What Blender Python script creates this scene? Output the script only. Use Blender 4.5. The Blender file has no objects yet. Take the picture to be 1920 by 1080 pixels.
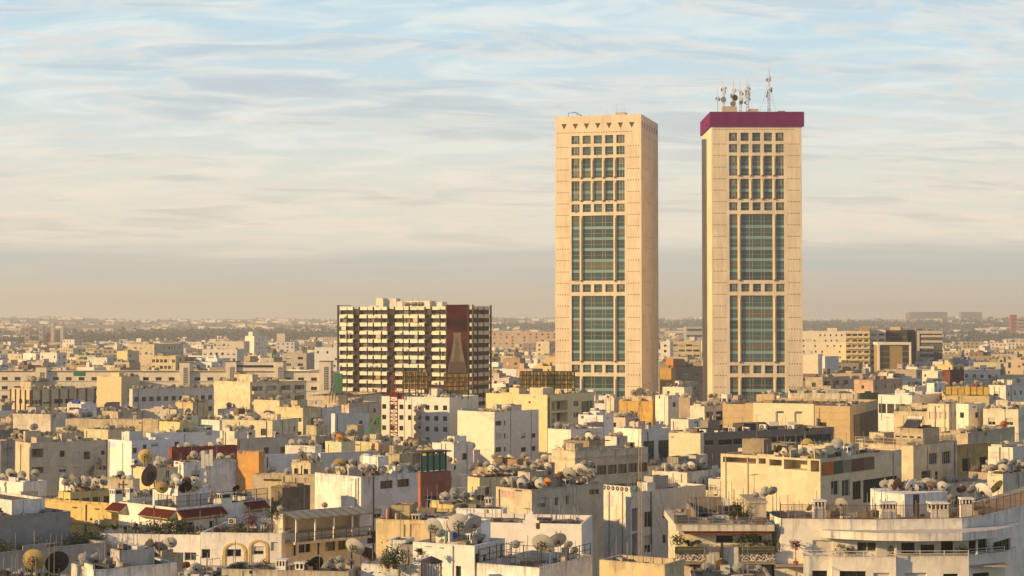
import bpy, bmesh, math, random
from math import sin, cos, tan, radians, pi, atan2, sqrt
from mathutils import Vector, Matrix

# ------------------------------------------------------------------ camera, sky, sun
SC = bpy.context.scene
COL = SC.collection
F, CX, HY, CH = 3300.0, 960.0, 600.0, 43.0      # focal length in photo pixels, principal column, horizon row, eye height
PITCH = radians(2.0)
cam_data = bpy.data.cameras.new('camera')
cam = bpy.data.objects.new('camera', cam_data); COL.objects.link(cam)
cam.location = (0, 0, CH)
cam.rotation_euler = (pi/2 + PITCH, 0, 0)
cam_data.sensor_width = 36.0
cam_data.lens = 36.0*F/1920
cam_data.shift_y = (HY - 540 - F*tan(PITCH))/1920
cam_data.clip_start = 1.0
cam_data.clip_end = 40000
SC.camera = cam

SUN_EL = radians(16.5)
SUN_H = radians(23.0)            # how far behind the picture plane the sun stands, at the left
TO_SUN = Vector((-cos(SUN_H)*cos(SUN_EL), -sin(SUN_H)*cos(SUN_EL), sin(SUN_EL)))
sun_data = bpy.data.lights.new('sun', 'SUN')
sun_data.energy = 5.0
sun_data.angle = radians(0.5)
sun_data.color = (1.0, 0.65, 0.28)
sun = bpy.data.objects.new('sun', sun_data); COL.objects.link(sun)
sun.rotation_euler = TO_SUN.to_track_quat('Z', 'Y').to_euler()

world = bpy.data.worlds.new('World'); SC.world = world
world.use_nodes = True
def build_world():
    nt = world.node_tree; nt.nodes.clear()
    N, L = nt.nodes.new, nt.links.new
    def math_(op, a, b=None, clamp=False):
        n = N('ShaderNodeMath'); n.operation = op; n.use_clamp = clamp
        for i, v in enumerate((a, b)):
            if v is None: continue
            if isinstance(v, (int, float)): n.inputs[i].default_value = v
            else: L(v, n.inputs[i])
        return n.outputs[0]
    def mapr(v, a, b, c=0.0, d=1.0, smooth=True):
        n = N('ShaderNodeMapRange'); n.interpolation_type = 'SMOOTHSTEP' if smooth else 'LINEAR'
        L(v, n.inputs[0])
        for i, q in zip((1, 2, 3, 4), (a, b, c, d)): n.inputs[i].default_value = q
        return n.outputs[0]
    def mix(f, a, b):
        n = N('ShaderNodeMix'); n.data_type = 'RGBA'
        if isinstance(f, float): n.inputs[0].default_value = f
        else: L(f, n.inputs[0])
        for i, q in ((6, a), (7, b)):
            if isinstance(q, tuple): n.inputs[i].default_value = (*q, 1)
            else: L(q, n.inputs[i])
        return n.outputs[2]
    def noise(vec, scale, detail, rough, dist=0.0):
        n = N('ShaderNodeTexNoise'); n.inputs['Scale'].default_value = scale
        n.inputs['Detail'].default_value = detail; n.inputs['Roughness'].default_value = rough
        n.inputs['Distortion'].default_value = dist; L(vec, n.inputs['Vector']); return n.outputs[0]
    tc = N('ShaderNodeTexCoord'); sep = N('ShaderNodeSeparateXYZ'); L(tc.outputs['Generated'], sep.inputs[0])
    x, y, z = sep.outputs
    zc = math_('MAXIMUM', z, 0.0)
    zz = math_('ADD', zc, 0.11)
    px, py = math_('DIVIDE', x, zz), math_('DIVIDE', y, zz)
    def vec(ax, ay, az=0.0):
        c = N('ShaderNodeCombineXYZ'); L(math_('MULTIPLY', px, ax), c.inputs[0]); L(math_('ADD', math_('MULTIPLY', py, ay), math_('MULTIPLY', px, az)), c.inputs[1]); return c.outputs[0]
    sky = N('ShaderNodeTexSky'); sky.sky_type = 'NISHITA'; sky.sun_disc = False
    sky.sun_elevation = SUN_EL; sky.sun_rotation = atan2(TO_SUN.x, TO_SUN.y)
    sky.air_density = 1.0; sky.dust_density = 2.0; sky.altitude = 40
    # clear air between the clouds: pale blue high up, greenish cream lower down (all colours are radiance / 0.1)
    K = 7.9
    def c(r, g, b):
        f = lambda v: ((v/255 + 0.055)/1.055)**2.4*K
        return (f(r), f(g), f(b))
    ramp = mix(mapr(z, 0.05, 0.17), c(233, 229, 213), c(197, 224, 236))
    base = mix(mapr(z, 0.05, 0.12), ramp, ramp)
    base = mix(0.12, base, sky.outputs[0])
    base = mix(mapr(z, 0.15, 0.60), base, c(62, 98, 152))
    # thin bright veil
    veil = noise(vec(2.4, 4.4, 0.6), 1.0, 8, 0.60, 1.0)
    veilf = math_('MULTIPLY', mapr(veil, 0.42, 0.68, 0.0, 0.8), mapr(z, 0.15, 0.5, 1.0, 0.25))
    base = mix(veilf, base, mix(mapr(z, 0.04, 0.13), c(245, 229, 205), c(232, 238, 234)))
    # drawn-out mauve grey streaks
    st = noise(vec(2.3, 4.9, -0.7), 1.0, 9, 0.58, 0.8)
    big = noise(vec(0.9, 1.7, 0.25), 1.0, 3, 0.5, 0.3)
    sm = math_('ADD', st, math_('MULTIPLY', math_('SUBTRACT', big, 0.5), 0.95))
    scol = mix(mapr(z, 0.04, 0.15), c(210, 203, 192), c(188, 199, 209))
    sm_ = mapr(sm, 0.49, 0.77, 0.0, 0.74)
    sm_ = math_('MULTIPLY', sm_, mapr(z, 0.15, 0.5, 1.0, 0.3))
    base = mix(sm_, base, scol)
    edge = mapr(sm, 0.47, 0.55, 0.0, 0.32)
    edge = math_('MULTIPLY', edge, mapr(sm, 0.55, 0.62, 1.0, 0.0))
    base = mix(edge, base, c(243, 226, 210))
    # even cloud bank above the horizon, going over into tan haze
    bn = noise(vec(0.5, 1.0), 1.0, 4, 0.5, 0.2)
    zb = math_('ADD', z, math_('MULTIPLY', math_('SUBTRACT', bn, 0.5), 0.03))
    bank = mapr(zb, 0.034, 0.0475, 1.0, 0.0)
    bt = noise(vec(0.8, 3.5), 1.0, 4, 0.5, 0.2)
    bcol = mix(mapr(z, 0.004, 0.034), c(204, 189, 161), mix(mapr(bt, 0.35, 0.7), c(186, 192, 188), c(200, 199, 187)))
    base = mix(math_('MULTIPLY', bank, 0.93), base, bcol)
    bg = N('ShaderNodeBackground'); bg.inputs['Strength'].default_value = 0.1
    L(base, bg.inputs[0])
    out = N('ShaderNodeOutputWorld'); L(bg.outputs[0], out.inputs[0])
build_world()
SC.view_settings.view_transform = 'Standard'
SC.view_settings.look = 'None'
SC.view_settings.exposure = 0.42
SC.view_settings.gamma = 1.0
SC.view_settings.use_curve_mapping = False
SC.render.engine = 'CYCLES'
SC.cycles.use_denoising = True
SC.cycles.max_bounces = 5
SC.cycles.diffuse_bounces = 3
SC.cycles.glossy_bounces = 2
SC.cycles.transmission_bounces = 2
SC.cycles.volume_bounces = 1
SC.cycles.caustics_reflective = False
SC.cycles.caustics_refractive = False

R = random.Random(7)

# ------------------------------------------------------------------ materials
def new_mat(name):
    m = bpy.data.materials.new(name); m.use_nodes = True
    nt = m.node_tree; b = nt.nodes['Principled BSDF']
    return m, nt, b
def simple(name, col, rough=0.7, metal=0.0, var=0.0, scale=4.0, spec=0.3):
    m, nt, b = new_mat(name)
    b.inputs['Roughness'].default_value = rough; b.inputs['Metallic'].default_value = metal
    b.inputs['Specular IOR Level'].default_value = spec
    if col == 'obj' or var > 0:
        if col == 'obj':
            oi = nt.nodes.new('ShaderNodeObjectInfo'); src = oi.outputs['Color']
        else:
            rg = nt.nodes.new('ShaderNodeRGB'); rg.outputs[0].default_value = (*col, 1); src = rg.outputs[0]
        tc = nt.nodes.new('ShaderNodeTexCoord'); no = nt.nodes.new('ShaderNodeTexNoise')
        no.inputs['Scale'].default_value = scale; no.inputs['Detail'].default_value = 4
        nt.links.new(tc.outputs['Object'], no.inputs['Vector'])
        mr = nt.nodes.new('ShaderNodeMapRange'); mr.inputs[1].default_value = 0.3; mr.inputs[2].default_value = 0.7
        mr.inputs[3].default_value = 1-var; mr.inputs[4].default_value = 1+var*0.6
        nt.links.new(no.outputs[0], mr.inputs[0])
        mx = nt.nodes.new('ShaderNodeVectorMath'); mx.operation = 'SCALE'
        nt.links.new(src, mx.inputs[0]); nt.links.new(mr.outputs[0], mx.inputs['Scale'])
        nt.links.new(mx.outputs[0], b.inputs['Base Color'])
    else:
        b.inputs['Base Color'].default_value = (*col, 1)
    return m

def stucco_mat(name, grime, streak_len=2.2):
    """painted render: object colour, broad patches of wear, dark drips that run down from the coping (uv.y = metres below the top)"""
    m, nt, b = new_mat(name); N, L = nt.nodes.new, nt.links.new
    b.inputs['Roughness'].default_value = 0.9; b.inputs['Specular IOR Level'].default_value = 0.15
    oi = N('ShaderNodeObjectInfo'); uv = N('ShaderNodeUVMap'); uv.uv_map = 'UVMap'
    geo = N('ShaderNodeNewGeometry')
    def noise(v, s, det=4, ro=0.6):
        n = N('ShaderNodeTexNoise'); n.inputs['Scale'].default_value = s; n.inputs['Detail'].default_value = det
        n.inputs['Roughness'].default_value = ro; L(v, n.inputs['Vector']); return n.outputs[0]
    def mr(v, a, b_, c, d):
        n = N('ShaderNodeMapRange'); n.interpolation_type = 'SMOOTHSTEP'; L(v, n.inputs[0])
        for i, q in zip((1, 2, 3, 4), (a, b_, c, d)): n.inputs[i].default_value = q
        return n.outputs[0]
    def mul(a, b_, op='MULTIPLY'):
        n = N('ShaderNodeMath'); n.operation = op
        for i, q in ((0, a), (1, b_)):
            if isinstance(q, float): n.inputs[i].default_value = q
            else: L(q, n.inputs[i])
        return n.outputs[0]
    sep = N('ShaderNodeSeparateXYZ'); L(uv.outputs[0], sep.inputs[0])
    # drips
    mp = N('ShaderNodeMapping'); mp.inputs['Scale'].default_value = (2.6, 0.16, 1); L(uv.outputs[0], mp.inputs['Vector'])
    rnd = N('ShaderNodeVectorMath'); rnd.operation = 'ADD'; L(mp.outputs[0], rnd.inputs[0])
    cmb = N('ShaderNodeCombineXYZ'); L(mul(oi.outputs['Random'], 97.0), cmb.inputs[0]); L(mul(oi.outputs['Random'], 31.0), cmb.inputs[1])
    L(cmb.outputs[0], rnd.inputs[1])
    drips = noise(rnd.outputs[0], 1.0, 5, 0.7)
    reach = noise(rnd.outputs[0], 0.35, 2)
    lim = mr(reach, 0.35, 0.7, 0.35, streak_len)
    dist = mul(sep.outputs[1], lim, 'DIVIDE')
    m1 = mul(mr(drips, 0.44, 0.70, 0.0, 1.0), mr(dist, 0.0, 1.3, 1.0, 0.0))
    rim = mul(mr(sep.outputs[1], 0.0, 0.35, 1.0, 0.0), mr(drips, 0.38, 0.62, 0.0, 0.8))
    m1 = mul(m1, rim, 'MAXIMUM')
    # patched repainting: areas with a firm edge, a shade lighter or darker
    pn = noise(geo.outputs['Position'], 0.55, 2, 0.4)
    # broad weathering
    big = noise(geo.outputs['Position'], 0.28, 5, 0.62)
    fine = noise(geo.outputs['Position'], 1.7, 4, 0.65)
    mx = N('ShaderNodeMix'); mx.data_type = 'RGBA'; L(mul(m1, grime), mx.inputs[0]); L(oi.outputs['Color'], mx.inputs[6]); mx.inputs[7].default_value = (0.10, 0.085, 0.065, 1)
    mx2 = N('ShaderNodeMix'); mx2.data_type = 'RGBA'; L(mr(mul(mul(big, 0.65), mul(fine, 0.35), 'ADD'), 0.46, 0.64, 0.0, grime*0.55), mx2.inputs[0])
    L(mx.outputs[2], mx2.inputs[6]); mx2.inputs[7].default_value = (0.30, 0.26, 0.20, 1)
    sc = N('ShaderNodeVectorMath'); sc.operation = 'SCALE'; L(mx2.outputs[2], sc.inputs[0]); L(mul(mr(fine, 0.3, 0.7, 0.9, 1.06), mr(pn, 0.52, 0.54, 1.0, 1.0-0.16*min(1, grime+.2))), sc.inputs['Scale'])
    L(sc.outputs[0], b.inputs['Base Color'])
    return m
M = {}
M['stucco'] = stucco_mat('painted_render', 0.42)
M['dirty'] = stucco_mat('stained_render', 0.70, 3.0)
M['clean'] = stucco_mat('fresh_render', 0.15, 1.0)
M['roof'] = simple('roof_felt', 'obj', 0.95, var=0.4, scale=0.7, spec=0.1)
M['paint'] = simple('painted_metal', 'obj', 0.55, var=0.12, scale=2.0)
M['bowl'] = simple('weathered_dish_metal', 'obj', 0.6, var=0.16, scale=3.0, spec=0.3)
M['frame'] = simple('window_frame', (0.55, 0.53, 0.48), 0.5)
M['dark'] = simple('dark_steel', (0.045, 0.04, 0.038), 0.6, var=0.3)
M['steel'] = simple('galvanised_steel', (0.30, 0.29, 0.27), 0.5, metal=0.4, var=0.25)
M['glass'] = simple('window_glass', 'obj', 0.12, var=0.35, scale=0.8, spec=0.6)
M['shutter'] = simple('roller_shutter', (0.60, 0.56, 0.47), 0.7, var=0.12)
M['terracotta'] = simple('clay_tile', (0.20, 0.045, 0.025), 0.85, var=0.4, scale=3)
M['leaf'] = simple('leaf_green', (0.055, 0.075, 0.025), 0.8, var=0.6, scale=2.0)
M['soil'] = simple('brick_soil', (0.25, 0.10, 0.05), 0.9, var=0.3)
M['dot'] = simple('dark_opening', (0.035, 0.028, 0.02), 0.9)

# ------------------------------------------------------------------ mesh helpers
class MB:
    def __init__(s): s.v = []; s.f = []; s.m = []; s.uv = []; s.mats = []
    def mi(s, mat):
        if mat not in s.mats: s.mats.append(mat)
        return s.mats.index(mat)
    def quad(s, pts, mat, uvs=None):
        i = len(s.v); s.v += [tuple(p) for p in pts]; s.f.append(tuple(range(i, i+len(pts)))); s.m.append(s.mi(mat))
        s.uv += uvs if uvs else [(p[0]+p[1], 50.0) for p in pts]
    def box(s, x0, x1, y0, y1, z0, z1, mat, bottom=True):
        t = z1
        def q(a, b, c, d): s.quad((a, b, c, d), mat, [(p[0]+p[1], t-p[2]) for p in (a, b, c, d)])
        q((x0,y0,z0),(x1,y0,z0),(x1,y0,z1),(x0,y0,z1)); q((x1,y0,z0),(x1,y1,z0),(x1,y1,z1),(x1,y0,z1))
        q((x1,y1,z0),(x0,y1,z0),(x0,y1,z1),(x1,y1,z1)); q((x0,y1,z0),(x0,y0,z0),(x0,y0,z1),(x0,y1,z1))
        q((x0,y0,z1),(x1,y0,z1),(x1,y1,z1),(x0,y1,z1))
        if bottom: q((x0,y1,z0),(x1,y1,z0),(x1,y0,z0),(x0,y0,z0))
    def tube(s, p0, p1, r, mat, n=6, r1=None, caps=True):
        p0, p1 = Vector(p0), Vector(p1); r1 = r if r1 is None else r1
        d = (p1-p0).normalized(); a = d.orthogonal().normalized(); b = d.cross(a)
        A = [p0+(a*cos(2*pi*k/n)+b*sin(2*pi*k/n))*r for k in range(n)]
        B = [p1+(a*cos(2*pi*k/n)+b*sin(2*pi*k/n))*r1 for k in range(n)]
        for k in range(n):
            j = (k+1) % n; s.quad((A[k], A[j], B[j], B[k]), mat)
        if caps: s.quad(A[::-1], mat); s.quad(B, mat)
    def bar(s, p0, p1, w, mat): s.tube(p0, p1, w*0.7, mat, 4)
    def mesh(s, name, smooth=False):
        me = bpy.data.meshes.new(name); me.from_pydata(s.v, [], s.f)
        for m in s.mats: me.materials.append(m)
        me.polygons.foreach_set('material_index', s.m)
        uvl = me.uv_layers.new(name='UVMap'); flat = [c for p in s.uv for c in p]
        uvl.data.foreach_set('uv', flat)
        if smooth: me.polygons.foreach_set('use_smooth', [True]*len(s.f))
        me.update(); return me
    def build(s, name, parent=None, color=None, smooth=False):
        return link(name, s.mesh(name, smooth), parent, color)
def link(name, me, parent=None, color=None, loc=None, rot=None):
    o = bpy.data.objects.new(name, me); COL.objects.link(o)
    if parent is not None: o.parent = parent
    if color is not None: o.color = (*color, 1)
    if loc is not None: o.location = loc
    if rot is not None: o.rotation_euler = rot
    return o
def tag(o, label, cat, group=None, kind=None):
    if label: o['label'] = label
    if cat: o['category'] = cat
    if group: o['group'] = group
    if kind: o['kind'] = kind
    return o
def struct(o): o['kind'] = 'structure'; return o
def empty(name, loc, rz=0.0):
    o = bpy.data.objects.new(name, None); COL.objects.link(o); o.location = loc; o.rotation_euler = (0, 0, rz); o.empty_display_size = .5
    return o
def WX(x, D): return (x-CX)/F*D
def WZ(y, D): return CH-(y-HY)*D/F
def PT(x, y, D): return Vector((WX(x, D), D, WZ(y, D)))
def ordinal(n):
    w = ['first','second','third','fourth','fifth','sixth','seventh','eighth','ninth','tenth','eleventh','twelfth']
    return w[n-1] if n <= 12 else '%d%s' % (n, {1:'st',2:'nd',3:'rd'}.get(n % 10 if n//10 != 1 else 0, 'th'))

def wallseg(mb, p0, p1, z0, z1, holes, mat, ztop=None, hmat=None):
    """outer face of a straight wall with real openings; holes: (u0,u1,z0,z1,depth,back)"""
    p0, p1 = Vector(p0), Vector(p1); L = (p1-p0).length; d = (p1-p0)/L; n = Vector((d.y, -d.x)); T = z1 if ztop is None else ztop
    H = [(max(.05, h[0]), min(L-.05, h[1]), max(z0+.02, h[2]), min(z1-.02, h[3]), h[4], h[5]) for h in holes]
    H = [h for h in H if h[1]-h[0] > .1 and h[3]-h[2] > .1]
    def pt(u, z, dep=0.0): q = p0+d*u-n*dep; return (q.x, q.y, z)
    zs = sorted({z0, z1} | {round(h[2], 3) for h in H} | {round(h[3], 3) for h in H})
    for za, zb in zip(zs, zs[1:]):
        if zb-za < 1e-4: continue
        zm = (za+zb)/2
        row = sorted((round(h[0], 3), round(h[1], 3)) for h in H if h[2] < zm < h[3])
        u = 0.0
        for a, b in row+[(L, L)]:
            if a > u+1e-4:
                mb.quad((pt(u, za), pt(a, za), pt(a, zb), pt(u, zb)), mat, [(u, T-za), (a, T-za), (a, T-zb), (u, T-zb)])
            u = max(u, b)
    for a, b, c, e, dep, back in H:
        f = [(a, 5.0)]*4
        mb.quad((pt(a, c), pt(a, c, dep), pt(a, e, dep), pt(a, e)), mat, f)
        mb.quad((pt(b, c, dep), pt(b, c), pt(b, e), pt(b, e, dep)), mat, f)
        mb.quad((pt(a, e, dep), pt(b, e, dep), pt(b, e), pt(a, e)), mat, f)
        mb.quad((pt(a, c), pt(b, c), pt(b, c, dep), pt(a, c, dep)), mat, f)
        if back: mb.quad((pt(a, c, dep), pt(b, c, dep), pt(b, e, dep), pt(a, e, dep)), hmat or mat, f)

WC = {}
def win_mesh(w, h, style, joined):
    """frame and pane of a window, centred in x, standing on z=0, y pointing indoors"""
    w, h = round(w*5)/5, round(h*5)/5
    key = (w, h, style, joined)
    if key in WC: return WC[key]
    fm = M['dark'] if style in ('dark', 'amber') else M['frame']
    fb = MB(); t = .07; g = fb if joined else MB()
    fb.box(-w/2, w/2, 0, .07, 0, t, fm); fb.box(-w/2, w/2, 0, .07, h-t, h, fm)
    fb.box(-w/2, -w/2+t, .002, .068, t, h-t, fm); fb.box(w/2-t, w/2, .002, .068, t, h-t, fm)
    n = max(1, min(7, int(round(w/.85))))
    for k in range(1, n): u = -w/2+w*k/n; fb.box(u-.03, u+.03, .004, .066, t, h-t, fm)
    fb.box(-w/2-.06, w/2+.06, -.14, -.002, -.05, .04, M['frame'])       # projecting sill
    cut = {'shutter': 0.0, 'half': .45}.get(style, 1.0)
    if cut > 0: g.box(-w/2+.02, w/2-.02, .045, .08, .02, h*cut if cut < 1 else h-.02, M['glass'])
    if cut < 1:
        z = h*cut+.01
        while z < h-.05:
            g.box(-w/2+.05, w/2-.05, .0, .03, z, min(z+.11, h-.04), M['shutter']); z += .125
    WC[key] = (fb.mesh('window'), None if joined else g.mesh('pane'))
    return WC[key]
GLASS = [(.02,.025,.028), (.03,.04,.042), (.045,.05,.045), (.015,.015,.015), (.07,.075,.065), (.05,.035,.02)]
def add_window(parent, p0, p1, u0, u1, z0, z1, depth, style, joined, col=None):
    p0, p1 = Vector(p0), Vector(p1); d = (p1-p0).normalized(); n = Vector((d.y, -d.x))
    w, h = u1-u0, z1-z0
    fm, gm = win_mesh(w, h, style, joined)
    q = p0+d*(u0+u1)/2-n*depth
    o = link('window', fm, parent, col or R.choice(GLASS), (q.x, q.y, z0), (0, 0, atan2(d.y, d.x)))
    ww, hh = round(w*5)/5, round(h*5)/5; o.scale = (w/ww, 1, h/hh)
    if gm:
        link('pane', gm, o, tuple(o.color)[:3])
    return o

def plan_windows(kind, L, ztop, zmin, r):
    """holes for one facade; returns [(u0,u1,z0,z1,depth,back,style,extra)]"""
    spec = dict(t=kind) if isinstance(kind, str) else dict(kind)
    t = spec['t']; out = []
    if t == 'x':
        for u0, u1, z0, z1, sty in spec['holes']:
            if u0 < .1: u0 = .1
            if u1 > L-.1: u1 = L-.1
            if u1-u0 < .25 or z1-z0 < .2: continue
            rc = sty in ('recess', 'loggia'); out.append((u0, u1, z0, z1, 2.2 if rc else .16, rc, sty))
        return out
    if t == 'b' or L < 1.6: return out
    defs = {'w': (1.45, 1.45, 3.0), 'n': (.9, 1.15, 3.0), 's': (2.6, 1.3, 4.0), 'l': (3.6, 2.15, 5.2), 'm': (2.2, 1.4, 4.4), 'c': (1.4, 1.4, 3.4), '1': (1.3, 1.2, 3.6), 'g': (2.4, 2.3, 2.5), 'd': (2.0, 2.2, 3.4)}
    w, h, p = defs[t]; w, h, p = spec.get('w', w), spec.get('h', h), spec.get('p', p)
    n = spec.get('cols', max(1, int((L-.6)/p))); p = L/n if n else L
    w = min(w, p*.86)
    st = spec.get('pitch', 3.1); z = ztop-spec.get('first', {'l': .5, 'g': .5, 'd': .55}.get(t, .95))
    rows = spec.get('rows', 99 if t != '1' else 1); k = 0
    skip = spec.get('skip', {'n': .45, 'w': .06, '1': .2}.get(t, .0))
    while z-h > zmin and k < rows:
        for i in range(n):
            if r.random() < skip: continue
            uc = (i+.5)*p + (r.uniform(-.35, .35) if t in 'n1' and p-w > 1.2 else 0)
            tt = t
            if t == 'm': tt = 'l' if (i % 2 == 0 and p > 3) else 'w'
            if tt == 'l':
                ww = min(max(w, 2.4), p*.9); out.append((uc-ww/2, uc+ww/2, z-2.15, z, 1.15, True, 'loggia'))
            else:
                ww = min(w, 1.4) if t == 'm' else w
                sty = r.choice({'w': ['sash', 'sash', 'half', 'shutter', 'dark'], 'c': ['shutter', 'half', 'shutter', 'sash'], 'n': ['dark', 'sash'], 'g': ['dark', 'amber'], 'd': ['dark']}.get(t, ['sash', 'half', 'dark']))
                out.append((uc-ww/2, uc+ww/2, z-h, z, .16, False, spec.get('style', sty)))
        z -= st; k += 1
    return out

def solve(xl, xc, xr, D, th, depth=None):
    c, s = cos(th), sin(th); Cx = WX(xc, D); tl = (xl-CX)/F
    a = (Cx-tl*D)/(c+tl*s)
    if xr is None or xr <= xc: b = depth or 11.0
    else:
        tr = (xr-CX)/F; den = s-tr*c
        b = (tr*D-Cx)/den if den > .03 else 30
        b = min(max(b, 2.0), 34)
    return Cx, a, b
BL = []           # every building: footprint, roof level, picture extent
def corners(C, th, x0, x1, y0, y1):
    ex, ey = Vector((cos(th), -sin(th))), Vector((sin(th), cos(th))); o = Vector((C[0], C[1]))
    return [o+ex*x+ey*y for x, y in ((x0, y0), (x1, y0), (x1, y1), (x0, y1))]
def to_world(b, x, y, z): 
    th = b['th']; return Vector((b['C'][0]+x*cos(th)+y*sin(th), b['C'][1]-x*sin(th)+y*cos(th), z))
def roof_at(X, Y):
    best = None
    for b in BL:
        for (x0, x1, y0, y1, z) in b['levels']:
            dx, dy = X-b['C'][0], Y-b['C'][1]; th = b['th']
            lx, ly = dx*cos(th)-dy*sin(th), dx*sin(th)+dy*cos(th)
            if x0 <= lx <= x1 and y0 <= ly <= y1 and (best is None or z > best): best = z
    return best

def box_shell(root, name, x0, x1, y0, y1, z0, H, mat, col, front, side, zmin, joined, r, parapet=.8, roofc=None, left='b', roof_name='roof', loggia_col=None):
    mb = MB(); S = []
    pts = [(x0, y0), (x1, y0), (x1, y1), (x0, y1)]
    kinds = [front, side, 'b', left]; lens = [x1-x0, y1-y0, x1-x0, y1-y0]
    for i in range(4):
        pa, pb = pts[i], pts[(i+1) % 4]
        hs = plan_windows(kinds[i], lens[i], H-max(parapet, .3), zmin, r) if kinds[i] != 'b' else []
        wallseg(mb, pa, pb, z0, H, [h[:6] for h in hs], mat)
        S.append((pa, pb, hs))
    t = .2; zr = H-parapet
    a0, a1, b0, b1 = x0+t, x1-t, y0+t, y1-t
    if a1-a0 > .3 and b1-b0 > .3:
        o, n = [(x0, y0), (x1, y0), (x1, y1), (x0, y1)], [(a0, b0), (a1, b0), (a1, b1), (a0, b1)]
        for i in range(4):
            j = (i+1) % 4
            mb.quad(((*o[i], H), (*o[j], H), (*n[j], H), (*n[i], H)), mat, [(k*1.7, .05) for k in range(4)])
            mb.quad(((*n[j], zr), (*n[i], zr), (*n[i], H), (*n[j], H)), mat, [(0, parapet), (2, parapet), (2, 0), (0, 0)])
    w = mb.build(name, root, col)
    rb = MB(); rb.box(a0+.01, a1-.01, b0+.01, b1-.01, zr-.1, zr, M['roof'], False)
    rb.build(roof_name, root, roofc or r.choice([(.17,.14,.10), (.12,.10,.08), (.22,.19,.15), (.09,.08,.06), (.17,.12,.08)]))
    for pa, pb, hs in S:
        P0, P1 = Vector(pa), Vector(pb); d = (P1-P0).normalized(); n = Vector((d.y, -d.x))
        for (u0, u1, za, zb, dep, back, sty) in hs:
            if sty == 'recess':
                nw = max(1, int((u1-u0)/2.6)); pw = (u1-u0)/nw
                for q in range(nw):
                    uw = u0+pw*(q+.5)
                    if zb-za > 1.3: add_window(root, pa, pb, uw-min(.75, pw*.35), uw+min(.75, pw*.35), za+.08, zb-.3, dep-.09, r.choice(['dark', 'sash', 'half']), joined)
            elif sty == 'loggia':
                wd = (u1-u0)*.62; off = r.uniform(-.15, .15)*(u1-u0)
                add_window(root, pa, pb, (u0+u1)/2-wd/2+off, (u0+u1)/2+wd/2+off, za+.05, zb-.25, dep-.09, r.choice(['dark', 'sash', 'half']), joined)
                bb = MB(); u = (u0+u1)/2; L2 = (u1-u0)/2+.15
                # balcony slab with a solid breast wall, standing off the facade
                bb.box(-L2, L2, -.9, -.003, -.18, -.0, M['clean']); bb.box(-L2, L2, -.9, -.8, .001, .85, M['clean'])
                bb.box(-L2, -L2+.1, -.799, -.003, .001, .85, M['stucco']); bb.box(L2-.1, L2, -.799, -.003, .001, .85, M['stucco'])
                q = P0+d*u; bb_o = bb.build('balcony', root, loggia_col or col); bb_o.location = (q.x, q.y, za); bb_o.rotation_euler = (0, 0, atan2(d.y, d.x))
            else:
                add_window(root, pa, pb, u0, u1, za, zb, dep, sty, joined)
    return w

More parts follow.
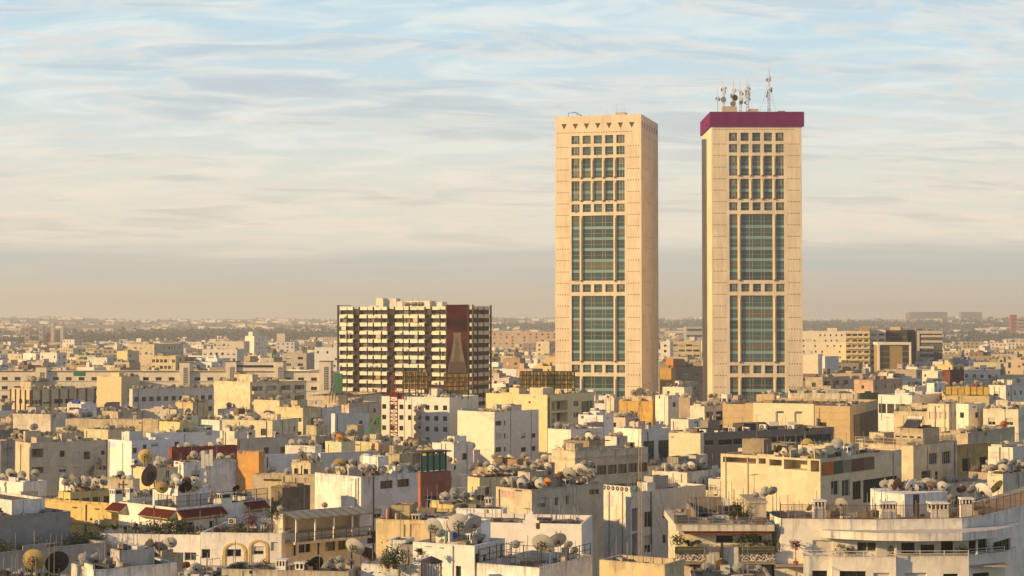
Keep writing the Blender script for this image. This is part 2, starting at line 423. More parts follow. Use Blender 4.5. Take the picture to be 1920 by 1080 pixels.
def building(nick, label, cat, xl, xc, xr, y, yb, D, th, col, front='b', side='w', pent=(), depth=None, mat='stucco', parapet=.8, roofc=None,
             group=None, left='b', cornice=None, z0=0.0, joined=None, name=None, dishes=(), top=None, extras=True):
    th = radians(th); Cx, a, b = solve(xl, xc, xr, D, th, depth); H = WZ(y, D) if top is None else top
    r = random.Random(int(xl*7+y*13+D))
    root = empty(name or cat.replace(' ', '_'), (Cx, D, z0), -th); tag(root, label, cat, group)
    joined = D > 300 if joined is None else joined
    zmin = max(z0+.5, WZ(yb, D)-2.0)-z0
    Hl = H-z0
    def from_px(spec, is_front):
        if not isinstance(spec, dict) or spec['t'] != 'x': return spec
        out = []
        def uz(x, y):
            t_ = (x-CX)/F
            if is_front: xx = (t_*D-Cx)/(cos(th)+t_*sin(th)); return xx+a, WZ(y, D-xx*sin(th))-z0
            v = (t_*D-Cx)/(sin(th)-t_*cos(th)); return v, WZ(y, D+v*cos(th))-z0
        for (x0, x1, ya, yb_, sty) in spec['px']:
            (u0, zt_), (u1, zb_) = uz(x0, ya), uz(x1, yb_); out.append((min(u0, u1), max(u0, u1), min(zb_, zt_), max(zt_, zb_), sty))
        return {'t': 'x', 'holes': out}
    front, side = from_px(front, True), from_px(side, False)
    box_shell(root, 'wall', -a, 0, 0, b, 0, Hl, M[mat], col, front, side, zmin, joined, r, parapet, roofc, left)
    rec = dict(nick=nick, C=(Cx, D), th=th, a=a, b=b, H=H, y=y, yb=yb, xl=xl, xr=max(xr or xc, xc), D=D, root=root, z0=z0,
               levels=[(-a, 0, 0, b, H-parapet)], poly=corners((Cx, D), th, -a, 0, 0, b), dish=[])
    if cornice:
        cb = MB(); e = .18
        for (q0, q1, q2, q3) in ((-a-e, e, -e, -.003), (.003, e, .0, b)): cb.box(q0, q1, q2, q3, Hl-cornice[0]-cornice[1], Hl-cornice[0], M[mat])
        cb.build('cornice', root, cornice[2] if len(cornice) > 2 else col)
    for p in pent:                      # (xl, xc, xr, y_top, setback, colour, front, side)
        pxl, pxc, pxr, py, sb, pc = p[:6]; pf = p[6] if len(p) > 6 else '1'; ps = p[7] if len(p) > 7 else '1'
        # near corner of the roof house: on the line of sight through pxc, setback metres behind the front wall
        tt = (pxc-CX)/F; yy = sb
        xx = (tt*D + tt*yy*cos(th) - Cx - yy*sin(th))/(cos(th)+tt*sin(th))
        if xx > -.25: xx = -.25; yy = max(.3, (Cx+xx*cos(th)-tt*D+tt*xx*sin(th))/(tt*cos(th)-sin(th)))
        W = to_world(rec, xx, yy, 0); _, pa, pb = solve(pxl, pxc, pxr, W.y, th, 5.0)
        pa = min(pa, a+xx-.1); pb = min(pb, b-yy-.1)
        if pa < .6 or pb < .6: print('SKIP roof house', nick, p[:4], round(pa, 1), round(pb, 1)); continue
        pH = WZ(py, W.y)-z0
        if pH < Hl-parapet+.8: print('LOW roof house', nick, p[:4], round(pH-Hl, 1)); pH = Hl-parapet+2.0
        box_shell(root, 'roof_house', xx-pa, xx, yy, yy+pb, Hl-parapet+.004, pH, M[mat], pc, pf, ps, Hl-parapet+.3, joined, r, .25, roof_name='roof_house_slab')
        rec['levels'].append((xx-pa, xx, yy, yy+pb, pH-.25+z0))
    if (not pent or (D > 230 and D < 600)) and a > 4.5 and b > 4.5 and extras:
        for _ in range(r.choice([1, 2, 3, 4, 5]) if D > 160 else 2):
            ww, dd, hh = r.uniform(1.5, max(1.7, min(4.5, a*.4))), r.uniform(1.5, 3.5), r.uniform(1.1, 2.3)
            x1_ = -r.uniform(.4, max(.5, a-ww-.5)); y0_ = r.uniform(1.2, max(1.3, min(b*.6, b-dd-.5)))
            if any(x1_-ww < L_[1]+.2 and x1_ > L_[0]-.2 and y0_ < L_[3]+.2 and y0_+dd > L_[2]-.2 for L_ in rec['levels'][1:]) or x1_-ww < -a+.3 or y0_+dd > b-.3: continue
            kk = r.choice([.4, .6, .8, .95, 1.1]); cc = tuple(min(.84, q*kk) for q in col)
            zz = Hl-parapet
            box_shell(root, 'roof_house', x1_-ww, x1_, y0_, y0_+dd, zz+.004, zz+hh, M[mat], cc, r.choice(['b', '1', 'b']), r.choice(['b', '1']), zz+.3, joined, r, .12, roof_name='roof_house_slab')
            rec['levels'].append((x1_-ww, x1_, y0_, y0_+dd, zz+hh-.12+z0))
    if D < 520 and extras:
        # things that grow on walls and parapets: downpipes, patches of new render, raised coping blocks, low partition walls
        for wall in (0, 1):
            Lw = a if wall == 0 else b
            if Lw < 3: continue
            def put(u0, u1, zz0, zz1, off, name, c, m_):
                mb = MB()
                if wall == 0: mb.box(-a+u0, -a+u1, -off, -.003, zz0, zz1, m_)
                else: mb.box(.003, off, u0, u1, zz0, zz1, m_)
                mb.build(name, root, c)
            lowz = max(.2, zmin)
            for _ in range(r.choice([0, 1, 1, 2])):
                u = r.uniform(.3, Lw-.5); put(u, u+.11, lowz, Hl-r.uniform(0, .5), .12, 'downpipe', r.choice([(.12,.10,.08), (.35,.32,.27), tuple(q*.8 for q in col)]), M['paint'])
            if D < 400:
                for _ in range(r.choice([0, 1, 1, 2])):
                    w_, h_ = r.uniform(1, 3.2), r.uniform(.5, 1.8); u = r.uniform(.2, max(.3, Lw-w_-.2)); zt_ = Hl-r.uniform(.2, 1.6)
                    if (front if wall == 0 else side) == 'b' and u+w_ < Lw: put(u, u+w_, max(lowz, zt_-h_), zt_, .012, 'render_patch', tuple(min(.85, q*r.uniform(.72, 1.12)) for q in col), M[mat])
            if r.random() < .45: 
                w_ = r.uniform(.8, min(4, Lw*.5)); u = r.uniform(.1, Lw-w_-.1); mb = MB()
                if wall == 0: mb.box(-a+u, -a+u+w_, .012, .19, Hl+.002, Hl+r.uniform(.15, .6), M[mat])
                else: mb.box(-.19, -.012, u, u+w_, Hl+.002, Hl+r.uniform(.15, .6), M[mat])
                mb.build('coping_block', root, tuple(q*r.uniform(.8, 1) for q in col))
        if a > 5 and b > 5:
            for _ in range(r.choice([0, 1, 2])):
                u = r.uniform(.8, a-.8); mb = MB(); mb.box(-u, -u+.14, .3, min(b-.4, r.uniform(2, 6)), Hl-parapet+.003, Hl-parapet+r.uniform(.9, 1.5), M[mat]); mb.build('partition_wall', root, tuple(q*r.uniform(.65, 1) for q in col))
    BL.append(rec)
    for dsh in dishes: rec['dish'].append(dsh)
    return rec

# ------------------------------------------------------------------ satellite dishes and other things on roofs
def bowl_mesh(name, r, depth, seg=20, rings=4, t=.03):
    mb = MB(); P = []
    for k in range(rings+1):
        q = r*k/rings; P.append([(q*cos(2*pi*i/seg), q*sin(2*pi*i/seg), depth*(k/rings)**2) for i in range(seg)])
    for off, flip in ((0, False), (-t, True)):
        for k in range(rings):
            for i in range(seg):
                j = (i+1) % seg
                a, b, c, d = P[k][i], P[k][j], P[k+1][j], P[k+1][i]
                q = [(p[0], p[1], p[2]+off) for p in ((a, d, c, b) if not flip else (a, b, c, d))]
                if k == 0: q = [q[0], q[1], q[2]] if not flip else [q[0], q[2], q[3]]
                mb.quad(q, M['bowl'])
    for i in range(seg):
        j = (i+1) % seg; a, b = P[-1][i], P[-1][j]
        mb.tube(a, b, t*1.1, M['bowl'], 4, caps=False)
    return mb
DM = {}
def dish_parts():
    sm = bowl_mesh('bowl', .5, .11); DM['bowl'] = sm.mesh('bowl', True)
    a = MB(); a.bar((0, -.45, .1), (0, -.12, .52), .02, M['dark']); a.box(-.05, .05, -.2, -.06, .47, .6, M['paint']); DM['arm'] = a.mesh('feed_arm')
    k = MB(); k.tube((0, 0, -.03), (0, 0, -.12), .1, M['dark'], 8); k.bar((0, 0, -.1), (0, -.1, -.3), .03, M['dark']); DM['bracket'] = k.mesh('bracket')
    # big dish: deep bowl, ring truss on its back, three feed struts
    DM['bigbowl'] = bowl_mesh('bowl', 1.0, .22, 28, 5, .03).mesh('bowl', True)
    g = MB(); n = 14
    for i in range(n):
        p, q = 2*pi*i/n, 2*pi*(i+1)/n
        g.bar((.42*cos(p), .42*sin(p), -.14), (.42*cos(q), .42*sin(q), -.14), .045, M['dark'])
        if i % 2 == 0: g.bar((.42*cos(p), .42*sin(p), -.14), (.5*cos(p), .5*sin(p), .02), .03, M['dark'])
    for p in (0, pi/2): g.bar((.42*cos(p), .42*sin(p), -.14), (-.42*cos(p), -.42*sin(p), -.14), .045, M['dark'])
    g.bar((0, 0, -.14), (0, -.15, -.5), .07, M['dark']); g.bar((.3, -.25, -.14), (0, -.15, -.5), .04, M['dark']); g.bar((-.3, -.25, -.14), (0, -.15, -.5), .04, M['dark'])
    DM['truss'] = g.mesh('back_frame')
    s = MB()
    for i in range(3):
        p = 2*pi*i/3+.5; s.bar((.95*cos(p), .95*sin(p), .2), (.06*cos(p), .06*sin(p), .85), .022, M['dark'])
    s.tube((0, 0, .75), (0, 0, .95), .09, M['paint'], 8); DM['struts'] = s.mesh('feed_struts')
    j = bowl_mesh('dish', .5, .11, 14, 2); j.bar((0, -.45, .1), (0, -.12, .52), .02, M['dark']); j.box(-.05, .05, -.2, -.06, .47, .6, M['paint'])
    j.tube((0, 0, -.03), (0, 0, -.12), .1, M['dark'], 6); DM['joined'] = j
    ms = MB(); ms.tube((0, 0, 0), (0, 0, 1), .035, M['steel'], 6); ms.box(-.22, .22, -.22, .22, 0, .03, M['steel']); DM['mast'] = ms.mesh('mast')
    ms = MB(); ms.tube((0, 0, 0), (0, 0, 1), .07, M['dark'], 8); ms.box(-.35, .35, -.35, .35, 0, .03, M['dark']); DM['bigmast'] = ms.mesh('mast')
    for k in (3,): pass
dish_parts()
DCOL = {'grey': (.42,.41,.38), 'pale': (.56,.54,.49), 'white': (.62,.60,.55), 'rusty': (.24,.12,.05), 'orange': (.55,.20,.03), 'blue': (.03,.12,.40), 'black': (.02,.018,.016), 'brown': (.16,.10,.06), 'yellow': (.50,.38,.14)}
DISH = []
JM = {}
def joined_dish_mesh(L):
    L = max(.2, round(L*4)/4)
    if L not in JM:
        mb = MB(); src = DM['joined']; tilt = Matrix.Rotation(-radians(64), 4, 'X')
        mb.mats = list(src.mats); mb.f = list(src.f); mb.m = list(src.m); mb.uv = list(src.uv); mb.v = [tuple(tilt@Vector(v)+Vector((0, .05, L+.12))) for v in src.v]
        mb.tube((0, 0, 0), (0, 0, L+.1), .035, M['steel'], 5)
        JM[L] = mb.mesh('satellite_dish')
    return JM[L]
def dish(X, Y, z0, rad, colname, yaw=0.0, mast=.6, el=38, big=None, flip=False):
    """X,Y and roof level; rad in metres; the bowl looks away from the camera and up"""
    big = rad > .85 if big is None else big
    far = Y > 235 and not big
    jt = R.uniform(.8, 1.15); col = tuple(min(1, c*jt) for c in DCOL[colname])
    rz = yaw + (pi if flip else 0)
    if far:
        o = link('satellite_dish', joined_dish_mesh(mast/(rad/.5)), None, col, (X, Y, z0), (0, 0, rz)); s = rad/.5; o.scale = (s, s, s); root = o
    else:
        root = empty('satellite_dish', (X, Y, z0), rz); s = rad if big else rad/.5
        m = link('mast', DM['bigmast' if big else 'mast'], root, None, (0, 0, 0)); m.scale = (1, 1, mast)
        tl = (-radians(90-el), 0, 0); p = (0, .05 if not big else rad*.45, mast+(.1*s if not big else rad*.32))
        o = link('bowl', DM['bigbowl' if big else 'bowl'], root, col, p, tl); o.scale = (s, s, s)
        q = link('back_frame' if big else 'bracket', DM['truss' if big else 'bracket'], root, None, p, tl); q.scale = (s, s, s)
        q = link('feed_struts' if big else 'feed_arm', DM['struts' if big else 'arm'], root, (.5,.48,.42), p, tl); q.scale = (s, s, s)
    DISH.append(dict(o=root, x=X, y=Y, col=colname, big=big, px=CX+F*X/Y, py=HY+(CH-z0)*F/Y, rad=rad))
    return root
def owner(X, Y):
    best = None
    for b in BL:
        dx, dy = X-b['C'][0], Y-b['C'][1]; th = b['th']
        lx, ly = dx*cos(th)-dy*sin(th), dx*sin(th)+dy*cos(th)
        for (x0, x1, y0, y1, z) in b['levels']:
            if x0-.3 <= lx <= x1+.3 and y0-.3 <= ly <= y1+.3 and (best is None or z > best[1]): best = (b, z)
    return best[0] if best else None
def dish_px(x, yc, rpx, D, colname='grey', yaw=None, el=38, flip=False, big=None):
    """a dish whose bowl centre shows at (x, yc) with radius rpx"""
    p = PT(x, yc, D); rad = rpx*D/F; b_ = rad > .85 if big is None else big
    z = roof_at(p.x, p.y)
    if z is None:
        for dd in (1.5, -1.5, 3, -3, 5, -5, 8):
            q = PT(x, yc, D+dd); z = roof_at(q.x, q.y)
            if z is not None: p = q; break
    if z is None: print('NO ROOF under dish', x, yc, D); return
    mast = p.z-z-(.1*rad/.5 if not b_ else rad*.32)
    if mast < .15 or mast > 3.5: print('dish', x, yc, D, 'mast', round(mast, 2)); mast = min(max(mast, rad*.8), 2.5)
    return dish(p.x, p.y, z, rad, colname, R.uniform(-.6, .6) if yaw is None else yaw, mast, el, big, flip)
def dishes_on(rec, x0, x1, n, lvl=0, r0=.42, r1=.62, ymax=3.0, y0=.5):
    if rec['C'][1] > 290 and r0 == .42: r0, r1 = .52, .78
    L = rec['levels'][min(lvl, len(rec['levels'])-1)]; th = rec['th']; C = rec['C']; D = C[1]
    pts = []; tries = 0
    if rec['C'][1] > 290: n = int(n*1.35)
    while len(pts) < n and tries < n*40:
        tries += 1
        x = R.uniform(x0, x1); tt = (x-CX)/F; yy = L[2]+R.uniform(y0, max(y0+.05, min(ymax, L[3]-L[2]-.5)))
        xx = (tt*D+tt*yy*cos(th)-C[0]-yy*sin(th))/(cos(th)+tt*sin(th))
        if xx > L[1]-.35:
            xx = L[1]-R.uniform(.4, 1.6); yy = (C[0]+xx*cos(th)-tt*D+tt*xx*sin(th))/(tt*cos(th)-sin(th))
        if not (L[0]+.3 < xx < L[1]-.3 and L[2]+.3 < yy < L[3]-.3): continue
        W = to_world(rec, xx, yy, 0); rad = R.uniform(r0, r1)
        if any((W-q[0]).length < (rad+q[1])*.88 for q in pts): continue
        pts.append((W, rad))
        c = R.choices(['grey', 'pale', 'white', 'rusty', 'black', 'orange', 'brown', 'blue'], [56, 28, 8, 1.5, 2.5, 1.5, 2, .7])[0]
        dish(W.x, W.y, L[4], rad, c, R.gauss(-.1, .45), R.uniform(.35, 1.1), R.uniform(16, 34))

# ------------------------------------------------------------------ buildings one can point at
WHITE, CREAM, YEL, BEIGE, GREY, DIRT = (.78,.75,.71), (.69,.61,.46), (.70,.52,.20), (.50,.41,.28), (.36,.34,.30), (.48,.43,.34)
BRIGHT = 1.03
BROWN, RED, BRICK, ORANGE, MUST = (.16,.11,.075), (.22,.04,.035), (.33,.13,.09), (.60,.33,.11), (.48,.33,.12)
SHADEB = (.30,.24,.18)
W1 = {'t': 'w', 'rows': 1}
X = lambda px: {'t': 'x', 'px': px}
T = [
# --- foreground
('stained flat-roofed block', 'low block with yellow rain-stained wall and empty flat roof at the bottom edge', 'house', 1123,1245,1281,1056,1090,140,30,(.60,.50,.30),'1','b','dirty',[],[],{'extras':False,'parapet':.7,'roofc':(.2,.18,.15)}),
('low dish roof', 'low roof at the bottom edge below the mosaic balconies', 'house', 1300,1445,None,1081,1090,143,3,(.5,.45,.36),'b','b','dirty',[],[],{'extras':False,'parapet':.2,'depth':9}),
('white house with cage porch', 'white house with three large mesh dishes on its roof and a black cage porch', 'house', 775,890,947,1021,1090,150,27,WHITE,X([(855,865,1058,1079,'dark')]),X([(892,900,1036,1059,'dark'),(906,913,1038,1059,'dark')]),'stucco',[],[],{'roofc':(.12,.08,.05),'parapet':.35}),
('railed white terrace', 'white terrace block with dark red railings and a sooty shaded wall', 'house', 894,1011,1110,1062,1090,147,30,WHITE,'b','b','dirty',[],[],{'extras':False,'parapet':.9,'roofc':(.3,.28,.25)}),
('low white planted terrace', 'low white terrace with shrubs beside the black cage porch', 'house', 679,789,None,1058,1090,151,14,WHITE,'b','b','dirty',[],[],{'parapet':.6,'depth':9}),
('flat roof with black dish', 'grey flat roof crowded with dishes below the railed veranda house', 'house', 417,655,678,1069,1090,150,9,(.50,.45,.36),'b','b','dirty',[],[],{'extras':False,'parapet':.35,'depth':7,'roofc':(.13,.11,.09)}),
('roof with green tarpaulin', 'small white-walled roof with a green tarpaulin at the bottom edge', 'house', 138,180,335,1066,1090,152,55,WHITE,'b','b','dirty',[],[],{'parapet':.3,'roofc':(.05,.16,.14)}),
('sooty wall with orange dishes', 'sooty little roof carrying the orange dishes in front of the arches', 'house', 237,292,347,1044,1070,163,30,(.46,.40,.30),'b','1','dirty',[],[],{'parapet':.4,'roofc':(.2,.15,.1)}),
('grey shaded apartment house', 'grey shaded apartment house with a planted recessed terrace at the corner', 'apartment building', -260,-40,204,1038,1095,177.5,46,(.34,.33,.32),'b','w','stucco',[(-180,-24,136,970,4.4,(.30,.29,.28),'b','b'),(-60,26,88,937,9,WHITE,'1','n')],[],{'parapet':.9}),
('arcaded white house', 'white house with yellow-rimmed arches below a planted terrace', 'apartment building', 188,378,None,1001,1095,190,8,WHITE,X([(202,214,1026,1041,'half'),(227,245,1028,1043,'half'),(330,347,1033,1050,'shutter'),(349,371,1033,1049,'sash'),(255,262,1030,1042,'dark')]),'b','stucco',[],[],{'extras':False,'depth':14,'joined':False}),
('bay of the arcaded house', 'taller white bay with two arched windows beside the veranda house', 'apartment building', 379,530,None,998,1095,188,6,WHITE,X([(380,397,1027,1045,'sash'),(427,455,1027,1042,'sash'),(475,497,1022,1038,'half'),(510,523,1014,1031,'shutter')]),'b','stucco',[],[],{'extras':False,'depth':14,'joined':False}),
('red-eaved top floor', 'white set-back top floor with red tiled eaves and two slotted chimneys', 'house', 226,333,508,951,1000,197,42,WHITE,X([(254,261,978,996,'dark'),(266,279,976,996,'shutter'),(306,324,978,996,'sash')]),X([(344,366,978,995,'sash'),(395,404,975,992,'dark'),(440,447,967,974,'sash'),(476,492,970,988,'dark')]),'stucco',[(289,336,392,915,2.6,WHITE,{'t':'d','cols':2,'w':.8,'first':.5,'h':1.8,'rows':1},'b')],[(300,390,9,1)],{'joined':False,'z0':16.0}),
('veranda house', 'cream house with a long railed top-floor veranda under a striped canopy', 'apartment building', 514,532,677,962,1070,190,50,CREAM,'b',X([(536,676,967,986,'recess'),(550,557,1017,1040,'dark'),(562,584,1017,1033,'dark'),(597,602,1014,1038,'dark'),(612,630,1012,1030,'dark'),(636,670,1008,1026,'dark')]),'stucco',[],[],{'extras':False,'parapet':.15,'joined':False,'roofc':(.2,.17,.12)}),
('soot-brown tank house', 'sooty brown plaster tank house with a pot on top', 'house', 510,531,583,913,950,207,42,(.20,.16,.11),'b','b','dirty',[],[],{'parapet':.15}),
('big peeling white block', 'large white block with sunlit blank wall and peeling shaded side', 'apartment building', 592,678,822,893,1030,211,45,WHITE,'b',X([(714,737,901,914,'dark'),(746,768,898,911,'dark'),(729,747,949,965,'dark'),(759,789,942,964,'sash'),(690,706,995,1016,'dark'),(701,717,953,969,'half')]),'dirty',[],[(625,700,9,0),(700,790,7,0)],{'roofc':(.36,.24,.12),'parapet':.3,'joined':False}),
('oxblood house with green sunroom', 'oxblood red house topped with a green glazed sunroom', 'house', 784,789,846,885,975,203,50,BRICK,'b','b','stucco',[],[],{'parapet':.1}),
('low mustard wall house', 'low house with a long sunlit stained yellow wall', 'house', 706,806,862,974,1050,176,14,(.66,.54,.30),'b','b','dirty',[],[],{'parapet':.4,'roofc':(.2,.17,.13)}),
('yellow hut with dark doors', 'yellow rooftop hut with a brown door and dishes above', 'house', 806,852,900,945,990,187,28,(.66,.52,.24),{'t':'d','cols':2,'w':.9,'h':1.9,'first':.8,'rows':1},'b','dirty',[],[],{'parapet':.2,'joined':False}),
('white hut with pink roof', 'white hut with a pinkish flat roof and a wide dark doorway', 'house', 856,943,950,953,985,180,12,WHITE,'b','b','clean',[],[],{'parapet':.12,'roofc':(.45,.24,.17),'depth':5}),
('smooth white blank block', 'smooth bright white block with a stepped crest on its parapet', 'house', 850,1090,1110,981,1065,167,10,(.76,.73,.69),'b','b','clean',[],[],{'extras':False,'parapet':.5}),
('two-tone blank-walled block', 'block with a sunlit cream end wall and grey weathered side with three small windows', 'apartment building', 930,997,1131,917,985,212,45,(.56,.50,.38),'b',X([(1007,1024,933,950,'half'),(1040,1046,931,947,'sash'),(1060,1066,928,945,'sash'),(1104,1122,917,925,'dark')]),'dirty',[],[(935,1000,7,0),(1000,1110,5,0)],{'parapet':.3,'joined':False,'roofc':(.2,.15,.1)}),
('clean cream flats', 'clean cream flats with tall sash windows behind the guyed lattice mast', 'apartment building', 1128,1182,1322,922,1075,228,45,(.66,.63,.55),'b',X([(1184,1194,952,993,'recess'),(1184,1194,999,1040,'recess'),(1207,1222,958,986,'sash'),(1207,1222,1003,1033,'half'),(1241,1247,956,970,'dark'),(1241,1247,1001,1016,'dark'),(1252,1264,954,982,'half'),(1252,1266,1000,1027,'half')]),'clean',[],[],{'parapet':.7,'joined':False}),
('long pale wall block', 'long pale blank wall behind the planted roof terrace', 'apartment building', 1290,1446,1476,921,975,243,16,(.66,.62,.52),'b','b','clean',[],[],{'parapet':.7}),
('cooling unit block', 'cream plant room with rows of cooling units on its shaded wall', 'house', 1222,1287,1360,885,925,247,38,(.66,.62,.52),'b','b','stucco',[],[(1228,1290,5,0)],{'parapet':.25,'z0':15}),
('open-framed top floor block', 'block with an unfinished open-framed top floor and dark panelled side', 'apartment building', 1350,1536,1688,860,960,217,40,(.64,.55,.38),X([(1354,1416,855,869,'recess'),(1421,1434,858,869,'recess'),(1441,1464,860,873,'recess'),(1468,1512,860,881,'recess'),(1518,1534,862,884,'recess')]),X([(1556,1570,901,926,'sash'),(1576,1591,899,928,'sash'),(1596,1612,902,934,'dark'),(1616,1680,899,932,'dark')]),'stucco',[],[(1450,1600,12,0)],{'parapet':.15,'joined':False,'roofc':(.30,.22,.13)}),
('mesh-railed corner house', 'cream corner house with mesh-railed roof and pale green balcony glass', 'apartment building', 1600,1710,1792,835,925,272,40,(.62,.54,.38),'b',X([(1739,1755,849,869,'sash'),(1764,1780,846,868,'sash'),(1725,1742,883,894,'dark'),(1750,1756,883,898,'dark')]),'dirty',[(1674,1728,1759,803,3.5,(.46,.38,.27),{'t':'n','cols':4,'w':.7,'h':.35,'skip':0},'n')],[(1625,1670,4,0)],{'parapet':.5,'joined':False}),
('mustard yard wall house', 'mustard plastered house with two black doorways', 'house', 1784,1792,1856,834,880,292,48,MUST,'b',{'t':'d','cols':2,'first':1.5,'rows':1,'w':2.2},'dirty',[],[],{}),
('sunlit stepped white flats', 'stepped white flats at the frame edge lit full on the long wall', 'apartment building', 1850,1896,1985,838,900,255,35,(.70,.66,.56),'b','w','stucco',[],[(1856,1930,5,0)],{}),
('grimy roof with red dishes', 'cream roof house with a row of dishes stained red', 'house', 1848,1877,1965,888,925,214,42,(.62,.55,.42),'b','1','dirty',[],[(1846,1918,9,0)],{'parapet':.2}),
('creamy side block', 'cream block with brown-framed bays beside the frame edge', 'apartment building', 1745,1775,1850,905,960,235,50,(.56,.48,.36),'b','w','stucco',[],[(1760,1840,6,0)],{}),
# --- lower middle
('white cube by left edge', 'white cube house with a narrow pale chimney near the frame edge', 'house', -15,47,91,903,945,240,36,WHITE,'n','b','stucco',[],[(5,85,5,0)],{}),
('yellow pillared roof house', 'yellow pillared roof house buried under a row of dishes', 'house', 113,135,214,922,945,226,42,YEL,{'t':'d','cols':2,'w':.9,'rows':1},{'t':'d','cols':4,'w':1.2,'h':1.3,'rows':1},'stucco',[],[(114,212,16,0)],{'parapet':.1}),
('long bright yellow wall', 'low block with a long glowing yellow wall and dark ledge', 'apartment building', 50,212,224,946,1000,205,31,YEL,X([(87,120,962,966,'dark'),(172,177,970,975,'dark')]),'b','stucco',[],[],{'cornice':(2.0,.35),'parapet':.6}),
('cream shed row', 'cream row of rooftop sheds with clustered dishes', 'house', 170,252,262,898,925,243,15,(.56,.49,.36),'n','b','dirty',[],[(175,262,7,0),(105,170,1,0)],{}),
('roof under great mesh dish', 'small cream block carrying one great mustard dish', 'house', 252,294,336,877,910,252,45,(.64,.54,.34),'b','1','stucco',[],[(296,334,6,0)],{'parapet':.2}),
('dish-covered white roof', 'flat white block crowded with dishes between the blank orange wall and the mast', 'house', 328,346,447,866,905,262,58,WHITE,'b','1','dirty',[],[(350,440,9,0)],{'parapet':.3}),
('corner roof with big dishes', 'low roof in the bottom corner carrying the cream and black mesh dishes', 'house', -30,102,138,1083,1090,150.5,20,(.4,.36,.3),'b','b','dirty',[],[],{'parapet':.2,'extras':False,'depth':8}),
('trellis roof', 'low roof with pale dishes between tarpaulin roof and chimney roof', 'house', 336,416,None,1082,1090,149.5,4,(.5,.45,.38),'b','b','dirty',[],[],{'parapet':.2,'extras':False,'depth':8}),
('white wall with arch ramp', 'long shaded white wall with three tiny vents', 'apartment building', 485,490,613,853,890,275,60,WHITE,'b','n','stucco',[],[],{}),
('little cream dish hut', 'little cream hut with two brown doors and five dishes on top', 'house', 548,584,608,867,890,250,38,(.62,.53,.36),{'t':'d','cols':2,'w':.9,'h':1.6,'rows':1,'first':.6},'1','dirty',[],[(552,606,6,0)],{'parapet':.1}),
('long peeling parapet block', 'low block with a long peeling parapet in the sun', 'apartment building', 475,593,600,890,915,233,10,(.58,.49,.34),'b','b','dirty',[],[(500,548,2,0)],{}),
('orange sunlit wall', 'tall blank orange wall glowing in the sun', 'apartment building', 446,487,494,846,905,265,18,ORANGE,'b','b','stucco',[],[],{'extras':False,'parapet':.3}),
('dark red rooftop row', 'dark red rooftop rooms with small white-framed windows', 'house', 318,324,446,838,862,302,62,RED,'b',{'t':'w','w':.9,'h':1.0,'p':3,'skip':.3},'stucco',[],[(330,420,5,0)],{}),
('bright white corner flats', 'bright white corner flats with two dark square windows', 'apartment building', 205,249,322,826,895,311,42,(.74,.73,.71),'b',X([(251,259,839,849,'dark'),(270,277,833,848,'dark'),(285,299,831,836,'half')]),'clean',[],[],{'joined':False}),
('white stepped rooftop', 'white stepped rooftop rooms beside a slotted square chimney', 'apartment building', 276,284,414,812,850,341,58,(.72,.71,.69),'b','n','clean',[],[(290,380,5,0)],{}),
('cream balcony flats', 'tall cream flats with recessed balconies and a curling outside stair', 'apartment building', 32,60,207,830,905,330,52,(.58,.51,.38),'b',X([(62,84,841,856,'recess'),(63,85,875,886,'recess'),(115,125,844,856,'sash'),(139,153,847,857,'shutter'),(141,154,875,884,'shutter'),(114,127,873,884,'half'),(160,172,846,860,'recess'),(192,199,844,852,'dark'),(188,194,872,880,'dark'),(196,203,872,880,'dark')]),'stucco',[(22,50,79,808,1.5,(.60,.52,.36),'1','1'),(111,118,156,813,8,(.60,.53,.38),'b','1')],[(20,78,7,1),(114,154,7,2)],{'joined':False}),
('grey blank edge wall', 'grey blank party wall at the frame edge', 'apartment building', -30,4,31,826,900,322,40,GREY,'b','b','dirty',[],[],{}),
('small white dish roof', 'small cream roof house with a dozen dishes on its edge', 'house', 414,441,480,808,838,335,38,(.66,.62,.52),'b','1','stucco',[],[(416,478,8,0)],{}),
('yellow box with nine dishes', 'sunny yellow box house with a tidy row of grey dishes', 'house', 300,339,366,791,815,345,42,(.66,.54,.26),'b','1','stucco',[],[(300,364,11,0)],{'parapet':.1}),
('long low cream terrace', 'long low cream terrace wall catching the sun', 'apartment building', 125,298,305,786,802,371,8,(.62,.52,.34),'b','b','dirty',[],[(170,215,7,0)],{}),
('tarpaulin-roofed house', 'cream house between two dish clusters under brown tin', 'house', 160,205,255,805,835,350,35,(.60,.52,.36),'1','n','dirty',[],[(165,250,7,0)],{}),
('white dirty end wall', 'dirty white end wall with one tiny vent', 'apartment building', 27,97,127,776,815,402,18,(.66,.60,.50),'b','b','dirty',[(52,69,104,763,2.5,(.66,.6,.5),'b','1')],[(34,100,5,0)],{}),
('white box with blue tanks', 'small white box carrying a row of blue water tanks', 'house', 128,154,183,757,775,432,40,WHITE,'b','b','dirty',[],[],{}),
('brown-ribbed office block', 'cream office block ribbed with brown pilasters', 'office building', 22,60,182,729,768,500,50,(.52,.45,.32),{'t':'s','cols':3,'w':2.2,'first':2.3},{'t':'s','cols':6,'w':2.6,'first':2.3},'stucco',[(40,60,100,716,3,(.5,.43,.33),'b','n')],[(62,122,8,0),(55,107,9,1)],{}),
('yellow modern block', 'plain yellow modern block with sun on its end wall', 'office building', 183,229,263,706,762,580,32,(.58,.49,.30),'b',{'t':'s','first':3,'rows':3},'clean',[],[(232,262,4,0)],{}),
('yellow box behind green tarp', 'small yellow box house beside a green rooftop tank', 'house', 103,134,184,703,730,600,45,(.64,.53,.28),'b','b','clean',[],[(108,125,1,0)],{}),
('yellow stub block', 'short yellow block with a pipe-topped roof', 'office building', 258,293,301,701,735,606,20,(.62,.50,.27),'b','b','clean',[],[],{}),
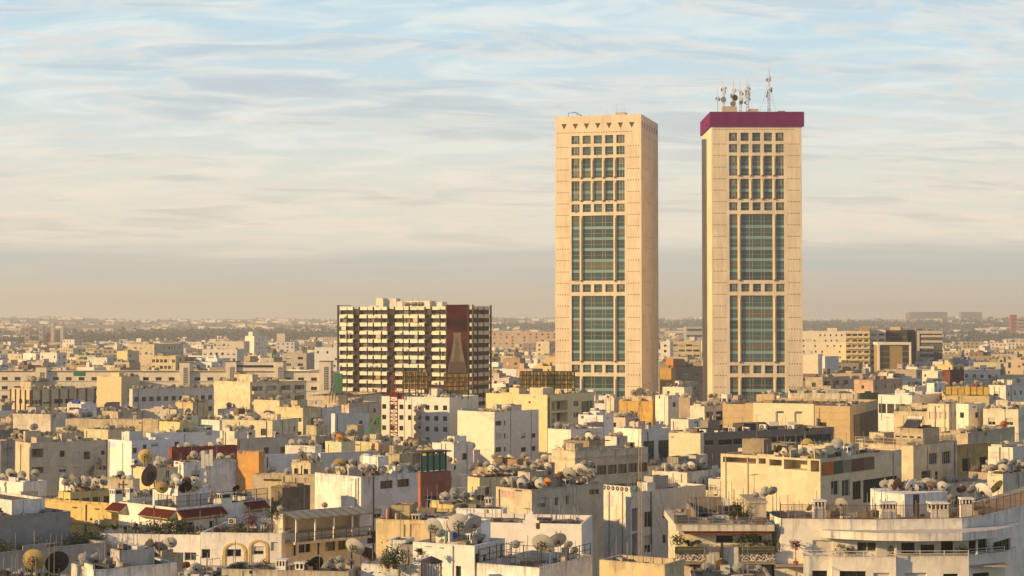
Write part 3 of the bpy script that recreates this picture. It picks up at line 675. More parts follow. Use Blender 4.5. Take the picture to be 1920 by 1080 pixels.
('grey flats with square windows', 'greyish white flats with a row of square dark windows', 'apartment building', 244,250,402,729,765,480,57,(.55,.53,.49),'b',{'t':'w','cols':11,'w':1.2,'h':1.3,'first':1.4,'style':'dark'},'stucco',[],[(250,340,16,0),(345,400,4,0)],{}),
('dish hut on left slope', 'brownish hut under a thick cluster of brown dishes', 'house', 193,223,267,771,790,411,38,(.50,.43,.32),'b','1','dirty',[],[(193,266,13,0)],{}),
('cream wall behind dishes', 'cream lit wall with rusty railing behind a dish row', 'house', 266,332,346,767,795,416,14,(.64,.58,.46),'b','b','stucco',[],[(270,330,4,0)],{}),
('peaked dish hut', 'yellowish hut beside brown tin roofs under dishes', 'house', 331,363,392,754,790,425,40,(.58,.46,.26),'b','n','dirty',[],[(334,392,13,0)],{}),
('cream balcony house', 'cream house with one lit blank wall and red-trimmed balconies', 'apartment building', 403,470,575,716,762,520,47,(.64,.56,.39),'b',{'t':'l','cols':4,'w':3.6,'rows':2},'dirty',[(440,474,480,702,3,(.6,.54,.4),'b','b')],[(412,446,9,0),(480,520,6,0)],{}),
('low cream hut with washing', 'low cream hut with washing lines behind it', 'house', 477,525,549,750,775,432,30,(.66,.56,.36),'b','1','stucco',[],[(482,512,3,0),(515,545,4,0)],{}),
('yellow house with grey flank', 'yellow house with three dark windows and a bare grey flank', 'apartment building', 517,569,602,764,838,400,35,(.66,.56,.34),{'t':'s','cols':3,'w':2.0,'first':1.5,'rows':2,'h':1.0},'b','dirty',[],[],{}),
('white flats with tiny vents', 'shaded white flats with a few tiny square windows', 'apartment building', 600,605,641,764,845,406,52,(.64,.63,.60),'b','n','stucco',[],[(590,640,10,0)],{}),
('stepped white shaded house', 'stepped white shaded house with amber glazed corner', 'apartment building', 622,629,693,775,845,393,54,(.62,.61,.58),'b','n','stucco',[(640,655,692,765,4,(.55,.48,.38),'b','b')],[],{}),
('yellowish terraced house', 'yellow terraced house with a small pillared porch', 'apartment building', 418,512,560,788,830,372,20,(.66,.60,.42),'w','n','stucco',[],[(450,505,7,0)],{}),
('long shaded parapet house', 'long shaded parapet house beside brown awnings', 'apartment building', 440,446,585,822,850,318,60,(.50,.47,.38),'b','n','stucco',[],[],{}),
('tan hut by crane', 'tan hut with a corrugated top near the red crane', 'house', 622,655,712,755,785,450,38,(.52,.44,.33),'b','n','dirty',[],[(632,662,7,0)],{}),
('long cream parapet', 'long cream parapet in front of the dark striped tower block', 'apartment building', 578,650,716,742,775,474,18,(.58,.50,.36),'b','b','dirty',[],[(700,712,1,0)],{}),
('stair-tower flats', 'white flats with small square windows and a spiral outside stair', 'apartment building', 713,843,897,745,835,505,25,(.72,.69,.62),{'t':'w','cols':8,'w':1.35,'h':1.4,'skip':.08,'style':'dark','pitch':3.08,'first':1.5},'b','clean',[(805,820,835,727,3,(.7,.66,.56),'b','n')],[(785,803,3,0),(815,838,4,0)],{}),
('cream dish house by crane', 'cream flat-roofed house with wide eaves among dishes', 'house', 611,641,667,828,850,312,40,(.66,.60,.42),'b','1','stucco',[],[(612,640,3,0)],{'parapet':.15}),
('low roofs before crane', 'low sunlit roofs strewn with dishes beside the crane foot', 'house', 666,700,740,828,850,322,40,(.60,.54,.36),'b','b','dirty',[],[(612,735,18,0)],{}),
('white wall with dark garage', 'shaded white wall with one broad dark door', 'house', 598,602,709,849,880,275,60,(.62,.61,.58),'b',{'t':'d','cols':3,'w':3.4,'rows':1,'skip':.5},'stucco',[],[(690,706,2,0)],{}),
('white lit block with terrace', 'white block with lit wall behind the little cream hut', 'house', 536,592,604,835,865,300,20,(.70,.67,.60),'b','b','stucco',[],[(548,590,5,0)],{}),
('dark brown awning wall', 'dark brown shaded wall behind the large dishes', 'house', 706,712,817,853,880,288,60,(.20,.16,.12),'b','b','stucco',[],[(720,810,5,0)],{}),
('small white two-window house', 'small white house with one dark window below paired dishes', 'house', 811,851,887,831,870,300,40,(.70,.67,.60),'b','1','stucco',[],[(820,860,4,0)],{}),
('cream rooftop room', 'cream rooftop room with two shuttered openings', 'house', 787,821,864,871,895,241,45,(.66,.60,.46),'1','1','stucco',[],[(770,860,4,0)],{}),
('long yellow-ended hut', 'long hut with yellow end wall and tin roof full of dishes', 'house', 877,900,1037,895,920,229,58,(.64,.55,.34),'1',{'t':'w','cols':5,'w':.7,'h':1.1,'rows':1},'stucco',[],[(885,1035,17,0)],{'parapet':.05,'roofc':(.14,.12,.1)}),
('orange tin roofscape', 'orange-brown tin roofs with scattered clutter', 'house', 885,955,1040,877,895,262,32,(.46,.30,.16),'b','b','dirty',[],[(890,1035,14,0)],{}),
# --- middle
('broad white apartment block', 'broad white block with a blank sunlit wall and small side windows', 'apartment building', 858,927,1010,772,865,417,40,(.72,.66,.55),'b',X([(929,940,789,797,'dark'),(945,947.5,788,797,'dark'),(930,940,812,822,'shutter'),(945,948,812,821,'dark'),(929,940,838,846,'dark'),(945,948,837,846,'dark'),(977,986,812,821,'half'),(996,1004,812,820,'dark'),(977,986,838,846,'dark'),(996,1004,836,844,'dark')]),'clean',[(942,958,978,759,1.5,(.6,.55,.46),'b','1')],[(905,972,8,0)],{'joined':False}),
('tall yellow apartment block', 'tall yellow block with corner balconies and amber glass', 'apartment building', 911,1026,1114,740,830,480,35,(.68,.58,.33),X([(991,995,752,756,'dark')]),X([(1026.5,1031,741,830,'dark'),(1034,1064,752,768,'recess'),(1034,1064,774,790,'recess'),(1034,1064,797,812,'recess'),(1075,1084,752,761,'dark'),(1075,1084,773,782,'dark'),(1075,1084,794,803,'dark'),(1090,1111,752,777,'amber')]),'clean',[(955,973,988,727,3,(.64,.57,.38),'b','b'),(993,1018,1038,727,3,(.64,.57,.38),'b','b')],[(925,955,4,0),(1048,1100,6,0)],{'joined':False}),
('white stepped terrace house', 'white stepped terrace house with a narrow chimney', 'apartment building', 1084,1130,1150,778,815,385,28,(.74,.72,.68),'b','b','clean',[],[],{}),
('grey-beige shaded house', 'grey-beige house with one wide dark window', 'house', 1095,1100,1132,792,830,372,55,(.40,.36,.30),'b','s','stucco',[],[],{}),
('sunlit white cube', 'sunlit white cube above a line of four dishes', 'house', 1027,1070,1131,805,850,341,42,(.72,.66,.55),'b','b','clean',[(1060,1080,1100,797,4,(.7,.65,.52),'b','b')],[(1045,1098,5,0)],{}),
('brown dish-laden roof', 'brown house with orange patches under crowded dishes', 'house', 1056,1104,1134,826,850,302,35,(.36,.28,.18),'1','1','dirty',[],[(1075,1130,11,0)],{}),
('weathered arcade house', 'weathered cream house with a balustraded row of brown windows', 'apartment building', 1034,1078,1214,845,915,276,52,(.58,.50,.37),'b',{'t':'d','cols':7,'w':1.9,'h':1.5,'first':1.7},'dirty',[],[(1040,1085,4,0)],{'cornice':(1.1,.3),'joined':False}),
('white house with tall window', 'white house with a tall dark staircase window', 'apartment building', 1152,1202,1257,804,870,331,50,(.72,.68,.60),'b',{'t':'d','cols':2,'w':2.8,'h':4.0,'first':1.5,'rows':1},'clean',[],[],{'joined':False}),
('narrow weathered white tower', 'narrow weathered white house with a grey door panel', 'house', 1133,1151,1162,746,805,456,38,(.64,.58,.47),'1','b','dirty',[],[],{}),
('orange step-gabled wall', 'orange wall with a stepped top below crossed dishes', 'house', 1160,1223,1241,752,800,441,24,(.58,.36,.10),'n','1','dirty',[(1184,1222,1238,742,2,(.6,.5,.32),'b','b')],[(1180,1218,3,1)],{}),
('white twin-box house', 'white house of two stacked boxes beside the orange wall', 'house', 1228,1252,1275,741,790,431,40,(.72,.68,.58),'b','1','stucco',[],[],{}),
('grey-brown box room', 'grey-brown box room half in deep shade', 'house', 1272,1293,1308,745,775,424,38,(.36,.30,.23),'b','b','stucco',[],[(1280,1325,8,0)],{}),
('white shed with two black openings', 'dirty white shed with two wide black openings', 'house', 1293,1320,1357,761,800,402,45,(.66,.61,.52),'b',{'t':'d','cols':2,'w':2.6,'h':2.2},'dirty',[],[(1300,1352,8,0)],{}),
('small white lean-to', 'small bright white hut beside rooftop machinery', 'house', 1257,1290,1318,786,808,361,38,(.70,.65,.55),'b','n','stucco',[],[],{}),
('white hut under four dishes', 'white hut with rounded dishes beside the lattice mast', 'house', 1134,1156,1176,818,842,322,42,(.68,.62,.52),'b','1','stucco',[],[(1134,1172,6,0)],{}),
('charcoal strip-window office', 'low charcoal office with a long amber strip window', 'office building', 1255,1313,1562,811,870,300,57,(.22,.19,.16),'b',X([(1319,1336,825,834,'amber'),(1346,1372,824,833,'amber'),(1374,1398,822,832,'amber'),(1400,1424,821,831,'amber'),(1426,1462,820,830,'dark'),(1464,1505,818,828,'dark'),(1507,1556,815,826,'dark')]),'clean',[],[],{'joined':False,'parapet':.5}),
('bright cream annex wall', 'bright cream annex wall joined to the charcoal office', 'house', 1253,1312,None,812,880,298,20,(.72,.64,.44),'b','b','clean',[],[],{'extras':False,'depth':4}),
('beige panelled office', 'big beige panelled office with a huge dark glass side', 'office building', 1354,1592,1674,761,870,386,22,(.50,.38,.22),X([(1530,1548,791,801,'amber')]),'b','clean',[],[],{'parapet':.6}),
('dirty cream house by office', 'dirty cream house beside the huge dark glass', 'apartment building', 1674,1737,1746,771,825,371,14,(.66,.57,.38),'n','b','dirty',[],[],{}),
('cream flats with blank panels', 'cream flats with two grey blank window panels', 'apartment building', 1737,1777,1794,757,815,366,28,(.68,.60,.44),{'t':'w','cols':2,'w':1.6,'style':'shutter'},'n','stucco',[],[(1762,1790,6,0)],{}),
('white prow house', 'white prow-shaped house lit on its narrow wall', 'apartment building', 1791,1814,1846,757,830,356,42,(.74,.68,.56),'n','1','clean',[],[],{}),
('white flats with yellow panes', 'white flats with brown and yellow panes at the frame edge', 'apartment building', 1841,1907,1995,767,840,350,20,(.72,.66,.52),'w','w','stucco',[],[(1760,1900,7,0)],{'joined':False}),
('tan low roof', 'tan low roof between corner house and white flats', 'house', 1756,1812,1900,812,850,320,35,(.50,.42,.30),'b','b','dirty',[],[(1795,1905,9,0)],{}),
('white glazed showroom', 'white showroom with a broad blue strip window', 'office building', 1645,1708,1772,741,775,470,36,(.70,.68,.62),{'t':'s','cols':4,'w':3.0,'h':2.6,'first':1.6,'style':'amber'},{'t':'s','cols':5,'w':3.4,'h':1.8,'first':1.6,'style':'dark'},'clean',[],[],{}),
('green glass box', 'dark green glass box between low white roofs', 'office building', 1606,1612,1646,737,760,481,50,(.06,.09,.06),'b','b','clean',[],[],{}),
('low white arched house', 'long low white house with arched openings', 'house', 1480,1605,1609,737,758,482,8,(.70,.64,.50),{'t':'d','cols':6,'w':1.2,'h':1.8,'first':1.0,'rows':1},'b','dirty',[],[(1500,1545,5,0)],{}),
('amber-railed yellow house', 'yellow house topped by an amber glass rail', 'apartment building', 1770,1853,1862,742,765,456,12,(.62,.50,.26),'w','b','stucco',[],[(1775,1800,2,0)],{}),
('square white stair box', 'square white stair box above the blue-windowed showroom', 'house', 1736,1750,1769,718,742,500,42,(.72,.70,.66),'b','n','clean',[],[],{}),
('small white gabled house', 'small white house beside the square stair box', 'house', 1690,1714,1736,725,745,510,38,(.70,.66,.58),'1','1','stucco',[],[(1700,1720,2,0)],{}),
('white house with sloping rail', 'white house with a little brown window and dish trio', 'house', 1852,1884,1919,722,760,480,38,(.70,.66,.56),'1','1','stucco',[],[(1856,1880,4,0)],{}),
('grey flats right of tower', 'grey balconied flats beside the magenta-topped tower', 'apartment building', 1509,1541,1592,707,738,560,40,(.42,.37,.28),'w','l','dirty',[],[(1512,1560,3,0)],{}),
('pink roof house', 'dusty pink house with small square openings', 'house', 1600,1636,1690,712,738,545,38,(.56,.36,.25),'n','n','dirty',[],[(1615,1640,3,0)],{}),
('brick red cube', 'brick red cube house among white roofs', 'house', 1765,1780,1806,694,712,640,40,(.13,.025,.03),'n','b','stucco',[],[],{}),
('orange and charcoal flats', 'orange and charcoal flats seen between the two towers', 'apartment building', 1238,1262,1328,688,738,700,40,(.34,.26,.18),'b',{'t':'s','cols':4,'w':3.6,'first':2.0},'stucco',[(1248,1262,1282,673,2,(.5,.22,.1),'b','b')],[(1255,1310,10,0)],{}),
('ochre blank wall', 'ochre blank wall directly beside the left office tower', 'house', 1237,1258,1266,690,740,690,20,(.56,.34,.11),'b','b','stucco',[],[],{}),
# --- far, still told apart
('white hospital wing', 'white block with few tiny windows beside the magenta-topped tower', 'apartment building', 1500,1584,None,621,665,1005,8,(.72,.64,.50),'n','b','clean',[(1553,1569,1575,615,2,(.7,.6,.46),'b','b')],[],{'depth':16}),
('low white stepped wing', 'low white stepped wing below the tiny-windowed block', 'apartment building', 1500,1592,None,641,685,965,8,(.72,.64,.50),'n','b','clean',[],[],{'depth':14}),
('cream balcony slab', 'cream slab with six rows of white balconies', 'apartment building', 1585,1630,None,621,690,950,10,(.60,.50,.30),{'t':'l','cols':4,'w':3.2,'pitch':3.05},'b','clean',[(1618,1634,1640,613,3,(.4,.25,.14),'b','b')],[],{'depth':16}),
('cream office wing', 'cream office wing with brown strip windows', 'office building', 1630,1660,None,619,690,955,8,(.66,.57,.40),{'t':'s','cols':2,'w':2.8,'pitch':3.05},'b','clean',[],[],{'depth':14}),
('dark glass office', 'dark glass office with tan roof band', 'office building', 1659,1700,1720,619,690,958,20,(.06,.055,.045),{'t':'g','cols':4,'w':2.6,'style':'amber'},'b','clean',[(1668,1688,1692,613,3,(.5,.4,.28),'b','b')],[],{}),
('grey banded office', 'grey office striped with pale horizontal bands', 'office building', 1719,1766,1773,620,690,945,10,(.10,.10,.095),{'t':'s','cols':3,'w':3.6,'pitch':4.2,'style':'dark'},'b','clean',[],[],{'depth':16}),
('white cube pair front', 'plain white cube block near the magenta-topped tower', 'apartment building', 1500,1533,1542,664,705,782,18,(.72,.64,.52),'b','b','clean',[],[],{}),
('white cube pair back', 'pale grey-white cube block with a dark edge', 'apartment building', 1541,1546,1572,668,705,770,55,(.62,.61,.58),'b','b','clean',[],[],{}),
('tall white far block', 'tall white block standing out of the far roofs', 'apartment building', 460,477,503,630,662,1250,42,(.72,.66,.54),'b','n','clean',[(462,474,486,622,3,(.7,.64,.52),'b','b')],[],{}),
('yellow square-windowed flats', 'yellow flats with two rows of square windows', 'apartment building', 285,330,347,667,695,850,18,(.58,.50,.30),{'t':'w','cols':6,'w':1.6,'h':1.6},'l','stucco',[],[],{}),
('white wall by striped block', 'large white wall with two specks beside the dark striped block', 'apartment building', 590,637,None,651,690,800,8,(.66,.66,.63),'n','b','clean',[],[],{'depth':14}),
('white stepped far flats', 'white stepped flats in the haze near a thin mast', 'apartment building', 76,108,126,661,695,900,28,(.60,.60,.55),'n','w','clean',[],[],{}),
('yellow-ended far flats', 'far flats with a yellow end wall', 'apartment building', 220,240,262,658,690,905,30,(.62,.53,.30),'b','w','stucco',[],[],{}),
('maroon-roofed low block', 'low block with a white window band and maroon flank', 'apartment building', 530,575,590,662,690,830,15,(.40,.37,.32),'s','b','stucco',[],[],{}),
('cream far flats', 'cream far flats with small regular windows', 'apartment building', 240,290,345,645,665,1050,20,(.56,.48,.34),'w','w','stucco',[],[],{}),
('white far row', 'white far row with dark upper windows', 'apartment building', 380,445,None,655,680,960,10,(.62,.58,.50),'w','b','clean',[],[],{'depth':12}),
('white far row by trees', 'white far row in front of dark trees', 'apartment building', 400,458,None,640,655,1200,10,(.60,.54,.44),'w','b','clean',[],[],{'depth':12}),
('peach far apartment row', 'peach far apartment row seen between striped block and tower', 'apartment building', 922,1045,None,622,648,1800,4,(.58,.42,.28),{'t':'w','p':6,'w':2,'h':1.8,'skip':.2},'b','stucco',[],[],{'depth':14,'top':31}),
('white far flats by tower', 'white far flats just behind the left office tower', 'apartment building', 1005,1030,1045,640,665,1150,25,(.56,.50,.36),'w','w','stucco',[],[],{}),
('brown small far house', 'brown house with three dark windows in front of the left tower', 'house', 943,975,985,672,700,820,20,(.42,.30,.20),'w','b','stucco',[],[],{}),
('white banded flats between towers', 'cream flats with long balcony bands between the towers', 'apartment building', 1258,1312,None,640,675,1050,8,(.56,.46,.30),{'t':'s','cols':4,'w':3.6},'b','stucco',[],[],{'depth':14}),
('white flats between towers', 'white flats with small windows beside the left tower', 'apartment building', 1238,1256,1262,640,690,1000,15,(.66,.62,.54),'w','b','clean',[],[],{}),
]
REC = {}
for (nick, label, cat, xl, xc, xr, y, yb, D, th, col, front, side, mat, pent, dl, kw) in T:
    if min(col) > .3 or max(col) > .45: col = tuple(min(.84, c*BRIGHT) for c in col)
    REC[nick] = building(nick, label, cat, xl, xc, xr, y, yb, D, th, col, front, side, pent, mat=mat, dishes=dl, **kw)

# ------------------------------------------------------------------ the twin office towers
def hole_material():
    m, nt, b = new_mat('tinted_curtain_glass'); N, L = nt.nodes.new, nt.links.new
    oi = N('ShaderNodeObjectInfo'); b.inputs['Roughness'].default_value = .15; b.inputs['Specular IOR Level'].default_value = .5
    L(oi.outputs['Color'], b.inputs['Base Color']); return m
M['tint'] = hole_material()
def concrete_mat():
    m, nt, b = new_mat('precast_concrete'); N, L = nt.nodes.new, nt.links.new
    b.inputs['Roughness'].default_value = .85; b.inputs['Specular IOR Level'].default_value = .2
    oi = N('ShaderNodeObjectInfo'); tc = N('ShaderNodeTexCoord'); mp = N('ShaderNodeMapping'); mp.inputs['Scale'].default_value = (1, 1, .12)
    L(tc.outputs['Object'], mp.inputs[0]); n1 = N('ShaderNodeTexNoise'); n1.inputs['Scale'].default_value = .9; n1.inputs['Detail'].default_value = 6; L(mp.outputs[0], n1.inputs['Vector'])
    n2 = N('ShaderNodeTexNoise'); n2.inputs['Scale'].default_value = .12; n2.inputs['Detail'].default_value = 3; L(tc.outputs['Object'], n2.inputs['Vector'])
    a = N('ShaderNodeMath'); a.operation = 'ADD'; L(n1.outputs[0], a.inputs[0]); L(n2.outputs[0], a.inputs[1])
    r = N('ShaderNodeMapRange'); r.inputs[1].default_value = .75; r.inputs[2].default_value = 1.25; r.inputs[3].default_value = .80; r.inputs[4].default_value = 1.07; L(a.outputs[0], r.inputs[0])
    # panel joints every storey
    sp = N('ShaderNodeSeparateXYZ'); L(tc.outputs['Object'], sp.inputs[0]); md = N('ShaderNodeMath'); md.operation = 'MODULO'; L(sp.outputs[2], md.inputs[0]); md.inputs[1].default_value = 2.04
    cp = N('ShaderNodeMath'); cp.operation = 'LESS_THAN'; L(md.outputs[0], cp.inputs[0]); cp.inputs[1].default_value = .07
    j = N('ShaderNodeMath'); j.operation = 'MULTIPLY_ADD'; L(cp.outputs[0], j.inputs[0]); j.inputs[1].default_value = -.03; L(r.outputs[0], j.inputs[2])
    s = N('ShaderNodeVectorMath'); s.operation = 'SCALE'; L(oi.outputs['Color'], s.inputs[0]); L(j.outputs[0], s.inputs['Scale']); L(s.outputs[0], b.inputs['Base Color'])
    return m
M['precast'] = concrete_mat()
def office_tower(label, xl, xc, xr, D, th, ztop, crown):
    th = radians(th); Cx, a, b = solve(xl, xc, xr, D, th, 31.85)
    if crown: b = 31.85
    root = empty('office_tower', (Cx, D, 0), -th); tag(root, label, 'office tower')
    k = .18788; Z = lambda y: CH+(HY-y)*k
    col = (.71, .60, .44)
    cols = [6.2+4.115*i for i in range(5)]; w = 2.98; u0 = (a-(cols[-1]+w-cols[0]))/2; cols = [u0+4.115*i for i in range(5)]
    rows = [('S', 247.8, 263.6), ('S', 269.4, 285.3), ('D', 291, 329), ('D', 334.7, 373), ('S', 379, 394.4), ('B', 401, 525.5), ('S', 532, 547), ('B', 554, 679), ('S', 685, 700), ('B', 707, 818)]
    pa, pb = (-a, 0), (0, 0); holes = []; wins = []; dep = .55
    for t, ya, yb in rows:
        z1, z0 = Z(ya), Z(yb)
        if t in 'SD':
            for c in cols: holes.append((c, c+w, z0, z1, dep, False)); wins.append((t, c, c+w, z0, z1))
        else:
            for (c0, c1) in ((cols[0], cols[0]+w), (cols[1], cols[3]+w), (cols[4], cols[4]+w)): holes.append((c0, c1, z0, z1, dep, False)); wins.append((t, c0, c1, z0, z1))
    mb = MB()
    wallseg(mb, pa, pb, 0, ztop, holes, M['precast'])
    for p, q in (((0, 0), (0, b)), ((0, b), (-a, b)), ((-a, b), (-a, 0))): wallseg(mb, p, q, 0, ztop, [], M['precast'])
    mb.quad(((-a, 0, ztop), (0, 0, ztop), (0, b, ztop), (-a, b, ztop)), M['precast'])
    mb.build('wall', root, col)
    fins = MB()
    for t, c0, c1, z0, z1 in wins:
        fw = MB(); W = c1-c0; H = z1-z0; f = .07
        fw.box(0, W, 0, .1, 0, f, M['gold']); fw.box(0, W, 0, .1, H-f, H, M['gold']); fw.box(0, f, 0, .1, f, H-f, M['gold']); fw.box(W-f, W, 0, .1, f, H-f, M['gold'])
        ms = []
        if t == 'B' and W > 5: ms = [3.0, 4.05, 7.15, 8.2]
        elif c0 in (cols[0], cols[4]) and t != 'B': ms = [W*.36, W*.72]
        for m_ in ms: fw.box(m_-.05, m_+.05, -.03, .098, f, H-f, M['gold'])
        nf = {'S': 1, 'D': 2}.get(t, max(1, int(round(H/4.08)))); fh = H/nf
        for i in range(nf):
            zz = i*fh
            rail = zz+1.15 if (t == 'S' or i == 0) else zz+1.35
            fw.box(f, W-f, -.01, .097, rail, rail+.07, M['gold'])
        wo = fw.build('window', root); wo.location = (-a+c0, dep-.1, z0)
        for i in range(nf):
            zz = i*fh; lo = zz+.02; hi = zz+fh-.02
            if nf > 1 and i < nf-1:
                g = MB(); g.box(f+.01, W-f-.01, .03, .06, hi-.92, hi, M['tint']); tt = R.uniform(.9, 1.12); g.build('spandrel', wo, (.19*tt, .32*tt, .31*tt)); hi -= .95
            g = MB(); g.box(f+.01, W-f-.01, .045, .08, lo, hi, M['tint'])
            tt = R.uniform(.65, 1.4); c = (.045*tt, .085*tt, .095*tt)
            if R.random() < .12: c = (.11, .12, .10)
            g.build('pane', wo, c)
            if ms and t != 'B' and R.random() < .7:
                g = MB(); g.box(ms[0]+.06, ms[1]-.06, .0, .04, lo+1.3, hi-.1, M['tint']); g.build('blind', wo, (.17, .17, .13))
        if t in 'DB':
            for uu in ([c0-.56] if c0 > cols[0] else []):
                fb = MB(); fb.tube((0, 0, .3), (0, 0, H-.9), .33, M['precast'], 12); fb.box(-.42, .42, -.2, .42, H-.9, H, M['precast']); fb.box(-.16, .16, -.42, .1, -.25, .3, M['dark'])
                o = fb.build('fin_column', root, (.66, .52, .33), smooth=False); o.location = (-a+uu, -.12, z0)
    # rust and soot marks under the window ledges
    sm_ = simple('ledge_stain', (.42, .27, .15), .9, var=.4, scale=1.5)
    for t, c0, c1, z0, z1 in wins:
        if R.random() < .45:
            q = MB(); w0 = R.uniform(.3, 1.6); u = -a+R.uniform(c0, max(c0+.1, c1-w0)); q.quad(((u, -.006, z0-R.uniform(.2, .5)), (u+w0, -.006, z0-R.uniform(.15, .4)), (u+w0*.9, -.006, z0-.03), (u+.1, -.006, z0-.03)), sm_); q.build('ledge_stain', root)
    # rows of small dark drain holes beside the windows
    dr = MB(); y = 241.7; i = 0
    ys = [241.7]+[269.4+21.72*j for j in range(25)]
    for j, yy in enumerate(ys):
        z = Z(yy)
        us = [.95+.9*i for i in range(int((a-1.2)/.95))] if j == 0 else [.95+.95*i for i in range(5)]+[a-.95-.95*i for i in range(5)]
        for u in us: dr.box(-a+u-.17, -a+u+.17, -.012, -.002, z-.17, z+.17, M['dot'], False)
    d = dr.build('drain_holes', root); d['kind'] = 'stuff'
    jb = MB()
    for j in range(26):
        z = Z(269.4+21.72*j)+.6
        for q in range(3):
            y0 = R.uniform(.5, b-8); jb.box(.002, .02, y0, y0+R.uniform(2, 7), z, z+.06, M['dot'], False)
    jj = jb.build('joint_stains', root); jj['kind'] = 'stuff'
    if crown:
        cb = MB(); z0c, z1c, e = Z(236.6), Z(208.6), .5
        cb.box(-a-e, e, -e, b+e, z0c, z1c, M['purple']); cr_ = cb.build('crown', root)
        for i in range(1, 12): sj = MB(); x_ = -a-e+(a+2*e)*i/12; sj.box(x_-.03, x_+.03, -e-.012, -e-.002, z0c+.05, z1c-.05, M['navy']); sj.build('panel_seam', cr_)
        sb = MB()
        for i in range(5): sb.box(e+.01, e+.2, -e, -e+.2, z0c+.1+i*1.0, z0c+.9+i*1.0, M['navy'])
        sb.box(e+.21, e+.4, -e-.1, -e+.3, z0c, z1c+.1, M['navy']); sb.build('end_lattice', root)
    else:
        n = 7
        for i in range(n):
            u = -a+3.35+4.13*i; tb = MB(); s = .43
            for r in range(4):
                for q in range(4-r):
                    cx_, cz_ = (q-(3-r)/2)*s, -r*.42
                    tb.quad(((cx_, -.03, cz_-.30), (cx_+.21, -.03, cz_+.09), (cx_-.21, -.03, cz_+.09)), M['dot'])
            tb.quad(((0, -.012, -1.85), (1.02, -.012, .2), (-1.02, -.012, .2)), M['dot2'])
            o = tb.build('triangular_vent', root); o.location = (u, 0, ztop-3.0)
        for i in range(7):
            sb = MB(); sb.box(.002, .03, 0, .9, 0, 2.2, M['dot']); o = sb.build('slot_vent', root); o.location = (0, 1.6+i*(b-4)/6.3, ztop-4.6)
        pb_ = MB(); pb_.box(.002, .12, .5, b-.5, ztop-7.2, ztop-7.05, M['precast']); pb_.build('string_course', root, col)
    poly = corners((Cx, D), th, -a, 0, 0, b)
    rec = dict(nick='left office tower' if not crown else 'magenta-topped tower', C=(Cx, D), th=th, a=a, b=b, H=ztop, y=210, yb=740, xl=xl, xr=xr or xc, D=D, root=root, z0=0, levels=[(-a, 0, 0, b, ztop)], poly=poly, dish=[])
    BL.append(rec); return rec
M['gold'] = simple('mullion_gold', (.46, .40, .24), .45)
M['purple'] = simple('magenta_panel', (.145, .011, .105), .8, var=.22, scale=.35, spec=.12)
M['navy'] = simple('navy_lattice', (.02, .02, .05), .6)
M['dot2'] = simple('vent_backing', (.16, .11, .07), .9)
TL = office_tower('cream office tower with a row of triangular vents under its flat top', 1041, 1203, 1234.5, 625, 15, WZ(212.5, 625), False)
TR = office_tower('cream office tower with a magenta crown and antennas on top', 1335, 1504.5, None, 620, 0, WZ(209.5, 620), True)
TL['label_short'] = 'left tower'

def cable(mb, p, q, r=.03): mb.tube(p, q, r, M['dark'], 3, caps=False)
def lattice(mb, p0, h, w, mats, seg=None, taper=1.0):
    """four-legged lattice from p0 upwards"""
    seg = seg or max(2, int(h/w/1.1)); t = min(w*.07, .085) if w > .3 else .012
    for i in range(seg):
        z0, z1 = h*i/seg, h*(i+1)/seg; wa = w/2*(1-(1-taper)*i/seg); wb = w/2*(1-(1-taper)*(i+1)/seg)
        A = [Vector((sx*wa, sy*wa, z0))+p0 for sx, sy in ((-1,-1),(1,-1),(1,1),(-1,1))]; B = [Vector((sx*wb, sy*wb, z1))+p0 for sx, sy in ((-1,-1),(1,-1),(1,1),(-1,1))]
        m = mats[(i*len(mats)*2//seg) % len(mats)] if len(mats) > 1 else mats[0]
        for k in range(4):
            j = (k+1) % 4; mb.tube(A[k], B[k], t, m, 3, caps=False); mb.tube(A[k], A[j], t*.7, m, 3, caps=False)
            mb.tube(A[k] if i % 2 else A[j], B[j] if i % 2 else B[k], t*.7, m, 3, caps=False)
M['redpaint'] = simple('red_oxide_paint', (.24, .025, .022), .6, var=.3)
M['whitepaint'] = simple('white_mast_paint', (.6, .57, .52), .6, var=.15)
M['amber'] = simple('amber_sheet', (.55, .36, .08), .6, var=.35, scale=.6)
def drum(root, z, ang, r=.75, off=.6, col=(.42,.36,.28)):
    d = MB(); d.tube((0, 0, 0), (0, .45*r, 0), r, M['paint'], 14); d.tube((0, -.3*r, 0), (0, 0, 0), r*.25, M['dark'], 8)
    o = d.build('drum_antenna', root, col); o.location = (cos(ang)*off, sin(ang)*off, z); o.rotation_euler = (0, 0, ang-pi/2); return o
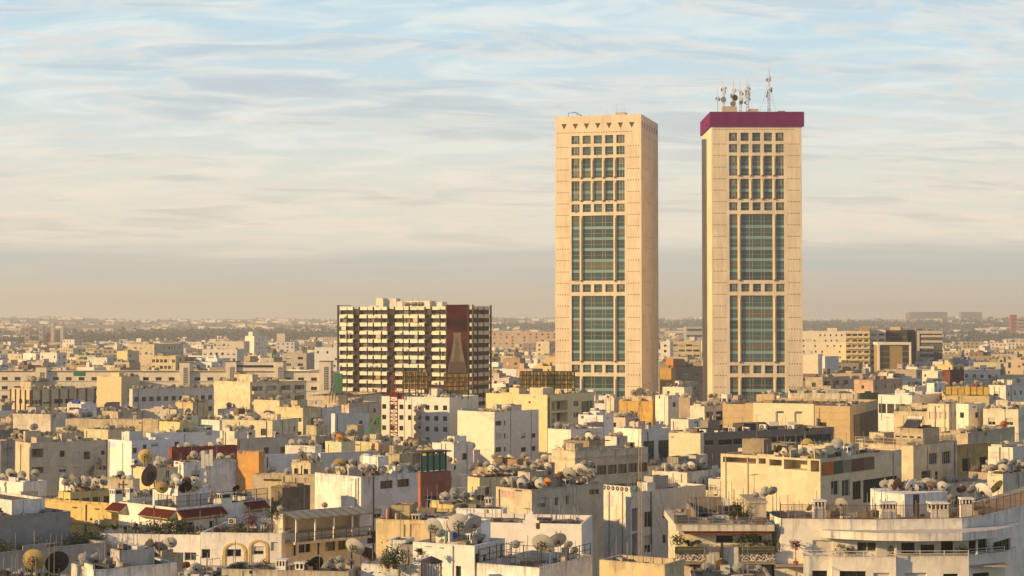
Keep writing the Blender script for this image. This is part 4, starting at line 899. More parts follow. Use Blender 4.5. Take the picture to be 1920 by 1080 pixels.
def telecom_mast(x, y0, y1, D, w, label, drums=(), panels=0, mats=None, whips=2, solid=False, guys=0, zbase=None):
    zb = WZ(y0, D) if zbase is None else zbase; h = WZ(y1, D)-zb
    root = empty('antenna_mast', (WX(x, D), D, zb)); tag(root, label, 'antenna mast')
    mb = MB(); 
    if w > .3: lattice(mb, Vector((0, 0, 0)), h, w, mats or [M['steel']])
    else: mb.tube((0, 0, 0), (0, 0, h), .09, (mats or [M['steel']])[0], 6)
    mb.build('mast', root)
    for (f, ang, r) in drums: drum(root, h*f, ang, r, off=w/2+.35, col=R.choice([(.20,.17,.14), (.24,.23,.22), (.14,.09,.06), (.15,.15,.15)]))
    for i in range(panels):
        p = MB(); p.box(-.14, .14, -.07, .07, 0, 1.5, M['whitepaint']); p.bar((0, 0, .7), (-.4, 0, .7), .05, M['dark'])
        o = p.build('panel_antenna', root); an = 2*pi*i/max(1, panels)+.4; o.location = (cos(an)*(w/2+.4), sin(an)*(w/2+.4), h*R.uniform(.55, .98)-.7); o.rotation_euler = (0, 0, an)
    for i in range(whips):
        p = MB(); hh = R.uniform(1.5, 4); p.tube((0, 0, 0), (0, 0, hh), .05, M['whitepaint'], 4); o = p.build('whip_aerial', root); o.location = (R.uniform(-.5, .5)*w, R.uniform(-.3, .3), h-.2)
    for i in range(guys):
        an = 2*pi*i/guys+.6; p = MB(); cable(p, (0, 0, h*.9), (cos(an)*h*.28, sin(an)*h*.28, 0)); p.build('guy_wire', root)
    return root
RT = TR['H']
telecom_mast(1347, 0, 178, 626, .25, 'thin pole mast with two small drums at the crown corner of the magenta-topped tower', [(.8, .3, .55), (.85, 2.6, .45)], 1, zbase=RT)
telecom_mast(1358.5, 0, 161, 632, .8, 'lattice mast with one large drum second from the left on the magenta crown', [(.55, -1.8, 1.0), (.9, 2.9, .5), (.95, .2, .45)], 3, zbase=RT)
telecom_mast(1377, 0, 163, 628, .7, 'short mast hung with rusty drums on the magenta crown', [(.62, -1.2, 1.1), (.4, -1.9, 1.0), (.9, .5, .5), (.7, 3.1, .8)], 5, zbase=RT)
telecom_mast(1390, 0, 166, 624, .9, 'dense lattice mast beside the rusty drums on the magenta crown', [(.45, -1.5, .7), (.8, -.5, .5)], 7, zbase=RT)
telecom_mast(1403, 0, 157, 626, 1.0, 'grey lattice mast ringed with panel antennas in the middle of the crown', [(.4, 2.5, .5), (.5, -.6, .45), (.85, -.4, .5)], 9, zbase=RT, guys=3)
telecom_mast(1443.5, 0, 143, 628, .75, 'tall red and white guyed mast on the magenta crown', [(.66, -.3, .9), (.5, 2.8, .5), (.93, 2.7, .5)], 4, mats=[M['redpaint'], M['whitepaint'], M['redpaint']], zbase=RT, guys=3, whips=4)
def roof_box(parent, rec, x0, x1, y, yy, col, name='plant_room', d=4.0, h=None):
    D = rec['C'][1]; th = rec['th']; f_ = lambda x: ((x-CX)/F*(D+yy*cos(th))-rec['C'][0]-yy*sin(th))/(cos(th)+(x-CX)/F*sin(th))
    a0, a1 = f_(x0), f_(x1); W = to_world(rec, a1, yy, 0); zt = WZ(y, W.y); zb = rec['levels'][0][4]-rec['z0']
    mb = MB(); mb.box(a0, a1, yy, yy+d, zb+.002, zt-rec['z0'], M['stucco']); return mb.build(name, parent, col)
roof_box(TR['root'], TR, 1356, 1383, 198, 6, (.5, .45, .38)); roof_box(TR['root'], TR, 1406, 1424, 203, 9, (.55, .5, .42)); roof_box(TR['root'], TR, 1461, 1474, 206.5, 6, (.3, .27, .2))
roof_box(TL['root'], TL, 1155, 1173, 209.3, 3, (.45, .38, .28))
def aerial(x, y0, y1, D, label, zbase=None, arms=True, yagi=True):
    p = PT(x, y0, D); zb = zbase if zbase is not None else p.z; h = WZ(y1, D)-zb
    mb = MB(); mb.tube((0, 0, 0), (0, 0, h), .035, M['steel'], 5)
    if yagi:
        an = R.uniform(-1.2, 1.2); dx, dy = cos(an), sin(an); L = R.uniform(.9, 1.5); z = h-.15
        mb.tube((-dx*L/2, -dy*L/2, z), (dx*L/2, dy*L/2, z), .02, M['steel'], 4)
        for k in range(6):
            t = -L/2+L*k/5; mb.tube((dx*t-dy*.3, dy*t+dx*.3, z), (dx*t+dy*.3, dy*t-dx*.3, z), .012, M['steel'], 3)
        if h > 2.2: mb.tube((-.35, 0, h*.6), (.35, 0, h*.6), .02, M['steel'], 4)
    o = mb.build('television_aerial'); o.location = (p.x, p.y, zb); tag(o, label, 'aerial', 'aerials on the rooftops'); return o
aerial(1157, 0, 191, 628, 'first whip aerial on the small box of the triangular-vented tower', TL['H'], yagi=False)
aerial(1171, 0, 191, 628, 'second whip aerial on the small box of the triangular-vented tower', TL['H'], yagi=False)
aerial(1138, 0, 205, 629, 'short aerial alone on the flat top of the triangular-vented tower', TL['H'], yagi=False)
aerial(1190, 0, 206, 629, 'stub light post near the corner of the triangular-vented tower', TL['H'], yagi=False)
g = MB(); W0 = PT(1066, 0, 633); z = TL['H']
for a_, b_ in (((0,0,0),(0,0,1.2)), ((0,0,1.2),(2.6,0,1.5)), ((2.6,0,1.5),(5,0,0)), ((3,0,0),(3.4,0,1.6)), ((1.8,0,1.7),(5.2,0,.2)), ((2.2,0,0),(5.6,0,0.1))): g.bar(a_, b_, .16, M['dark'])
o = g.build('cleaning_cradle'); o.location = (W0.x, 633, z); tag(o, 'dark bent cradle davit on top of the triangular-vented tower', 'window cleaning cradle')

# ------------------------------------------------------------------ dark striped block with the hoarding
def striped_block():
    D, th = 630, radians(26); xl, xc, xr = 634, 886, 919; Cx, a, b = solve(xl, xc, xr, D, th); H = WZ(574, D)
    root = empty('apartment_tower', (Cx, D, 0), -th); tag(root, 'dark apartment block striped with cream balcony bands and a bottle hoarding', 'apartment building')
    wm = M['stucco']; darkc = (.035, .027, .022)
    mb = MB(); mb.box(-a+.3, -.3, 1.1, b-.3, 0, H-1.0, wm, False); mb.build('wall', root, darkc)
    rb = MB(); rb.box(-a+.2, -.2, 1.0, b-.2, H-.99, H-.85, M['roof'], False); rb.build('roof', root, (.4, .36, .3))
    k = a/(886-634.); U = lambda x: -a+(x-634)*k
    bays = [(635.5, 664), (675, 702), (702, 729), (742, 770), (770, 799), (811, 838)]
    st = 3.0; n = 15
    white = (.84, .76, .60)
    for j in range(n):
        z = H-1.25-j*st
        for bi, (x0, x1) in enumerate(bays):
            u0, u1 = U(x0), U(x1); um = u0+(u1-u0)*(.56 if bi % 2 == 0 else .6)
            seg = [(u0+.1, u1-.1)] if j % 2 else [(u0+.1, um-.22), (um+.22, u1-.1)]
            for s0, s1 in seg:
                p = MB(); dz = 1.35 if j else 1.2; p.box(s0, s1, .0, .16, z-.05, z+dz-.05, M['clean']); p.box(s0, s1, .16, 1.1, z-.05, z+.12, M['clean']); p.build('balcony_breast', root, tuple(c*R.uniform(.93, 1.04) for c in white))
            for q in range(2):
                w0, w1 = u0+.25+(u1-u0)*.5*q, u0+(u1-u0)*.5*(q+1)-.12
                fm, _ = win_mesh(2.2, 1.4, 'amber', True); ww = w1-w0
                o = link('window', fm, root, R.choice([(.06,.05,.025), (.03,.026,.018), (.10,.08,.04), (.02,.02,.016), (.25,.20,.11), (.03,.03,.025), (.015,.015,.012)]), ((w0+w1)/2, 1.02, z-1.55)); o.scale = (ww/2.2, 1, 1)
            if R.random() < .22:
                p = MB(); x_ = R.uniform(u0+.3, u1-1.1); p.box(x_, x_+.8, -.34, -.003, z+.1, z+.65, M['whitepaint']); p.tube((x_+.3, -.345, z+.38), (x_+.3, -.36, z+.38), .2, M['dark'], 10); p.build('cooling_unit', root)
            if R.random() < .16:
                p = MB(); x_ = R.uniform(u0+.2, u1-2.2); p.box(x_, x_+1.9, .25, .32, z-1.5, z-.1, M['paint']); p.build('curtain', root, R.choice([(.55,.42,.2), (.6,.55,.45), (.35,.2,.1), (.25,.3,.28)]))
        # short posts on alternate storeys
        for (x0, x1) in bays:
            for x in (x0, x1) if j % 2 == 0 else ((x0+x1)/2+2,):
                f = MB(); f.box(-.16, .16, -.28, .35, -1.9, 1.15, M['dark']); o = f.build('post', root); o.location = (U(x), 0, z)
        for (x0, x1) in ((664, 675), (730, 741), (800, 810)):
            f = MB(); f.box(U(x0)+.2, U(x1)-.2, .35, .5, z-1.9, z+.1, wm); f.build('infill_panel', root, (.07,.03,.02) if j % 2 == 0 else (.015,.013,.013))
        # narrow strip beside the hoarding
        f = MB(); f.box(U(880.5), U(885), .0, .2, z, z+1.3, M['clean']); f.build('balcony_breast', root, (.5,.47,.40))
        # side bays
        for (v0, v1) in ((.9, b*.22), (b*.3, b*.58), (b*.62, b-.6)):
            f = MB(); f.box(.0, .22, v0, v1, z, z+1.3, M['clean']); f.build('balcony_breast', root, (.50,.46,.38))  # darker than the front bands: the side face's shade put into the colour
            fm, _ = win_mesh(2.2, 1.4, 'amber', True); o = link('window', fm, root, R.choice([(.04,.045,.04), (.09,.10,.08), (.02,.02,.02)]), (-.28, (v0+v1)/2, z-1.6), (0, 0, pi/2)); o.scale = ((v1-v0)/2.3, 1, 1)
        for v in (b*.26, b*.6):
            if j % 2 == 0 or v < b*.3:
                f = MB(); f.box(.1, .45, -.16, .16, -1.9, 1.15, M['dark']); o = f.build('post', root); o.location = (0, v, z)
    for (u, v) in ((-a, -.1), (U(839.5), -.1), (U(878.5), -.1), (.1, -.1), (.25, b)):
        f = MB(); f.box(u-.2, u+.22, v-.25, v+.4, 6, H+.55, M['dark']); f.build('corner_fin', root)
    # hoarding
    u0, u1, zt, zb_ = U(840), U(878), WZ(571.5, D), WZ(699, D)
    hm, nt, bs = new_mat('printed_banner'); N, L = nt.nodes.new, nt.links.new
    uv = N('ShaderNodeUVMap'); uv.uv_map = 'UVMap'; sp = N('ShaderNodeSeparateXYZ'); L(uv.outputs[0], sp.inputs[0])
    cr = N('ShaderNodeValToRGB'); cr.color_ramp.elements[0].color = (.035,.005,.007,1); cr.color_ramp.elements[1].color = (.018,.004,.007,1)
    for p_, c_ in ((.13, (.05,.006,.009,1)), (.30, (.012,.003,.005,1)), (.44, (.075,.018,.012,1)), (.55, (.05,.011,.01,1)), (.66, (.028,.006,.008,1))):
        e = cr.color_ramp.elements.new(p_); e.color = c_
    no = N('ShaderNodeTexNoise'); no.inputs['Scale'].default_value = .14; L(uv.outputs[0], no.inputs['Vector'])
    ad = N('ShaderNodeMath'); ad.operation = 'MULTIPLY_ADD'; L(sp.outputs[1], ad.inputs[0]); ad.inputs[1].default_value = 1/(zt-zb_); 
    sb2 = N('ShaderNodeMath'); sb2.operation = 'MULTIPLY_ADD'; L(no.outputs[0], sb2.inputs[0]); sb2.inputs[1].default_value = .16; sb2.inputs[2].default_value = -.08; L(sb2.outputs[0], ad.inputs[2])
    L(ad.outputs[0], cr.inputs[0]); L(cr.outputs[0], bs.inputs['Base Color']); bs.inputs['Roughness'].default_value = .9; bs.inputs['Specular IOR Level'].default_value = .05
    h = MB(); wallseg(h, (u0, -.42), (u1, -.42), zb_, zt, [], hm); hb = h.build('hoarding', root)
    hf = MB(); hf.box(u0-.1, u1+.1, -.40, -.2, zb_-.1, zt+.1, M['dark']); hf.build('hoarding_frame', root)
    W_ = u1-u0; Hh = zt-zb_
    X = lambda px: u0+(px-1130)/(1315-1130)*W_; Zz = lambda py: zt-(py-155)/(780-155)*Hh
    prof = [(410, 34), (414, 35), (424, 35), (428, 30), (438, 30), (444, 31), (450, 30), (458, 31), (470, 30), (500, 35), (560, 45), (620, 55), (680, 68), (730, 76), (780, 80)]
    liquid = simple('bottle_print', (.085, .075, .045), .6, var=.3, scale=.4); core = simple('bottle_core_print', (.045, .036, .022), .6, var=.3, scale=.4); low = simple('bottle_base_print', (.03, .012, .01), .6, var=.3, scale=.4)
    def silh(scale, off, mat, lo, hi, cx=1224):
        q = MB(); pr = [(y, w_*scale) for y, w_ in prof if lo <= y <= hi]
        for (ya, wa), (yb2, wb) in zip(pr, pr[1:]): q.quad(((X(cx-wb), -.42-off, Zz(yb2)), (X(cx+wb), -.42-off, Zz(yb2)), (X(cx+wa), -.42-off, Zz(ya)), (X(cx-wa), -.42-off, Zz(ya))), mat)
        return q.build('bottle_print', hb)
    silh(1, .01, liquid, 410, 780); silh(.45, .016, core, 458, 700); silh(.93, .022, low, 680, 780)
    BL.append(dict(nick='striped block', C=(Cx, D), th=th, a=a, b=b, H=H, y=574, yb=745, xl=xl, xr=xr, D=D, root=root, z0=0, levels=[(-a+.3, -.3, 1.1, b-.3, H-.9)], poly=corners((Cx, D), th, -a, 0, 0, b), dish=[]))
    rec = BL[-1]
    roof_box(root, rec, 705, 718, 559, 4, (.72,.66,.52)); roof_box(root, rec, 718.3, 743, 559.5, 6, (.62,.60,.55), d=3); roof_box(root, rec, 743.5, 755, 565, 6, (.62,.60,.55), d=3); roof_box(root, rec, 757, 806, 564, 5, (.72,.66,.52), d=5); roof_box(root, rec, 806.5, 829, 566, 7, (.66,.64,.58), d=4); roof_box(root, rec, 693, 705, 573, 3, (.72,.66,.52), d=3)
    for x, t in ((634, 0), (650, 1), (667, 2)):
        pass
    pr = MB(); pr.bar((-a-1.2, 1, H+.5), (-a+5, 1, H+.5), .12, M['dark']); pr.bar((-a, 1, H-1), (-a, 1, H+.5), .1, M['dark']); pr.bar((-a+4.6, 1, H-1), (-a+4.6, 1, H+.5), .1, M['dark'])
    for i in range(6): pr.box(-a-1+i*1.1, -a-.6+i*1.1, .8, 1.2, H+.2, H+.42, M['dark'])
    pr.build('lamp_rail', root)
    for x, y1, nm in ((755, 558, 'first'), (773, 554.5, 'second'), (785, 552, 'third and tallest'), (806, 556.5, 'fourth')):
        aerial(x, 0, y1, D+8, '%s thin aerial on the roof of the striped block' % nm, H-.85, yagi=True)
    for x in (760, 765, 774, 779, 786, 791): dish(WX(x, D+1), D+2, H-.85, .85, 'grey', R.uniform(-.3, .3), 1.2, 35, big=False)
    return rec
striped_block()

# ------------------------------------------------------------------ long banded art deco block behind the roofs
def deco():
    D = 590; th = radians(3); xl, xc = -25, 626
    Cx, a, b = solve(xl, xc, None, D, th, 14); H = WZ(697, D); r = random.Random(3)
    root = empty('apartment_building', (Cx, D, 0), -th); tag(root, 'long pale banded apartment block with grilled stair towers', 'apartment building')
    box_shell(root, 'wall', -a, 0, 0, b, 0, H, M['clean'], (.66, .60, .50), {'t': 'w', 'w': 2.0, 'h': 1.5, 'p': 4.3, 'first': 1.3, 'skip': .1, 'rows': 5, 'style': 'dark'}, 'b', WZ(768, D), True, r, .6)
    k = a/(xc-xl); U = lambda x: -a+(x-xl)*k
    bands = MB(); 
    for j in range(5): bb = MB(); bb.box(-a, 0, -.25, -.003, H-3.0-.35-3.1*j+.0, H-3.0-3.1*j, M['clean']); bb.build('string_course', root, (.56,.53,.47))
    cb = MB(); cb.box(-a, 0, -.45, .3, H+.002, H+.2, M['clean']); cb.build('cornice', root, (.20,.17,.13))
    for x0, x1, y in ((72, 92, 689), (341, 360, 680), (427, 447, 678.5), (519, 534, 678.5), (601, 622, 678)):
        t = MB(); z = WZ(y, D); t.box(U(x0), U(x1), -1.6, 4, 0, z, M['clean'], False); to = t.build('stair_tower', root, (.68, .61, .50))
        c = MB(); c.box(U(x0)-.15, U(x1)+.15, -1.75, 4.1, z+.002, z+.25, M['clean']); c.build('coping', root, (.2,.17,.13))
        um = (U(x0)+U(x1))/2+.4
        gb = MB(); gb.box(um-.75, um+.75, -1.64, -1.603, z-9.5, z-1.6, M['dot']); gb.build('grille', root)
        gg = MB()
        for i in range(14): gg.box(um-.75, um+.75, -1.70, -1.645, z-9.4+i*.58, z-9.25+i*.58, M['frame'])
        for i in range(4): gg.box(um-.75+i*.47, um-.66+i*.47, -1.72, -1.705, z-9.5, z-1.6, M['frame'])
        gg.build('grille_bars', root)
    up = MB(); z = WZ(679.5, D); up.box(U(447.3), U(518.7), -.6, 6, H+.21, z, M['clean']); up.build('raised_centre', root, (.66,.60,.50))
    for i in range(9):
        fm, _ = win_mesh(1.6, .8, 'dark', True); link('window', fm, root, (.02,.02,.02), (U(452)+i*1.33, -.66, z-1.7))
    BL.append(dict(nick='deco block', C=(Cx, D), th=th, a=a, b=b, H=H, y=697, yb=765, xl=xl, xr=xc, D=D, root=root, z0=0, levels=[(-a, 0, 0, b, H-.6)], poly=corners((Cx, D), th, -a, 0, -1.6, b), dish=[(450, 516, 12, 0), (4, 70, 4, 0)]))
deco()

# ------------------------------------------------------------------ extra pieces on single buildings
def extra_box(rec, x0, x1, y0, y1, z0, z1, name, col, mat='stucco'):
    mb = MB(); mb.box(x0, x1, y0, y1, z0, z1, M[mat]); return mb.build(name, rec['root'], col)
# beige panelled office: pale centre cladding, joints and the huge glass side
b_ = REC['beige panelled office']; a = b_['a']; H = b_['H']; k = a/(1592-1354)
extra_box(b_, -a+(1413-1354)*k, -a+(1526-1354)*k, -.14, -.003, 0, H+.35, 'pale_cladding', (.72,.64,.44), 'clean')
for i in range(7): extra_box(b_, -a+.05, -.05, -.02, -.003, H-1.5-i*1.6, H-1.46-i*1.6, 'panel_joint', (.30,.22,.12), 'clean')
extra_box(b_, .003, .06, b_['b']*.12, b_['b']*.97, H-9.5, H-2.2, 'glass_frame', (.02,.02,.018), 'paint')
for i in range(4):
    for j in range(3):
        v0 = b_['b']*(.14+.205*i); mb = MB(); mb.box(.062, .09, v0, v0+b_['b']*.195, H-9.3+j*2.35, H-7.05+j*2.35, M['paint']); mb.build('pane', b_['root'], [(.14,.11,.05), (.03,.022,.012), (.03,.022,.012), (.015,.012,.01)][i])
mb = MB(); mb.tube((-a+(1525-1354)*k+.8, -.35, H-7), (-a+(1525-1354)*k+.8, -.35, H-2.8), .35, M['steel'], 8); mb.build('duct', b_['root'])
fm, _ = win_mesh(3.0, 1.8, 'amber', True); link('window', fm, b_['root'], (.12,.10,.04), (-a+(1548-1354)*k, -.02, H-8))
# brown ribs of the ribbed office
b_ = REC['brown-ribbed office block']
for i in range(5): extra_box(b_, -b_['a']+.1+i*(b_['a']-.4)/4, -b_['a']+.42+i*(b_['a']-.4)/4, -.3, -.003, 8, b_['H']-.3, 'pilaster', (.15,.06,.03))
for i in range(8): v = b_['b']*(i+.02)/7.2; extra_box(b_, .003, .3, v, v+.35, 8, b_['H']-.3, 'pilaster', (.15,.06,.03))
# green sunroom
b_ = REC['oxblood house with green sunroom']; th = b_['th']
zt = b_['H']
sr = MB(); sr.box(-2.2, .1, .05, b_['b'], zt+2.2, zt+2.35, M['dark']); sr.build('sunroom_roof', b_['root'])
for i in range(5): sr = MB(); v = b_['b']*i/5; sr.box(-.1, .05, v+.05, v+.22, zt+.002, zt+2.2, M['dark']); sr.build('sunroom_post', b_['root'])
for i in range(4): sr = MB(); v = b_['b']*i/5+.3; sr.box(-.06, -.02, v, v+b_['b']/5-.3, zt+.15, zt+1.9, M['tint']); sr.build('pane', b_['root'], (.06,.22,.15))
extra_box(b_, .003, .05, .8, 2.6, zt-4.6, zt-2.8, 'round_dark_vent', (.02,.02,.02), 'paint')
# green grey flank
b_ = REC['yellow house with grey flank']; extra_box(b_, .003, .06, b_['b']*.45, b_['b'], 5, b_['H']-2.4, 'bare_render', (.14,.12,.10))
# chimneys: (building, px, top y, setback, width m, height m)
def chimney(rec, x, yt, yy, w=.9, slots=True, col=WHITE, free=False):
    D = rec['C'][1]; th = rec['th']; tt = (x-CX)/F
    xx = (tt*D+tt*yy*cos(th)-rec['C'][0]-yy*sin(th))/(cos(th)+tt*sin(th))
    if xx > -.3 and not free: xx = -.6; yy = (rec['C'][0]+xx*cos(th)-tt*D+tt*xx*sin(th))/(tt*cos(th)-sin(th))
    W = to_world(rec, xx, yy, 0); zt = WZ(yt, W.y)-rec['z0']; zb = rec['levels'][0][4]-rec['z0']+.002
    if zt < zb+.8: zt = zb+1.2
    mb = MB(); mb.box(-w/2, w/2, -w/2, w/2, 0, zt-zb-.62, M['stucco'])
    n = max(2, min(4, int(w/.3)))
    for i in range(n+1):
        u = -w/2+(w-.1)*i/n
        for v in (-w/2, w/2-.1): mb.box(u, u+.1, v, v+.1, zt-zb-.62, zt-zb-.2, M['stucco'])
    mb.box(-w/2+.12, w/2-.12, -w/2+.12, w/2-.12, zt-zb-.62, zt-zb-.2, M['dot'])
    mb.box(-w/2-.08, w/2+.08, -w/2-.08, w/2+.08, zt-zb-.2, zt-zb-.06, M['stucco'])
    o = mb.build('chimney', rec['root'], col); o.location = (xx, yy, zb); return o
chimney(REC['red-eaved top floor'], 221, 914, .6, 1.1); chimney(REC['red-eaved top floor'], 420, 921, 1.0, 1.5); chimney(REC['red-eaved top floor'], 247, 912, 4, .7)
chimney(REC['white stepped rooftop'], 391, 799, 1, 1.2); chimney(REC['white cube by left edge'], 51, 899, .5, .8); chimney(REC['white house with cage porch'], 884, 1012, 2, .6)
chimney(REC['white hut with pink roof'], 917, 938, 1.5, .7); chimney(REC['flat roof with black dish'], 531, 1044, 1.2, .9); chimney(REC['flat roof with black dish'], 566, 1049, .7, .8)
chimney(REC['white stepped terrace house'], 1100, 772, 1, 1.2); chimney(REC['weathered arcade house'], 1181, 828, 5, 1.0, col=(.2,.17,.13)); chimney(REC['roof under great mesh dish'], 255, 869, .5, .7)
chimney(REC['mesh-railed corner house'], 1614, 829, 1, 1.0); chimney(REC['open-framed top floor block'], 1585, 835, 3, .9); chimney(REC['broad white apartment block'], 902, 768, 6, .8)
for nick, xs in (('cream balcony flats', (150,)), ('big peeling white block', (640,)), ('long low cream terrace', (255,)), ('two-tone blank-walled block', (1060,)), ('white house with tall window', (1215,)), ('long shaded parapet house', (470, 520)), ('low mustard wall house', (782,))):
    for x in xs: chimney(REC[nick], x, REC[nick]['y']-14, 1.5, .8, col=(.55,.5,.4))
# red tiled eaves
def eave(rec, u0, u1, v, z, side=False, ends=True):
    """a pent roof of clay tiles on a cream cove"""
    root = rec['root']; n = int((u1-u0)/.24)
    ee = MB(); ee.quad(((u0, v-1.1, z), (u1, v-1.1, z), (u1, v-.003, z+.75), (u0, v-.003, z+.75)), M['terracotta']); ee.quad(((u0, v-.003, z-.5), (u1, v-.003, z-.5), (u1, v-1.1, z-.06), (u0, v-1.1, z-.06)), M['stucco']); ee.box(u0, u1, v-1.13, v-1.101, z-.07, z, M['stucco'])
    for u in (u0, u1): ee.quad(((u, v-1.1, z-.03), (u, v-.003, z-.5), (u, v-.003, z+.75)), M['stucco'])
    e = ee.build('eave', root, (.62,.52,.32))
    tm = MB(); tm.tube((0, -1.14, .02), (0, -.02, .79), .075, M['terracotta'], 6)
    me = tm.mesh('tile')
    for i in range(n): link('tile', me, e, None, (u0+.12+(u1-u0-.24)*i/(n-1), v, z))
    if side:
        e.location = (0, 0, 0); e.rotation_euler = (0, 0, pi/2)
    return e
b_ = REC['red-eaved top floor']; z = WZ(971, 196)-b_['z0']; k = b_['a']
eave(b_, -k*.52, .0, 0, z); e = eave(b_, 0.0, 6.5, 0, z, side=True)
eave(b_, -k-1.2, -k+1.6, 0, z+.1)
e = eave(b_, b_['b']-4.0, b_['b']-.8, 0, z+.2, side=True)
# yellow rims round the arches of the arcaded house
def arch(rec, u, z, w=2.3):
    mb = MB(); n = 10; ri, ro = w/2, w/2+.28
    for i in range(n):
        p, q = pi*i/n, pi*(i+1)/n
        A = [(u+r_*cos(t_), z+r_*.75*sin(t_)) for r_, t_ in ((ri, p), (ro, p), (ro, q), (ri, q))]
        mb.quad([(x_, -.09, z_) for x_, z_ in A[::1]][::-1], M['stucco']); mb.quad(((A[1][0], -.09, A[1][1]), (A[1][0], 0, A[1][1]), (A[2][0], 0, A[2][1]), (A[2][0], -.09, A[2][1])), M['stucco'])
    for s in (-1, 1): mb.box(u+s*(ri+ro)/2-.14, u+s*(ri+ro)/2+.14, -.09, -.003, z-3.2, z, M['stucco'])
    return mb.build('arch_rim', rec['root'], (.62,.44,.13))
b_ = REC['arcaded white house']; a = b_['a']; H = b_['H']
for x in (204, 236): arch(b_, -a+(x-188)*a/(378-188), H-1.95, 1.7)
b_ = REC['bay of the arcaded house']; a = b_['a']
arch(b_, -a+(443-379)*a/(530-379), b_['H']-1.96, 2.0); arch(b_, -a+(487.5-379)*a/(530-379), b_['H']-1.5, 1.6)
# veranda house: striped canopy and railing
b_ = REC['veranda house']
cp = MB(); B = b_['b']; Hh = b_['H']
for i in range(16):
    v0 = .1+i*(B-.2)/16; q = MB(); q.quad(((2.4, v0, Hh-.35), (2.4, v0+(B-.2)/16-.02, Hh-.35), (0.02, v0+(B-.2)/16-.02, Hh+.15), (0.02, v0, Hh+.15)), M['paint']); q.box(2.35, 2.4, v0, v0+(B-.2)/16-.02, Hh-.5, Hh-.36, M['paint']); q.build('canopy_panel', b_['root'], (.20,.19,.13) if i % 2 else (.30,.27,.18))
fl = MB(); fl.box(.003, 2.3, .1, B-.1, Hh-3.1, Hh-2.85, M['stucco']); fl.build('veranda_floor', b_['root'], CREAM)
for i in range(5):
    q = MB(); v = .2+i*(B-.5)/4; q.box(2.15, 2.3, v, v+.15, Hh-2.84, Hh-.4, M['stucco']); q.build('veranda_post', b_['root'], WHITE)
def railing(parent, p0, p1, z, h=1.0, step=.14, mat='dark', name='railing', mesh_col=None, posts=1.6):
    p0, p1 = Vector((*p0, z)), Vector((*p1, z)); L = (p1-p0).length; d = (p1-p0)/L; mb = MB(); up = Vector((0, 0, 1))
    for zz in (.08, h*.5, h): mb.bar(p0+up*zz, p1+up*zz, .045, M[mat])
    n = max(1, int(L/posts))
    for i in range(n+1): mb.bar(p0+d*L*i/n, p0+d*L*i/n+up*(h+.05), .06, M[mat])
    if step:
        n = int(L/step)
        for i in range(n): mb.tube(p0+d*L*i/n+up*.08, p0+d*L*i/n+up*h, .014, M[mat], 3, caps=False)
    return mb.build(name, parent, mesh_col)
railing(b_['root'], (2.32, .2), (2.32, B-.2), Hh-2.84, 1.0, .12)
railing(REC['red-eaved top floor']['root'], (-3.5, .15), (-.1, .15), REC['red-eaved top floor']['H']-16, 1.3, .1); railing(REC['red-eaved top floor']['root'], (-.1, .2), (-.1, REC['red-eaved top floor']['b']-.3), REC['red-eaved top floor']['H']-16, 1.3, .1)
b_ = REC['railed white terrace']; a, B, H = b_['a'], b_['b'], b_['H']
railing(b_['root'], (-a+.1, .1), (-.1, .1), H, 1.1, 0, 'redsteel' if 'redsteel' in M else 'dark', posts=1.2); railing(b_['root'], (-a+.1, .1), (-a+.1, B*.6), H, 1.1, 0); railing(b_['root'], (-a+.1, 3.2), (-2.0, 3.2), H-.9, 2.2, 0, posts=1.0); railing(b_['root'], (-.1, B*.55), (-.1, B-.2), H, 1.0, 0, posts=.9)
extra_box(b_, -.5, -.15, B*.50, B*.55, H, H+1.1, 'parapet_pier', (.4,.36,.3))
# stepped crest on the smooth white block
b_ = REC['smooth white blank block']; a = b_['a']; H = b_['H']; k = a/(1090-850); u = -a+(996-850)*k
for i, (w_, h_) in enumerate(((1.55, .28), (1.15, .56), (.75, .84), (.35, 1.1))): extra_box(b_, u-w_/2*1.0, u+w_/2, -.02-.004*i, .18, H+.001+(0 if i == 0 else h_-.28), H+h_, 'crest_step', (.76,.73,.69), 'clean')
b_ = REC['white hut with pink roof']; a = b_['a']; k = a/(943-856)
extra_box(b_, -a+(910-856)*k, -a+(938-856)*k, -.03, -.003, b_['H']-2.6, b_['H']-.45, 'dark_doorway', (.05,.055,.07), 'paint')
# black cage porch
def cage():
    x, yy, D = 812, 1041, 149; root = empty('cage_porch', (WX(812, D), 146.5, WZ(1080, 146.5)-1)); tag(root, 'black pointed cage porch against the white house with mesh dishes', 'cage porch')
    mb = MB(); h = 3.0; r = .85; n = 8; zt = WZ(1049, 146.5)-root.location.z
    P = [Vector((r*cos(2*pi*i/n), r*sin(2*pi*i/n), 0)) for i in range(n)]
    for i in range(n*3):
        t = 2*pi*i/(n*3); mb.bar((r*cos(t), r*sin(t), 0), (r*cos(t), r*sin(t), zt), .04, M['dark'])
    mb.build('bars', root)
    rf = MB()
    for i in range(n): p, q = P[i]*1.12, P[(i+1) % n]*1.12; rf.quad(((p.x, p.y, zt), (q.x, q.y, zt), (0, 0, zt+.42)), M['dark']); rf.quad(((p.x, p.y, zt-.12), (q.x, q.y, zt-.12), (q.x, q.y, zt), (p.x, p.y, zt)), M['dark'])
    rf.build('pointed_roof', root)
cage()

